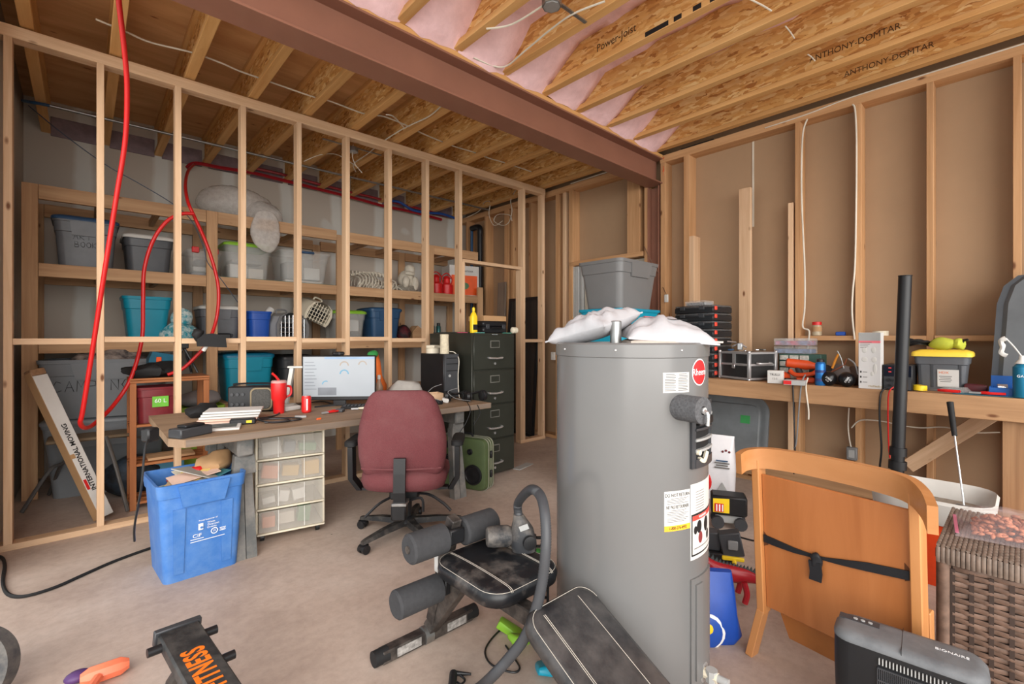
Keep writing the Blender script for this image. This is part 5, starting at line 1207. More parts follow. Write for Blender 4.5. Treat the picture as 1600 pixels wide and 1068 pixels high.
# inflator on the seat
iv = thing('air_inflator', 'black dusty air inflator with ribbed hose on the bench seat', 'inflator', EB + V((.125, .02, .462)), R(-42))
DB = plain('dusty_dark_plastic', (44, 45, 48), .55, dust=((128, 120, 112), .75, 9))
B().lathe([(.028, -.055), (.036, -.05), (.04, -.03), (.04, .03), (.03, .05)], 20, (-.06, 0, .05), (1, .15, 0)).o('motor', DB, iv)
B().loft([rr(.09, .08, .03, 0, 4, (.03, 0)), rr(.1, .09, .035, .03, 4, (.03, 0)), rr(.085, .08, .03, .08, 4, (.025, 0)), rr(.05, .05, .02, .12, 4, (.015, 0)), rr(.04, .04, .019, .135, 4, (.01, 0))]).o('housing', DB, iv)
B().lathe([(.026, 0), (.026, .012), (.015, .014)], 14, (.05, -.044, .045), (.3, -1, 0)).o('cap', BLACK, iv); B().box((.03, -.043, .10), (.035, .003, .02), 0, Mx.Rotation(R(-20), 3, 'Y')).o('label', LGREY, iv)
h0 = iv.location + Mx.Rotation(R(-42), 3, 'Z') @ V((.01, 0, .13))
def hdep(px, py, d): return OD(px, py, d)
hp_ = [h0, h0 + V((0, 0, .05)), hdep(828, 765, 1.63), hdep(843, 772, 1.55), hdep(851, 800, 1.48), hdep(853, 850, 1.44), hdep(847, 910, 1.44), hdep(836, 955, 1.44), hdep(820, 995, 1.45), hdep(795, 1028, 1.47), hdep(765, 1060, 1.50), FL(745, 1085) + V((0, 0, .02)), FL(700, 1120) + V((0, 0, .02))]
sm_ = spline(hp_, 26); b = B(); t_ = (sm_[1] - sm_[0]).normalized(); u_ = t_.orthogonal().normalized(); rg = []
for i, p in enumerate(sm_):
    t_ = (sm_[min(i + 1, len(sm_) - 1)] - sm_[max(i - 1, 0)]).normalized(); u_ = (u_ - t_ * u_.dot(t_)).normalized(); v_ = t_.cross(u_); rr_ = .0155 if i % 2 else .0172
    rg.append([p + (u_ * math.cos(j * .5236) + v_ * math.sin(j * .5236)) * rr_ for j in range(12)])
hs = b.loft(rg).o('hose', plain('hose_grey', (66, 67, 70), .45), None, smooth=60)
hs.parent = iv; hs.matrix_parent_inverse = (Mx.Translation(iv.location) @ Mx.Rotation(R(-42), 4, 'Z')).inverted()
cable('charger_cord', 'thin black charger cord looped on the floor under the bench', [FL(px, py) + V((0, 0, .006)) for px, py in ((805, 985), (790, 980), (768, 1000), (758, 1020), (768, 1040), (800, 1052), (812, 1045), (800, 1025), (790, 1010))], .004, BLACK, 'cord')
nz_ = thing('inflator_nozzle', 'black inflator nozzle lying on the floor', 'nozzle', FL(712, 1066) + V((0, 0, .016)), R(-20))
B().cyl((-.04, -.08, 0), (.0, .03, 0), .015, n=12).o('barrel', BLACK, nz_); B().cyl((0, .03, 0), (.06, .0, 0), .010, .004, 10).o('tip', BLACK, nz_)
B().tube([(.02, .01, 0), (.03, -.02, 0), (.01, -.035, 0), (0, -.02, 0)], .004, 6).o('trigger', BLACK, nz_)
for i, (px, py, m, lab) in enumerate(((795, 985, LIME, 'lime green plastic leaf on the floor under the bench seat'), (812, 1003, LIME, 'second lime green plastic leaf beside the bench rail'), (850, 1050, TEAL, 'small teal packet on the floor under the back pad'))):
    tag(B().lh((-.03, -.05, 0), (.03, .05, .03), .008, 2).jit(.012, 20).o('plastic_leaf' if i < 2 else 'packet', m, loc=FL(px, py), rot=(R(20), 0, .5 + i)), lab, 'toy part' if i < 2 else 'packet')
sr_ = thing('slotted_rack', 'black slotted rack standing between the bench and the heater', 'rack', FL(858, 962) + V((-.0, .05, 0)), R(-42))
for x in (-.03, .03): B().lh((x - .006, -.01, 0), (x + .006, .01, .36), .002).o('upright', BLACK, sr_)
for k in range(9): B().lh((-.024, -.008, .02 + .04 * k), (.024, .008, .03 + .04 * k), .002).o('slat', BLACK if k % 3 else LGREY, sr_)
tag(B().sph((0, 0, .06), (.05, .04, .06), 12, 8).jit(.01, 14).o('green_ball_toy', plain('toy_green', (50, 120, 50), .5), loc=FL(862, 900) + V((0, .1, 0))), 'dark green toy on the floor beside the slotted rack', 'toy')

# ------------------------------------------------------------------ front left corner
fb = thing('fitness_stand', 'black square tube fitness stand lettered FITNESS in orange', 'fitness equipment', FL(300, 1120))
q0 = OD(280, 978, 1.60); q1 = OD(370, 1125, 1.28)
o_ = fb.location.copy()
ax_ = (q1 - q0).normalized(); sd = V((.80, .45, .0)); sd = (sd - ax_ * sd.dot(ax_)).normalized(); up_ = ax_.cross(sd)
if up_.z < 0: up_ = -up_
BT = plain('powder_black', (38, 38, 39), .5, dust=((96, 92, 88), .5, 10))
L_ = (q1 - q0).length
mm = Mx((ax_, sd, ax_.cross(sd))).transposed().to_4x4(); mm.translation = q0 - o_
tbx = B().lh((0, -.06, -.04), (L_, .06, .0), .006).o('tube', BT, fb); tbx.matrix_local = mm
s_ = 1 if ax_.cross(sd).z > 0 else -1
if s_ < 0: tbx.matrix_local = mm @ Mx.Translation((0, 0, .04))
ez = .0008 * s_
ec = B().lh((-.018, -.068, -.046), (.004, .068, .006), .003).o('end_plate', DGREY, fb); ec.matrix_local = mm if s_ > 0 else mm @ Mx.Translation((0, 0, .04))
FO = plain('fitness_orange', (240, 120, 30), .5)
text('FITNESS', .088, FO, fb, mm @ frame((L_ * .49, 0, ez), (-1, 0, 0), (0, -1 * s_, 0)), sx=.62, bold=.003, spacing=1.12)
for x, y in ((.05, -.065), (.06, .065), (.22, .065)):
    k_ = B().cyl((x, y * .9, -.02 * s_), (x, y * 1.5, -.02 * s_), .014, n=12).o('pin', BLACK, fb); k_.matrix_local = mm
lg = B().tube([q0 - o_ + ax_ * .12 + V((0, 0, -.03)), FL(268, 1075) - o_ + V((0, 0, .02))], .02, 8, 1).o('leg', BT, fb)
B().tube([q0 - o_ + ax_ * .3 + V((0, 0, -.03)), FL(330, 1100) - o_ + V((0, 0, .02))], .02, 8, 1).o('leg', BT, fb)
dg = thing('toy_mallet', 'orange plastic mallet on the floor at the photo bottom', 'mallet', FL(165, 1060) + V((0, 0, .03)), R(20))
OR2 = plain('salmon_plastic', (232, 120, 86), .45)
B().lathe([(.018, -.07), (.032, -.045), (.032, .045), (.018, .07)], 8, (0, 0, 0), (.75, -.3, 0)).o('head', OR2, dg); B().tube([(-.03, -.02, 0), (-.12, -.12, 0), (-.18, -.2, 0)], .016, 8).o('handle', OR2, dg)
tag(B().sph((0, 0, .02), (.04, .03, .02)).o('purple_cap', plain('purple_plastic', (80, 50, 100), .5), loc=FL(122, 1064)), 'purple plastic cap beside the orange mallet', 'cap')
wl = thing('weight_plate', 'worn grey ring wheel standing at the left edge', 'wheel', FL(-22, 1090) + V((-.03, 0, .12)), 0, None, (R(78), R(18), R(-40)))
WG = plain('worn_grey', (112, 106, 100), .6, var=.25, scale=14)
B().loft([[V((q * math.cos(a * .1309), q * math.sin(a * .1309), z)) for a in range(48)] for q, z in ((.13, -.025), (.13, .025), (.095, .025), (.095, -.025))], loop=True).o('tyre', plain('worn_tyre', (62, 62, 64), .7, dust=((130, 124, 116), .5, 10)), wl)
B().loft([[V((q * math.cos(a * .1309), q * math.sin(a * .1309), z)) for a in range(48)] for q, z in ((.095, -.018), (.095, .018), (.05, .012), (.05, -.012))], loop=True).o('rim', WG, wl); B().cyl((0, 0, -.03), (0, 0, .03), .022, n=16).o('hub', DGREY, wl)
for k in range(5):
    a = k * 1.2566; B().tube([(.02 * math.cos(a), .02 * math.sin(a), 0), (.055 * math.cos(a), .055 * math.sin(a), 0)], .010, 6, 1).o('spoke', WG, wl)

# ------------------------------------------------------------------ workbench along the back wall
XF = 3.85; BZ = .938
wk = thing('workbench', 'long timber workbench fixed along the back wall', 'workbench', (XF, 0, 0))
def wkb(n, p0, p1, wd, th, mat=BENCHW, up=(0, 0, 1)): return board(n, V(p0) - V((XF, 0, 0)), V(p1) - V((XF, 0, 0)), wd, th, mat, wk, up)
for i in range(3): wkb('top_plank', (XF + .13 + .19 * i, -1.4, BZ - .02), (XF + .13 + .19 * i, 2.50, BZ - .02), .186, .036, BENCHW)
wkb('front_beam', (XF + .019, -1.4, BZ - .066), (XF + .019, 2.50, BZ - .066), .038, .132, BENCHW)
for y0, y1 in ((.09, -.16), (2.49, 2.40)):
    wkb('leg', (XF + .06, (y0 + y1) / 2, 0), (XF + .06, (y0 + y1) / 2, BZ - .134), abs(y1 - y0), .04, BENCHW, (1, 0, 0))
q0 = OX(1418, 728, 4.37); q1 = OX(1560, 640, 4.37)
wkb('brace', q0, q1, .038, .09, STUD, (1, 0, 0) if 0 else (0, 0, 1))
wkb('low_rail', (4.38, -.2, .115), (4.38, 2.2, .115), .05, .09, BENCHW)
BM = plain('blue_bench_mat', (64, 118, 138), .7)
def ob(px, py): return FL(px, py, BZ)
tag(B().lh((3.90, -.8, BZ), (4.30, .30, BZ + .004), .001).o('bench_mat', BM), 'blue mat on the workbench top beside the yellow lidded tote', 'mat')
# stacked organiser cases
ORC = plain('organiser_black', (34, 34, 36), .45)
for k in range(9):
    z = BZ + .0695 * k
    lab = 'black organiser case with red latches, %s in the workbench stack' % ('topmost' if k == 8 else 'lowest' if k == 0 else ('second', 'third', 'fourth', 'fifth', 'sixth', 'seventh', 'eighth')[k - 1] + ' from the bottom')
    o = thing('organiser_case', lab, 'organiser', (4.0, 2.17, z), R(-97), 'organiser cases in a stack')
    B().lh((0, 0, 0), (.38, .30, .05), .006).o('tray', ORC, o); B().lh((.004, .004, .0505), (.376, .296, .067), .005).o('clear_lid', plain('smoke_lid', (96, 98, 100), .2, alpha=.7), o)
    for x in (.06, .25): B().lh((x, -.01, .028), (x + .05, .002, .06), .003).o('catch', DGREY, o)
    B().lh((.10, -.008, .04), (.25, .0, .052), .003).o('carry_bar', DGREY, o)
    B().lh((.378, .02, .022), (.388, .055, .056), .003).o('latch', plain('latch_red', (226, 74, 56), .45), o)
p = V((4.06, 2.1, BZ + .0695 * 9)); cb = thing('small_organiser', 'small clear organiser box on top of the organiser stack', 'organiser', p, R(-97))
B().lh((0, 0, 0), (.2, .14, .045), .004).o('box', CLEARP, cb); B().lh((.01, .01, .004), (.19, .13, .03), .003).o('contents', plain('grey_bits', (120, 120, 124), .6, var=.6, scale=50), cb)
# aluminium tool case
ac = thing('tool_case', 'black and aluminium tool case on the workbench edge', 'case', (4.02, 1.76, BZ), R(-115.8))
CL, CW, CH = .32, .26, .225
B().lh((.004, .004, .012), (CL - .004, CW - .004, CH * .55)).o('base_panel', plain('case_black', (42, 42, 42), .5, var=.2, scale=60), ac, smooth=0); B().lh((.004, .004, CH * .57), (CL - .004, CW - .004, CH - .003)).o('lid_panel', plain('case_black', (42, 42, 42), .5), ac, smooth=0)
for x in (0, CL):
    for y in (0, CW): B().lh((x - .012, y - .012, .004), (x + .012, y + .012, CH), .004).o('edge_trim', ALU, ac)
for z in (.012, CH * .55, CH - .008):
    for y in (0, CW): B().lh((.012, y - .007, z - .009), (CL - .012, y + .007, z + .009), .003).o('edge_trim', ALU, ac)
    for x in (0, CL): B().lh((x - .007, .012, z - .009), (x + .007, CW - .012, z + .009), .003).o('edge_trim', ALU, ac)
B().lh((CL * .5 - .014, -.006, CH * .57), (CL * .5 + .014, .004, CH)).o('centre_trim', ALU, ac, smooth=0); B().lh((CL * .45, -.012, CH * .40), (CL * .55, -.002, CH * .56), .003).o('latch', CHROME, ac)
for x in (-.002, CL + .002):
    for y in (-.002, CW + .002):
        for z in (.008, CH): B().sph((x, y, z), .014, 10, 6).o('corner_cap', CHROME, ac)
B().tube([(CL + .005, .07, CH * .62), (CL + .03, .07, CH * .6), (CL + .03, .19, CH * .6), (CL + .005, .19, CH * .62)], .008, 6).o('handle', ALU, ac)
cw = thing('clamp', 'small steel clamp lying on the tool case', 'clamp', V((4.08, 1.62, BZ + CH + .012)), R(-80))
B().tube([(-.06, 0, .03), (0, 0, .05), (.05, 0, .02)], .007, 6).o('arm', CHROME, cw); B().lh((-.02, -.02, 0), (.02, .02, .06), .006).o('block', ALU, cw); B().cyl((-.03, 0, .065), (-.10, .0, .072), .006, n=8).o('screw', CHROME, cw)
for i, (px, m) in enumerate(((1142, NAVY), (1182, CHROME), (1190, GALV))):
    tag(B().lh((-.035, -.012, 0), (.035, .012, .012), .003).o('drill_bit_holder', m, loc=OD(px, 543, 3.8).to_2d().to_3d() + V((0, 0, BZ + CH + .0125)), rot=(0, 0, .5 * i)), ('blue bit holder lying on the tool case', 'chrome bit holder on the tool case', 'steel bit holder at the far edge of the tool case')[i], 'bit holder')
# clear boxes and green drawer cabinet
gd = thing('parts_cabinet', 'small green parts cabinet with clear drawers on the workbench', 'parts cabinet', (4.18, 1.36, BZ), R(-90))
GRN = plain('cabinet_green', (52, 84, 74), .45)
B().lh((0, .01, 0), (.30, .16, .21), .004).o('body', GRN, gd)
for r_ in range(4):
    for c_ in range(3): B().lh((.012 + .072 * c_, -.004, .012 + .05 * r_), (.074 + .072 * c_, .01, .05 + .05 * r_), .002).o('drawer', plain('drawer_clear', (190, 188, 178), .3, var=.3, scale=60), gd)
for k, (z, m, lab) in enumerate(((.21, plain('blue_bits', (90, 112, 150), .5, var=.6, scale=40), 'clear organiser of blue parts on the parts cabinet, lower of two'), (.275, plain('mixed_bits', (120, 120, 150), .5, var=.6, scale=40, dust=((220, 70, 90), .8, 12)), 'clear organiser with pink parts on the parts cabinet, upper of two'))):
    o = thing('clear_organiser', lab, 'organiser', (4.20, 1.40, BZ + z), R(-90), 'clear organisers on the parts cabinet')
    B().lh((0, 0, 0), (.27, .17, .062), .005).o('box', CLEARP, o); B().lh((.008, .008, .005), (.262, .16, .04), .003).o('contents', m, o)
    for x in (.09, .18): B().lh((x - .001, .004, .004), (x + .001, .166, .058)).o('divider', CLEARP, o, smooth=0)
sb_ = thing('small_carton', 'small white carton with black print at the workbench edge', 'carton', ob(1208, 599) + V((.03, 0, .0)), R(-84))
B().lh((-.05, 0, .0), (.05, .06, .095), .002).o('box', PAPERW, sb_, smooth=0); text('TRULLI', .024, INK, sb_, frame((0, -.0008, .065), (1, 0, 0), (0, 0, 1)), name='print', sx=.9); text('12-5', .02, INKG, sb_, frame((0, -.0008, .035), (1, 0, 0), (0, 0, 1)), name='print')
fb2 = thing('flat_carton', 'flat grey carton with red corner at the workbench edge', 'carton', ob(1225, 601) + V((.02, 0, 0)), R(-84)); fb2.location.y -= .02
B().lh((-.03, 0, 0), (.10, .09, .035), .002).o('box', LGREY, fb2, smooth=0); B().lh((-.03, -.001, .004), (.02, 0, .031)).o('red_print', REDP, fb2, smooth=0)
# orange power tool
pt = thing('power_tool', 'orange and grey cordless power tool on the workbench', 'power tool', (4.05, 1.14, BZ), R(-75))
ORT = plain('tool_orange', (214, 78, 32), .5)
B().lathe([(.02, -.12), (.034, -.11), (.036, .02), (.024, .07), (.014, .09)], 16, (0, 0, .135), (1, 0, -.12)).o('motor_body', ORT, pt)
B().tube([(-.04, 0, .12), (-.02, .01, .06), (.0, .0, .03)], .022, 10).o('grip', DGREY, pt); B().lh((-.05, -.04, 0), (.07, .04, .04), .008).o('battery', ORT, pt); B().tube([(-.09, -.02, .09), (-.05, -.04, .06), (.05, -.045, .07), (.09, -.03, .1)], .016, 8).o('guard', ORT, pt); B().cyl((.09, 0, .125), (.13, 0, .12), .012, n=10).o('chuck', GALV, pt)
p2 = thing('power_tool', 'orange sander lying before the parts cabinet', 'power tool', (4.0, 1.30, BZ), R(-60))
B().lathe([(.03, -.07), (.038, -.05), (.036, .05), (.02, .08)], 14, (0, 0, .04), (1, .2, 0)).o('body', ORT, p2); B().sph((.0, -.05, .03), .03, 12, 8).o('knob', ORT, p2); B().lathe([(.028, 0), (.028, .03)], 14, (.05, -.04, .0)).o('pad', BLACKR, p2)
for lab, pts, m, r_ in (('grey cord hanging from the power tool over the bench front', ((1258, 585), (1252, 600), (1248, 640), (1244, 690), (1240, 700)), GREY, .005), ('black cord hanging over the bench front by the cans', ((1244, 592), (1239, 600), (1240, 640), (1242, 700), (1240, 740)), BLACK, .0055), ('white cord with plug hanging over the bench front', ((1262, 590), (1259, 605), (1263, 640), (1263, 655)), WHITE_CABLE, .005), ('black test lead hanging beside the picture carton', ((1385, 606), (1376, 615), (1374, 650), (1377, 700), (1374, 735), (1376, 765)), BLACK, .006), ('red and grey test lead hanging at the power supply', ((1400, 602), (1389, 612), (1387, 640), (1388, 690), (1390, 715)), REDP, .004)):
    P_ = [OX(a, c, XF - .012) for a, c in pts]; P_[0] = OX(*pts[0], XF + .03)
    cable('hanging_cord', lab, P_, r_, m, 'cord')
# blue can
p = ob(1271, 604); bc_ = thing('spray_can', 'bright blue spray can at the workbench edge', 'spray can', (XF + .05, p.y, BZ))
B().lathe([(.03, 0), (.033, .004), (.033, .15), (.026, .165), (.02, .17)], 20).o('can', plain('can_blue', (40, 112, 180), .3, .4), bc_); B().lathe([(.024, .165), (.024, .185), (.012, .19)], 14).o('cap', BLACK, bc_)
for z in (.03, .09): B().lathe([(.0334, z), (.0334, z + .02)], 20, c0=False, c1=False).o('label_band', plain('can_navy', (30, 60, 120), .4), bc_)
tag(B().lh((0, 0, 0), (.03, .06, .05), .004).o('white_plug', WHITEP, loc=OX(1266, 580, 4.3) + V((0, 0, 0))), 'white plug block behind the blue can', 'plug') if 0 else None
# exercise balls
for px, lab, rz, s1 in ((1294.5, 'black lettered ball on the bench, nearer the blue can', -38, 'STRIKE'), (1323, 'black lettered ball on the bench, nearer the picture carton', 62, 'STRIKE')):
    p = OX(px, 592, XF + .06); t = thing('weighted_ball', lab, 'ball', (p.x, p.y, BZ), 0, 'black balls on the workbench')
    B().sph((0, 0, .052), .052, 24, 16).o('ball', plain('ball_black', (22, 22, 24), .28), t, smooth=80)
    n_ = (V((0, 0, EYE)) - (t.location + V((0, 0, .052)))); n_.z = 0; n_.normalize(); rt = V((-n_.y, n_.x, 0))
    ca, sa = math.cos(R(rz)), math.sin(R(rz)); xx = rt * ca + V((0, 0, 1)) * sa; yy = -rt * sa + V((0, 0, 1)) * ca
    def bendb(c, n_=n_, xx=xx, yy=yy): d = n_ * .052 + xx * c.x + yy * c.y; return V((0, 0, .052)) + d.normalized() * (.0524 + c.z)
    text(s1, .017, WINK, t, Mx.Identity(4), name='print', bend=bendb, sx=.9)
    text('8 LB', .013, WINK, t, Mx.Identity(4), name='print', bend=lambda c, f=bendb: f(c + V((0, -.017, 0))))
# tool heap behind the balls
for i, (px, py, rr3, m, lab) in enumerate(((1290, 575, (.10, .08, .075), BLACKR, 'black hose coil behind the balls'), (1315, 575, (.09, .08, .08), plain('grey_felt', (118, 110, 106), .9), 'grey felt pouch behind the balls'), (1338, 580, (.07, .09, .07), plain('brown_leather', (74, 56, 46), .6), 'brown leather pouch beside the picture carton'))):
    p = OX(px, py, 4.15); tag(B().sph((0, 0, rr3[2] * .92), rr3, 18, 12).jit(.03, 11).o(('hose_coil', 'felt_pouch', 'leather_pouch')[i], m, loc=(4.12, p.y, BZ)), lab, ('coil', 'pouch', 'pouch')[i])
for i, (pts, m, lab) in enumerate(((((1300, 575), (1306, 560), (1310, 553)), plain('amber_tool', (220, 140, 40), .5), 'amber handled screwdriver sticking out of the tool heap'), (((1280, 590), (1300, 580), (1318, 570), (1322, 560)), plain('copper_wire', (170, 100, 70), .4, .4), 'copper tubing across the tool heap'), (((1308, 548), (1314, 560), (1318, 575)), GALV, 'thin steel rod in the tool heap'), (((1325, 560), (1335, 568), (1340, 585)), LGREY, 'light grey cable over the leather pouch'))):
    tag(B().tube([OX(a, c, 4.03) for a, c in pts], .008 if i == 0 else .005, 8).o(('screwdriver', 'copper_tubing', 'steel_rod', 'grey_cable')[i], m), lab, ('screwdriver', 'tubing', 'rod', 'cable')[i])
# white picture carton
p = ob(1358, 607); q = OX(1341, 607, XF + .02); q2 = OX(1376, 607, XF + .02)
pcn = thing('picture_carton', 'tall white carton with massager pictures on the workbench', 'carton', (XF + .02, q.y, BZ), R(-90))
w_ = q.y - q2.y; h_ = .375
B().lh((0, 0, 0), (w_, .09, h_), .002).o('box', plain('carton_white', (212, 210, 208), .6, var=.03), pcn, smooth=0)
B().lh((.002, -.0008, h_ - .07), (w_ - .002, 0, h_ - .055)).o('pink_band', plain('pink_band', (236, 120, 130), .6), pcn, smooth=0); B().lh((.002, -.0008, h_ - .055), (w_ - .002, 0, h_ - .002)).o('grey_band', LGREY, pcn, smooth=0)
for x, z, a, c_ in ((.27, .69, .11, .055), (.68, .69, .10, .055), (.28, .52, .14, .045), (.70, .52, .12, .05), (.74, .36, .09, .09), (.62, .27, .07, .04)):
    B().sph((w_ * x, -.0005, h_ * z), (w_ * a, .0012, h_ * c_), 16, 8).o('picture', WHITEP, pcn)
for k in range(4): B().lh((w_ * .08, -.0012, h_ * (.82 - .03 * k)), (w_ * (.6 - .08 * k), 0, h_ * (.828 - .03 * k))).o('print_line', INKG, pcn, smooth=0)
for k in range(3): B().lh((w_ * .08, -.0012, h_ * (.10 + .09 * k)), (w_ * .14, 0, h_ * (.135 + .09 * k))).o('pictogram', INK, pcn, smooth=0); B().lh((w_ * .2, -.0012, h_ * (.11 + .09 * k)), (w_ * .4, 0, h_ * (.12 + .09 * k))).o('print_line', INKG, pcn, smooth=0)
text('HoMedics', .018, plain('gold_ink', (176, 150, 90), .6), pcn, frame((w_ * .76, -.0008, h_ * .05), (1, 0, 0), (0, 0, 1)), name='print')
# power supply
q = OX(1379, 605, XF + .05)
psu = thing('bench_supply', 'black bench power supply with knobs beside the black pipe', 'power supply', (XF + .05, q.y, BZ), R(-90))
B().lh((0, .0, .0), (.15, .2, .165), .004).o('case', BLACK, psu); B().lh((.006, -.003, .09), (.144, 0, .158)).o('display', plain('display_dark', (24, 28, 40), .15), psu, smooth=0); B().lh((.006, -.003, .006), (.144, 0, .086)).o('front_plate', DGREY, psu, smooth=0)
for x in (.03, .07, .115): B().cyl((x, -.018, .065), (x, -.003, .065), .011, n=12).o('knob', BLACK, psu)
for x, m in ((.035, BLACK), (.075, plain('teal_dark', (18, 96, 122), .45)), (.115, REDP)): B().cyl((x, -.02, .03), (x, -.003, .03), .008, n=10).o('terminal', m, psu)
for x, z in ((.03, .14), (.03, .115), (.09, .14)): B().lh((x, -.0042, z), (x + .015, -.003, z + .006)).o('readout', plain('led_red', (210, 60, 60), .4, emit=.6), psu, smooth=0)
# yellow lidded tote
ya, yb = OX(1428, 600, 4.0).y, OX(1512, 600, 4.0).y
t = tote('storage_tote', 'grey storage tote with bright yellow lid on the workbench', (4.14, (ya + yb) / 2, BZ), R(-90), (ya - yb), .26, .235, plain('tough_grey', (92, 94, 98), .45), plain('lid_yellow', (240, 206, 70), .45), taper=.84, panel=False, r=.025)
for x in (-.10, -.04, .09): 
    mm = face_m(ya - yb, .26, .235, .84, x, .11, .002); B().box((0, 0, 0), (.012, .17, .005)).o('rib', plain('tough_dark', (62, 64, 68), .45), t, smooth=0).matrix_local = mm
mm = face_m(ya - yb, .26, .235, .84, .035, .085, .006); B().box((0, 0, 0), (.10, .11, .001)).o('label', PAPERW, t, smooth=0).matrix_local = mm
text('HDX', .022, plain('label_orange', (220, 120, 70), .6), t, mm @ Mx.Translation((-.02, .035, .001)), name='print')
for k in range(4): B().box((0, 0, 0), (.06 - .01 * (k % 2), .004, .0006)).o('print_line', INKG, t, smooth=0).matrix_local = mm @ Mx.Translation((-.012, .012 - .011 * k, .001))
ym = (ya + yb) / 2; gz = BZ + .27
GLV = plain('lime_glove', (176, 182, 60), .8, var=.15, scale=12)
tag(B().sph((0, 0, .03), (.05, .07, .038), 18, 10).sph((0, -.07, .028), (.04, .04, .034), 14, 8).jit(.014, 16).o('work_glove', GLV, loc=(4.12, ym + .0, gz)), 'lime yellow work glove on the yellow tote lid', 'glove')
em_ = thing('cable_bundle', 'bundle of black cables on the yellow tote lid', 'cables', (4.12, ym + .12, gz))
for k in range(5): B().tube([(.04 * math.cos(k), .09, .01 + .01 * k), (-.03, .05 * math.sin(k * 2), .03 + .008 * k), (.03, -.06, .02 + .01 * (k % 3)), (-.02, -.16 - .02 * k, .01 + .012 * k)], .008, 6).o('cable', BLACK, em_)
# grey device case at the right end
ga = OX(1546, 590, 4.05)
gc = thing('portable_air_unit', 'tall dark grey ribbed appliance at the right end of the workbench', 'appliance', (4.20, OX(1546, 590, 4.18).y, BZ), R(-90))
GA = plain('appliance_grey', (74, 77, 82), .45)
pf = lambda g, y: [V((a + g, y, c_)) for a, c_ in ((.0 + g * 0, .0), (.03, .55), (.06, .66), (.12, .72), (.44, .74), (.44, 0))]
B().loft([pf(0, .0), pf(0, .20)]).o('shell', GA, gc); B().loft([[v + V((.05, -.02, .0)) for v in pf(0, 0)], [v + V((0.03, 0, 0)) for v in pf(0, -.001)]]).o('front_cover', plain('appliance_mid', (96, 99, 102), .5), gc)
B().lh((.17, -.03, .40), (.44, -.02, .62), .004).o('hatch', GA, gc)
for k in range(14): B().lh((.19, -.026, .12 + .019 * k), (.44, -.0195, .129 + .019 * k), .001).o('louvre', DGREY, gc, smooth=0)
B().lh((.17, -.022, .645), (.44, -.012, .70), .006).o('handle_recess', BLACK, gc)
# small things along the right of the bench
def ox_(px, x=3.92): return V((x, OX(px, 600, x).y, BZ + .0045))
def small(nm, lab, cat, px, py, bld, m, rz=0, **k): return tag(bld.o(nm, m, loc=ox_(px, 3.90 + (615 - py) * .01), rot=(0, 0, rz)), lab, cat)
small('tape_reel', 'yellow tape reel at the front of the workbench', 'tape', 1437, 609, B().lathe([(.015, 0), (.035, .0), (.035, .03), (.015, .03)], 16).jit(.004, 20), YELLOW)
small('blister_pack', 'clear blister pack lying before the yellow lidded tote', 'packaging', 1492, 606, B().loft([rr(.14, .09, .03, 0), rr(.14, .09, .03, .012), rr(.10, .06, .02, .03)]).jit(.008, 12), CLEARP, -1.2)
for i, (px, py, m, lab) in enumerate(((1465, 610, REDP, 'red handled pliers at the front of the workbench'), (1532, 613, REDP, 'red handled snips beside the blue tray'))):
    t = thing('pliers', lab, 'pliers', ox_(px, 3.91), R(-100 + 20 * i))
    B().tube([(0, .0, .012), (.04, .018, .012), (.10, .014, .012)], .008, 6).o('handle', m, t); B().tube([(0, .0, .012), (.04, -.018, .012), (.10, -.014, .012)], .008, 6).o('handle', m, t); B().prism([(-.05, -.003), (0, -.012), (0, .012), (-.05, .003)], (0, 0, .006), (1, 0, 0), (0, 1, 0), (0, 0, .01)).o('jaw', GALV, t)
small('heat_gun_stand', 'dark red and black clamp behind the blister pack', 'clamp', 1524, 602, B().lh((-.03, -.05, 0), (.03, .05, .05), .01, 2).jit(.008, 15), plain('maroon', (84, 28, 32), .5))
bt_ = thing('blue_tray', 'blue plastic parts tray at the right end of the workbench', 'tray', ox_(1545, 3.93), R(-92))
BP = plain('bright_blue', (28, 92, 170), .4)
B().lh((0, 0, 0), (.19, .12, .008)).o('bottom', BP, bt_, smooth=0); B().lh((0, 0, .008), (.19, .006, .045)).o('front', BP, bt_, smooth=0); B().lh((0, .114, .008), (.19, .12, .11)).o('back', BP, bt_, smooth=0)
for x in (0, .184): B().lh((x, .0065, .008), (x + .006, .1135, .05)).o('end', BP, bt_, smooth=0)
for x in (.06, .12): B().lh((x, .0065, .008), (x + .003, .1135, .04)).o('divider', BP, bt_, smooth=0)
B().cyl((.03, .05, .045), (.07, .06, .045), .02, n=14).o('metal_ring', CHROME, bt_)
fcn = thing('foam_can', 'blue expanding foam can with white straw at the right edge', 'can', ox_(1596, 3.91))
B().lathe([(.034, 0), (.036, .005), (.036, .17), (.02, .19), (.012, .2)], 20).o('can', plain('foam_can_blue', (30, 116, 150), .35, .3), fcn); B().lathe([(.03, .19), (.012, .215), (.01, .235)], 14).o('nozzle', WHITEP, fcn)
st_ = OX(1571, 528, fcn.location.x) - fcn.location
B().tube([(0, 0, .23), st_ * .5 + V((0, 0, .12)), st_], .004, 6).o('straw', WHITEP, fcn)
B().tube([st_ + V((0, .0, .0)), st_ + V((0, .02, -.015)), st_ + V((0, .012, -.05)), st_ + V((0, .018, -.085)), st_ + V((0, -.005, -.10))], .012, 8).jit(.004, 40).o('foam_blob', WHITEP, fcn)
text('GAP', .02, WINK, fcn, frame((-.0362, .0, .12), (0, -1, 0), (0, 0, 1)), name='print')
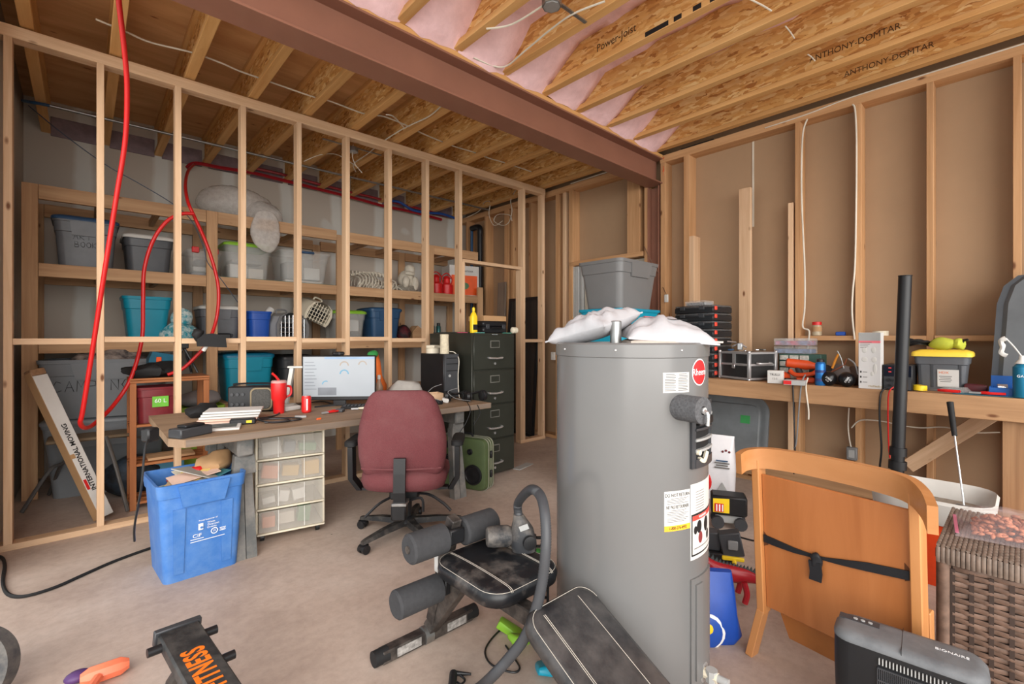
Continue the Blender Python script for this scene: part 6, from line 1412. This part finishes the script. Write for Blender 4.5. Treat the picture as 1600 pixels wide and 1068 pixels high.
# on the wall blocking
zb_ = 1.2945
jr = thing('jar', 'glass jar with red lid standing on the wall blocking', 'jar', (XB + .03, OX(1276, 520, XB + .03).y, zb_))
B().lathe([(.03, 0), (.035, .006), (.035, .07), (.028, .09)], 18).o('glass', plain('jar_glass', (206, 190, 160), .1, alpha=.6), jr); B().lathe([(.034, .088), (.034, .112), (.03, .114)], 18).o('lid', REDP, jr); B().lathe([(.036, .035), (.036, .075)], 18, c0=False, c1=False).o('label', CARD, jr)
for (px, nm, lab, bld, m) in ((1313, 'connector_block', 'small blue connector block on the wall blocking', B().lh((-.02, -.032, 0), (.02, .032, .032), .005), BLUE), (1375, 'tape_roll', 'roll of cream tape on the wall blocking', B().lathe([(.02, 0), (.05, 0), (.05, .034), (.02, .034)], 20), CREAM)):
    tag(bld.o(nm, m, loc=(XB + .035, OX(px, 520, XB + .03).y, zb_ if px < 1320 else zb_)), lab, 'block' if px < 1320 else 'tape')
# under the bench
tl = thing('tote_lid', 'grey storage tote lid leaning on the wall under the workbench', 'lid', (4.30, OX(1140, 700, 4.3).y, .0), 0, None, (0, R(9), 0))
def lidr(g, x, z0=0): return [V((x, p.x, .31 + p.y)) for p in rr(.62 - g, .58 - g, .13 - g * .4, 0, 6)]
B().loft([lidr(.03, .0), lidr(0, .0), lidr(0, -.02), lidr(.06, -.024), lidr(.10, -.014), lidr(.14, -.014), lidr(.16, -.026)]).o('lid', plain('lid_grey', (118, 122, 124), .4), tl); B().lh((-.029, -.16, .36), (-.026, -.08, .43)).o('sticker', plain('green_label', (60, 150, 80), .6), tl, smooth=0)
tl.location.z = .16
sk2 = thing('pet_food_bag', 'white standing bag with red and grey print behind the heater', 'bag', FL(1128, 772) + V((-.1, 0, 0)), R(-72))
b = B().loft([rr(.24, .13, .03, 0), rr(.27, .16, .04, .05), rr(.27, .17, .05, .28), rr(.26, .11, .03, .40), rr(.25, .04, .012, .47), rr(.25, .02, .008, .50)]).jit(.012, 9); b.o('sack', plain('bag_white', (222, 220, 222), .35, var=.06), sk2, smooth=60)
B().sph((-.085, -.082, .14), (.06, .012, .085), 18, 10).o('red_print', REDP, sk2)
for k in range(3): B().sph((.05 + .024 * k, -.062, .385 + .010 * (k % 2)), (.009, .004, .009), 10, 6).o('paw_print', plain('maroon_ink', (110, 40, 44), .7), sk2)
for k in range(4): B().lh((.005 - .01 * (k % 2), -.099, .315 - .018 * k), (.09 + .012 * (k % 2), -.086, .322 - .018 * k)).o('print_line', INKG if k else NAVY, sk2, smooth=0)
B().prism([(.0, .06), (.05, .15), (.10, .06), (.05, .01)], (.0, -.094, 0), (1, 0, 0), (0, 0, 1), (0, .01, 0)).o('silver_print', LGREY, sk2, smooth=0)
ty = thing('toy_truck', 'black and yellow toy truck on the floor behind the heater', 'toy', FL(1138, 822) + V((0, 0, 0)), R(-62))
B().lh((-.11, -.06, .09), (.11, .08, .22), .012).o('body', BLACK, ty); B().prism([(-.10, .11), (-.0, .11), (-.0, .205), (-.10, .2)], (0, -.064, 0), (1, 0, 0), (0, 0, 1), (0, .005, 0)).o('yellow_panel', YELLOW, ty); B().lh((-.09, -.068, .115), (-.035, -.064, .17)).o('red_grille', REDP, ty, smooth=0)
for k in range(3): B().lh((-.082 + .018 * k, -.0695, .12), (-.074 + .018 * k, -.068, .165)).o('grille_bar', WINK, ty, smooth=0)
B().lh((-.08, -.03, .03), (.08, .05, .0895), .006).o('chassis', LGREY, ty)
for x in (-.07, .07):
    for y in (-.05, .06): B().cyl((x, y - .015, .04), (x, y + .015, .04), .04, n=16).o('wheel', DGREY, ty)
tm = thing('toy_machine', 'dark grey toy machine with yellow bar on the floor behind the heater', 'toy', FL(1132, 888), R(-60))
B().lh((-.09, -.05, 0), (.05, .08, .10), .006).o('base', BLACK, tm); B().box((.03, -.01, .15), (.11, .07, .13), .006, Mx.Rotation(R(-12), 3, 'Y')).o('cab', DGREY, tm); B().lh((-.09, -.02, .10), (-.02, .06, .20), .006).o('engine', DGREY, tm); B().lh((-.02, -.065, .075), (.09, -.045, .095), .004).o('yellow_bar', YELLOW, tm); B().sph((.04, -.067, .072), .012, 10, 6).o('knob', YELLOW, tm); B().lh((.01, -.058, .13), (.06, -.045, .18), .004).o('panel', GREY, tm)
dn = thing('toy_dinosaur', 'red toy dinosaur with grey spiny back on the floor', 'toy', FL(1158, 938), R(-50))
DR = plain('toy_red', (166, 30, 40), .3)
dz = V((0, 0, .13))
b = B()
P_ = spline([V(p) for p in ((-.20, .02, .20), (-.12, .0, .15), (-.04, 0, .13), (.04, 0, .12), (.12, 0, .09), (.20, .01, .055), (.30, .03, .03))], 5)
rg = []
for i, p in enumerate(P_):
    k = i / (len(P_) - 1); r_ = .012 + .030 * math.sin(min(1, k * 1.35 + .12) * math.pi) if k < .65 else .026 * (1 - k) / .35 + .006
    rg.append([p + V((0, math.cos(j * .628) * r_ * .8, math.sin(j * .628) * r_)) for j in range(10)])
b.loft(rg).o('body', DR, dn, smooth=80)
for y in (-.04, .04): B().tube([(.0, y, .11), (.01, y * 1.2, .06), (.0, y * 1.2, .015)], .014, 8).o('leg', DR, dn)
b = B()
for i in range(3, len(P_) - 1, 1):
    p = P_[i]; k = i / (len(P_) - 1); r_ = .04 * (1 - .75 * k); b.prism([(-.010, 0), (.012, 0), (.008, .024)], p + V((0, -.003, r_ * .92)), (1, 0, 0), (0, 0, 1), (0, .006, 0))
b.o('spines', plain('toy_slate', (70, 80, 80), .5), dn, smooth=0)
bbg = thing('shop_bag', 'blue plastic shopping bag with white ring print beside the heater', 'bag', FL(1122, 998), R(-50))
bb2 = B().loft([rr(.12, .08, .02, 0), rr(.17, .11, .03, .04), rr(.14, .10, .03, .13), rr(.13, .06, .02, .22), rr(.10, .03, .01, .29)]).jit(.018, 12); bb2.o('bag', plain('bag_blue', (24, 70, 160), .35, var=.15, scale=10), bbg, smooth=60)
B().sph((-.06, -.052, .06), (.075, .012, .075), 20, 10).o('white_print', WINK, bbg); B().sph((-.064, -.056, .058), (.068, .012, .068), 20, 10).o('blue_print', plain('bag_blue_print', (30, 74, 160), .4), bbg); B().sph((-.06, -.060, .075), (.03, .010, .03)).o('yellow_print', YELLOW, bbg)
cable('power_lead', 'black lead lying on the floor behind the wooden chair', [FL(px, py) + V((0, 0, .006)) for px, py in ((1150, 838), (1180, 846), (1230, 852), (1320, 862), (1400, 876), (1470, 890))], .005, BLACK, 'lead')
# black pipe, golf club, litter bin
p0 = FL(1397, 850); p1 = OD(1414, 431, 2.92)
pp_ = thing('black_pipe', 'tall black plastic pipe leaning on the workbench', 'pipe', p0)
v_ = p1 - p0; B().cyl((0, 0, 0), v_, .034, n=24).o('tube', BLACK, pp_); vn = v_.normalized(); L_ = v_.length
B().lathe([(.033, -.004), (.036, 0), (.036, .003), (.031, .004), (.030, -.05)], 24, v_, vn, c0=False).o('rim', BLACK, pp_)
for k, r_ in ((.28, .046), (.33, .044)): B().cyl(vn * L_ * k, vn * (L_ * k + .05), r_, n=24).o('coupling', BLACK, pp_)
B().cyl(vn * L_ * .13, vn * L_ * .22, .05, n=24).o('sleeve', DGREY, pp_)
p0 = OD(1506, 790, 2.52); p1 = OD(1484, 628, 2.72)
gcl = thing('golf_club', 'golf club with black grip standing in the litter bin', 'golf club', p0)
v_ = p1 - p0; vn = v_.normalized(); L_ = v_.length
B().cyl((0, 0, 0), vn * L_ * .72, .005, n=10).o('shaft', CHROME, gcl); B().cyl(vn * L_ * .66, v_, .012, .016, 14).o('grip', BLACKR, gcl); B().lh((-.02, -.04, -.03), (.02, .04, .005), .01).o('head', GALV, gcl)
lbn = thing('litter_bin', 'orange bin with white rim behind the wicker chest', 'bin', (3.42, .34, 0), R(-90))
B().loft([rr(.36, .36, .08, 0), rr(.44, .44, .1, .36), rr(.43, .43, .1, .36), rr(.35, .35, .08, .02)]).o('body', plain('bin_orange', (232, 74, 28), .45), lbn)
B().loft([rr(.40, .40, .1, .365), rr(.1, .1, .03, .372)]).o('litter', plain('litter', (150, 138, 124), .9, var=.2, scale=60), lbn)
B().loft([rr(.46, .46, .11, .33), rr(.48, .48, .12, .35), rr(.50, .50, .12, .44), rr(.48, .48, .12, .455), rr(.45, .45, .11, .44), rr(.40, .40, .1, .36)], c0=False, c1=False).o('rim', WHITEP, lbn)

# ------------------------------------------------------------------ wooden chair
wc_ = thing('folding_wood_chair', 'varnished wooden chair folded flat, tied with a black strap', 'chair', (2.045, .73, 0), 0, None, (R(4), R(0), R(-99)))
CWd = .53
def slab(name, lo, hi, m=ORANGEW, bev=.004): return B().lh(lo, hi, bev).o(name, m, wc_)
# panel grain runs upright: built from boards standing along z
def upb(name, x0, x1, y0, y1, z0, z1, m, up=(0, 1, 0)): return board(name, ((x0 + x1) / 2, (y0 + y1) / 2, z0), ((x0 + x1) / 2, (y0 + y1) / 2, z1), x1 - x0, y1 - y0, m, wc_, up, .003)
upb('panel', .0302, .4998, .0, .012, .20, .74, ORANGEW)
for x0, x1, z in ((.031, .048, .48), (.482, .499, .535)): B().loft([[V((x0, -.0012, z - .03)), V((x1, -.0012, z - .02)), V((x1, -.0012, z + .012)), V((x0, -.0012, z + .03))], [V((x0, -.0004, z - .03)), V((x1, -.0004, z - .02)), V((x1, -.0004, z + .012)), V((x0, -.0004, z + .03))]]).o('slot_shade_patch', plain('slot_shadow', (96, 54, 26), .8), wc_, smooth=0)  # dark patches on the uncut panel stand in for the shaded strap slots
upb('stile', .0, .0298, -.02, .035, .17, .80, ORANGEB); upb('stile', .5002, .53, -.02, .035, .10, .80, ORANGEB)
# bent top rail with arms reaching toward the viewer
path = [V(p) for p in ((-.012, -.085, .79), (-.005, -.045, .80), (.035, .005, .805), (.12, .035, .805), (.265, .045, .805), (.41, .035, .805), (.50, .0, .805), (.56, -.08, .80), (.60, -.17, .79))]
sp2 = spline(path, 6); rg = []
for i, p in enumerate(sp2):
    t_ = (sp2[min(i + 1, len(sp2) - 1)] - sp2[max(i - 1, 0)]); t_.z = 0; t_.normalize(); n_ = V((-t_.y, t_.x, 0))
    rg.append([p + n_ * a + V((0, 0, c_)) for a, c_ in ((-.012, -.04), (.012, -.04), (.012, .04), (-.012, .04))])
B().loft(rg).o('top_rail', ORANGEB, wc_)
board('foot', (.015, .0, .18), (-.012, -.05, .0), .028, .05, ORANGEB, wc_, (0, 1, 0)); board('foot', (.515, .0, .12), (.53, -.03, .0), .028, .05, ORANGEB, wc_, (0, 1, 0))
rg = [[V((x, .05 + .03 * math.sin(k), z)) for x, z in ((.06 + .03 * q, .02 + .06 * q), (.47 - .03 * q, .02 + .06 * q), (.49, .22), (.04, .22))] for k, q in ((0, 1), (.4, 1))]
B().loft(rg).o('folded_seat', plain('seat_ply', (178, 112, 58), .45), wc_)
upb('rear_leg', .50, .53, .05, .085, .0, .40, ORANGEB)
STRAP = plain('black_strap', (30, 30, 33), .6)
B().loft([[V((x, -.004, z + h)) for h in (-w_, w_)] + [V((x, -.008, z + h)) for h in (w_, -w_)] for x, z, w_ in ((.034, .484, .015), (.08, .481, .014), (.15, .478, .010), (.215, .482, .006), (.255, .487, .006), (.30, .495, .010), (.38, .511, .015), (.496, .53, .015))]).o('strap', STRAP, wc_, smooth=0)
B().sph((.225, -.014, .466), (.020, .012, .036), 14, 9).jit(.012, 30).o('strap_knot', STRAP, wc_); B().loft([[V((x, y, z)) for x, y in ((.205 + o, -.024), (.245 + o, -.022), (.245 + o, -.016), (.205 + o, -.016))] for z, o in ((.47, 0), (.43, .004), (.40, .0))]).o('strap_tail', STRAP, wc_, smooth=0)

# ------------------------------------------------------------------ wicker chest
WX, WY, WH = 2.15, .20, .585
wkc = thing('wicker_chest', 'brown woven wicker chest at the right edge', 'chest', (WX, WY, 0))
WK = plain('wicker_strand', (118, 94, 80), .5, var=.35, scale=26); WKD = plain('wicker_core', (66, 52, 45), .7); WKT = plain('wicker_top', (126, 110, 98), .5, var=.3, scale=30)
B().lh((.012, -.88, 0), (.49, -.012, WH - .065)).o('core', WKD, wkc, smooth=0)
for y in (-.012, -.88):
    for x in (.0, .48): B().cyl((x + .012, y, 0), (x + .012, y, WH - .06), .020, n=10).o('corner_post', WK, wkc)
b = B(); ns = 30; L_ = .82; seg = 54
for k in range(ns):
    z = .012 + (WH - .09) * k / (ns - 1); rg = []
    for i in range(seg + 1):
        y = -.035 - L_ * i / seg; dep = .0065 + .0034 * math.cos(math.pi * (i / 3.0) + math.pi * (k % 2)) ; zz = z + .0018 * math.sin(i * .9 + k)
        rg.append([V((.012 - dep, y, zz - .0078)), V((.012 - dep - .003, y, zz)), V((.012 - dep, y, zz + .0078)), V((.012, y, zz))])
    b.loft(rg)
wv = b.o('weave', WK, wkc, smooth=60); wv['kind'] = 'stuff'
b = B()
for i in range(0, 19): b.lh((.001, -.035 - L_ * (i * 3 + .0) / seg - .006, .0), (.0095, -.035 - L_ * (i * 3) / seg + .006, WH - .08))
vw = b.o('uprights', WKD, wkc, smooth=0); vw['kind'] = 'stuff'
B().lh((-.012, -.90, WH - .062), (.50, .008, WH - .012), .012, 2).o('lid_core', WKD, wkc)
b = B(); n1 = 74; n2 = 36
for k in range(n1):
    y = -.0 - .89 * k / (n1 - 1); rg = []
    for i in range(n2 * 2 + 1):
        x = -.012 + .51 * i / (n2 * 2); h = .003 + .004 * math.cos(math.pi * i / 2 * 1.0 + math.pi * k)
        rg.append([V((x, y - .0056, WH - .012 + h)), V((x, y, WH - .009 + h)), V((x, y + .0056, WH - .012 + h)), V((x, y, WH - .016))])
    b.loft(rg)
    b.loft([[V((-.012 - q, y - .0054, z)), V((-.015 - q, y, z)), V((-.012 - q, y + .0054, z)), V((-.008, y, z))] for z, q in ((WH - .064, .0), (WH - .05, .004), (WH - .03, .004), (WH - .012, .0))])
tw = b.o('lid_weave', WKT, wkc, smooth=60); tw['kind'] = 'stuff'
# bag of nuts
c = FL(1545, 800, WH + .01)
nb = thing('nut_bag', 'clear zip bag of brown nuts lying on the wicker chest', 'bag', (2.40, -.02, WH + .004), R(-84))
b = B(); rnd = random.Random(5)
for k in range(330):
    u, v = rnd.uniform(-1, 1), rnd.uniform(-1, 1)
    hgt = .055 * max(0, (1 - u ** 4) * (1 - v ** 4)); z = .008 + rnd.random() * hgt
    q = Mx.Rotation(rnd.uniform(0, 6.3), 3, 'Z') @ Mx.Rotation(rnd.uniform(-.7, .7), 3, 'Y'); s = rnd.uniform(.8, 1.2)
    bb3 = bmesh.ops.create_icosphere(b.bm, subdivisions=1, radius=1, matrix=Mx.Translation((u * .15, v * .09, z)) @ q.to_4x4() @ Mx.Diagonal((.013 * s, .008 * s, .006 * s, 1)))
nt_ = b.o('nuts', plain('nut_brown', (182, 112, 80), .6, var=.25, scale=30), nb, smooth=60); nt_['kind'] = 'stuff'
b = pillow(.40, .25, .078, None, flat=0, seed=21, amp=.012)
b.o('film', plain('bag_film', (230, 214, 216), .1, alpha=.14, var=.05), nb, smooth=60)
B().lh((-.20, -.11, .004), (-.19, .11, .007)).o('zip_strip', plain('zip_pink', (214, 120, 150), .4), nb, smooth=0)

# ------------------------------------------------------------------ black convector heater
e0 = FL(1313, 978, .40); e1 = FL(1533, 1052, .40)
hx = thing('convector_heater', 'black convector heater with grey dusty top in the foreground', 'heater', (e0.x, e0.y, 0), math.atan2(e1.y - e0.y, e1.x - e0.x))
hl = (e1 - e0).to_2d().length
HB = plain('heater_black', (28, 28, 30), .45, var=.15)
B().loft([rr(hl + .02, .13, .04, .03, 6, (hl / 2, .045)), rr(hl + .035, .145, .045, .30, 6, (hl / 2, .045)), rr(hl + .035, .145, .045, .375, 6, (hl / 2, .045))]).o('body', HB, hx)
DT = plain('dusty_grey_top', (110, 112, 114), .5, var=.12, scale=9, dust=((70, 70, 74), .6, 6))
tpn = B().loft([rr(hl + .037, .147, .046, .3755, 6, (hl / 2, .045)), rr(hl + .037, .147, .046, .385, 6, (hl / 2, .045)), rr(hl + .015, .125, .04, .398, 6, (hl / 2, .045)), rr(hl - .02, .09, .03, .401, 6, (hl / 2, .045))]).o('top', DT, hx, smooth=60)
B().lh((hl * .47, -.026, .3858), (hl * .473, .115, .4015)).o('seam', BLACK, hx, smooth=0)
for k in range(3): B().cyl((hl * (.10 + .06 * k), .075, .3995), (hl * (.10 + .06 * k), .075, .404), .006, n=10).o('button', LGREY, hx)
B().box((hl * .13, .075, .4015), (.10, .03, .002)).o('control_panel', DGREY, hx)
text('BIONAIRE', .016, WINK, hx, frame((hl * .82, .055, .4016), (1, -.02, 0), (.02, 1, 0)), name='print')
for x in (.04, hl - .04): B().lh((x - .02, -.03, 0), (x + .02, .12, .03), .006).o('foot', HB, hx)
gx0 = hl * .30
for k in range(9): B().lh((gx0, -.0345, .06 + .034 * k), (hl * .97, -.0285, .064 + .034 * k)).o('grille_bar', DGREY, hx, smooth=0)
b = B()
for k in range(48):
    x = gx0 + (hl * .97 - gx0) * k / 47; b.lh((x - .0012, -.0335, .06), (x + .0012, -.029, .334))
b.o('grille', DGREY, hx, smooth=0)
b = B()
for k in range(26):
    x = gx0 + (hl * .97 - gx0) * (k + .5) / 26; b.lh((x - .0014, -.0345, .345), (x + .0014, -.0285, .362))
b.o('upper_vents', LGREY, hx, smooth=0)
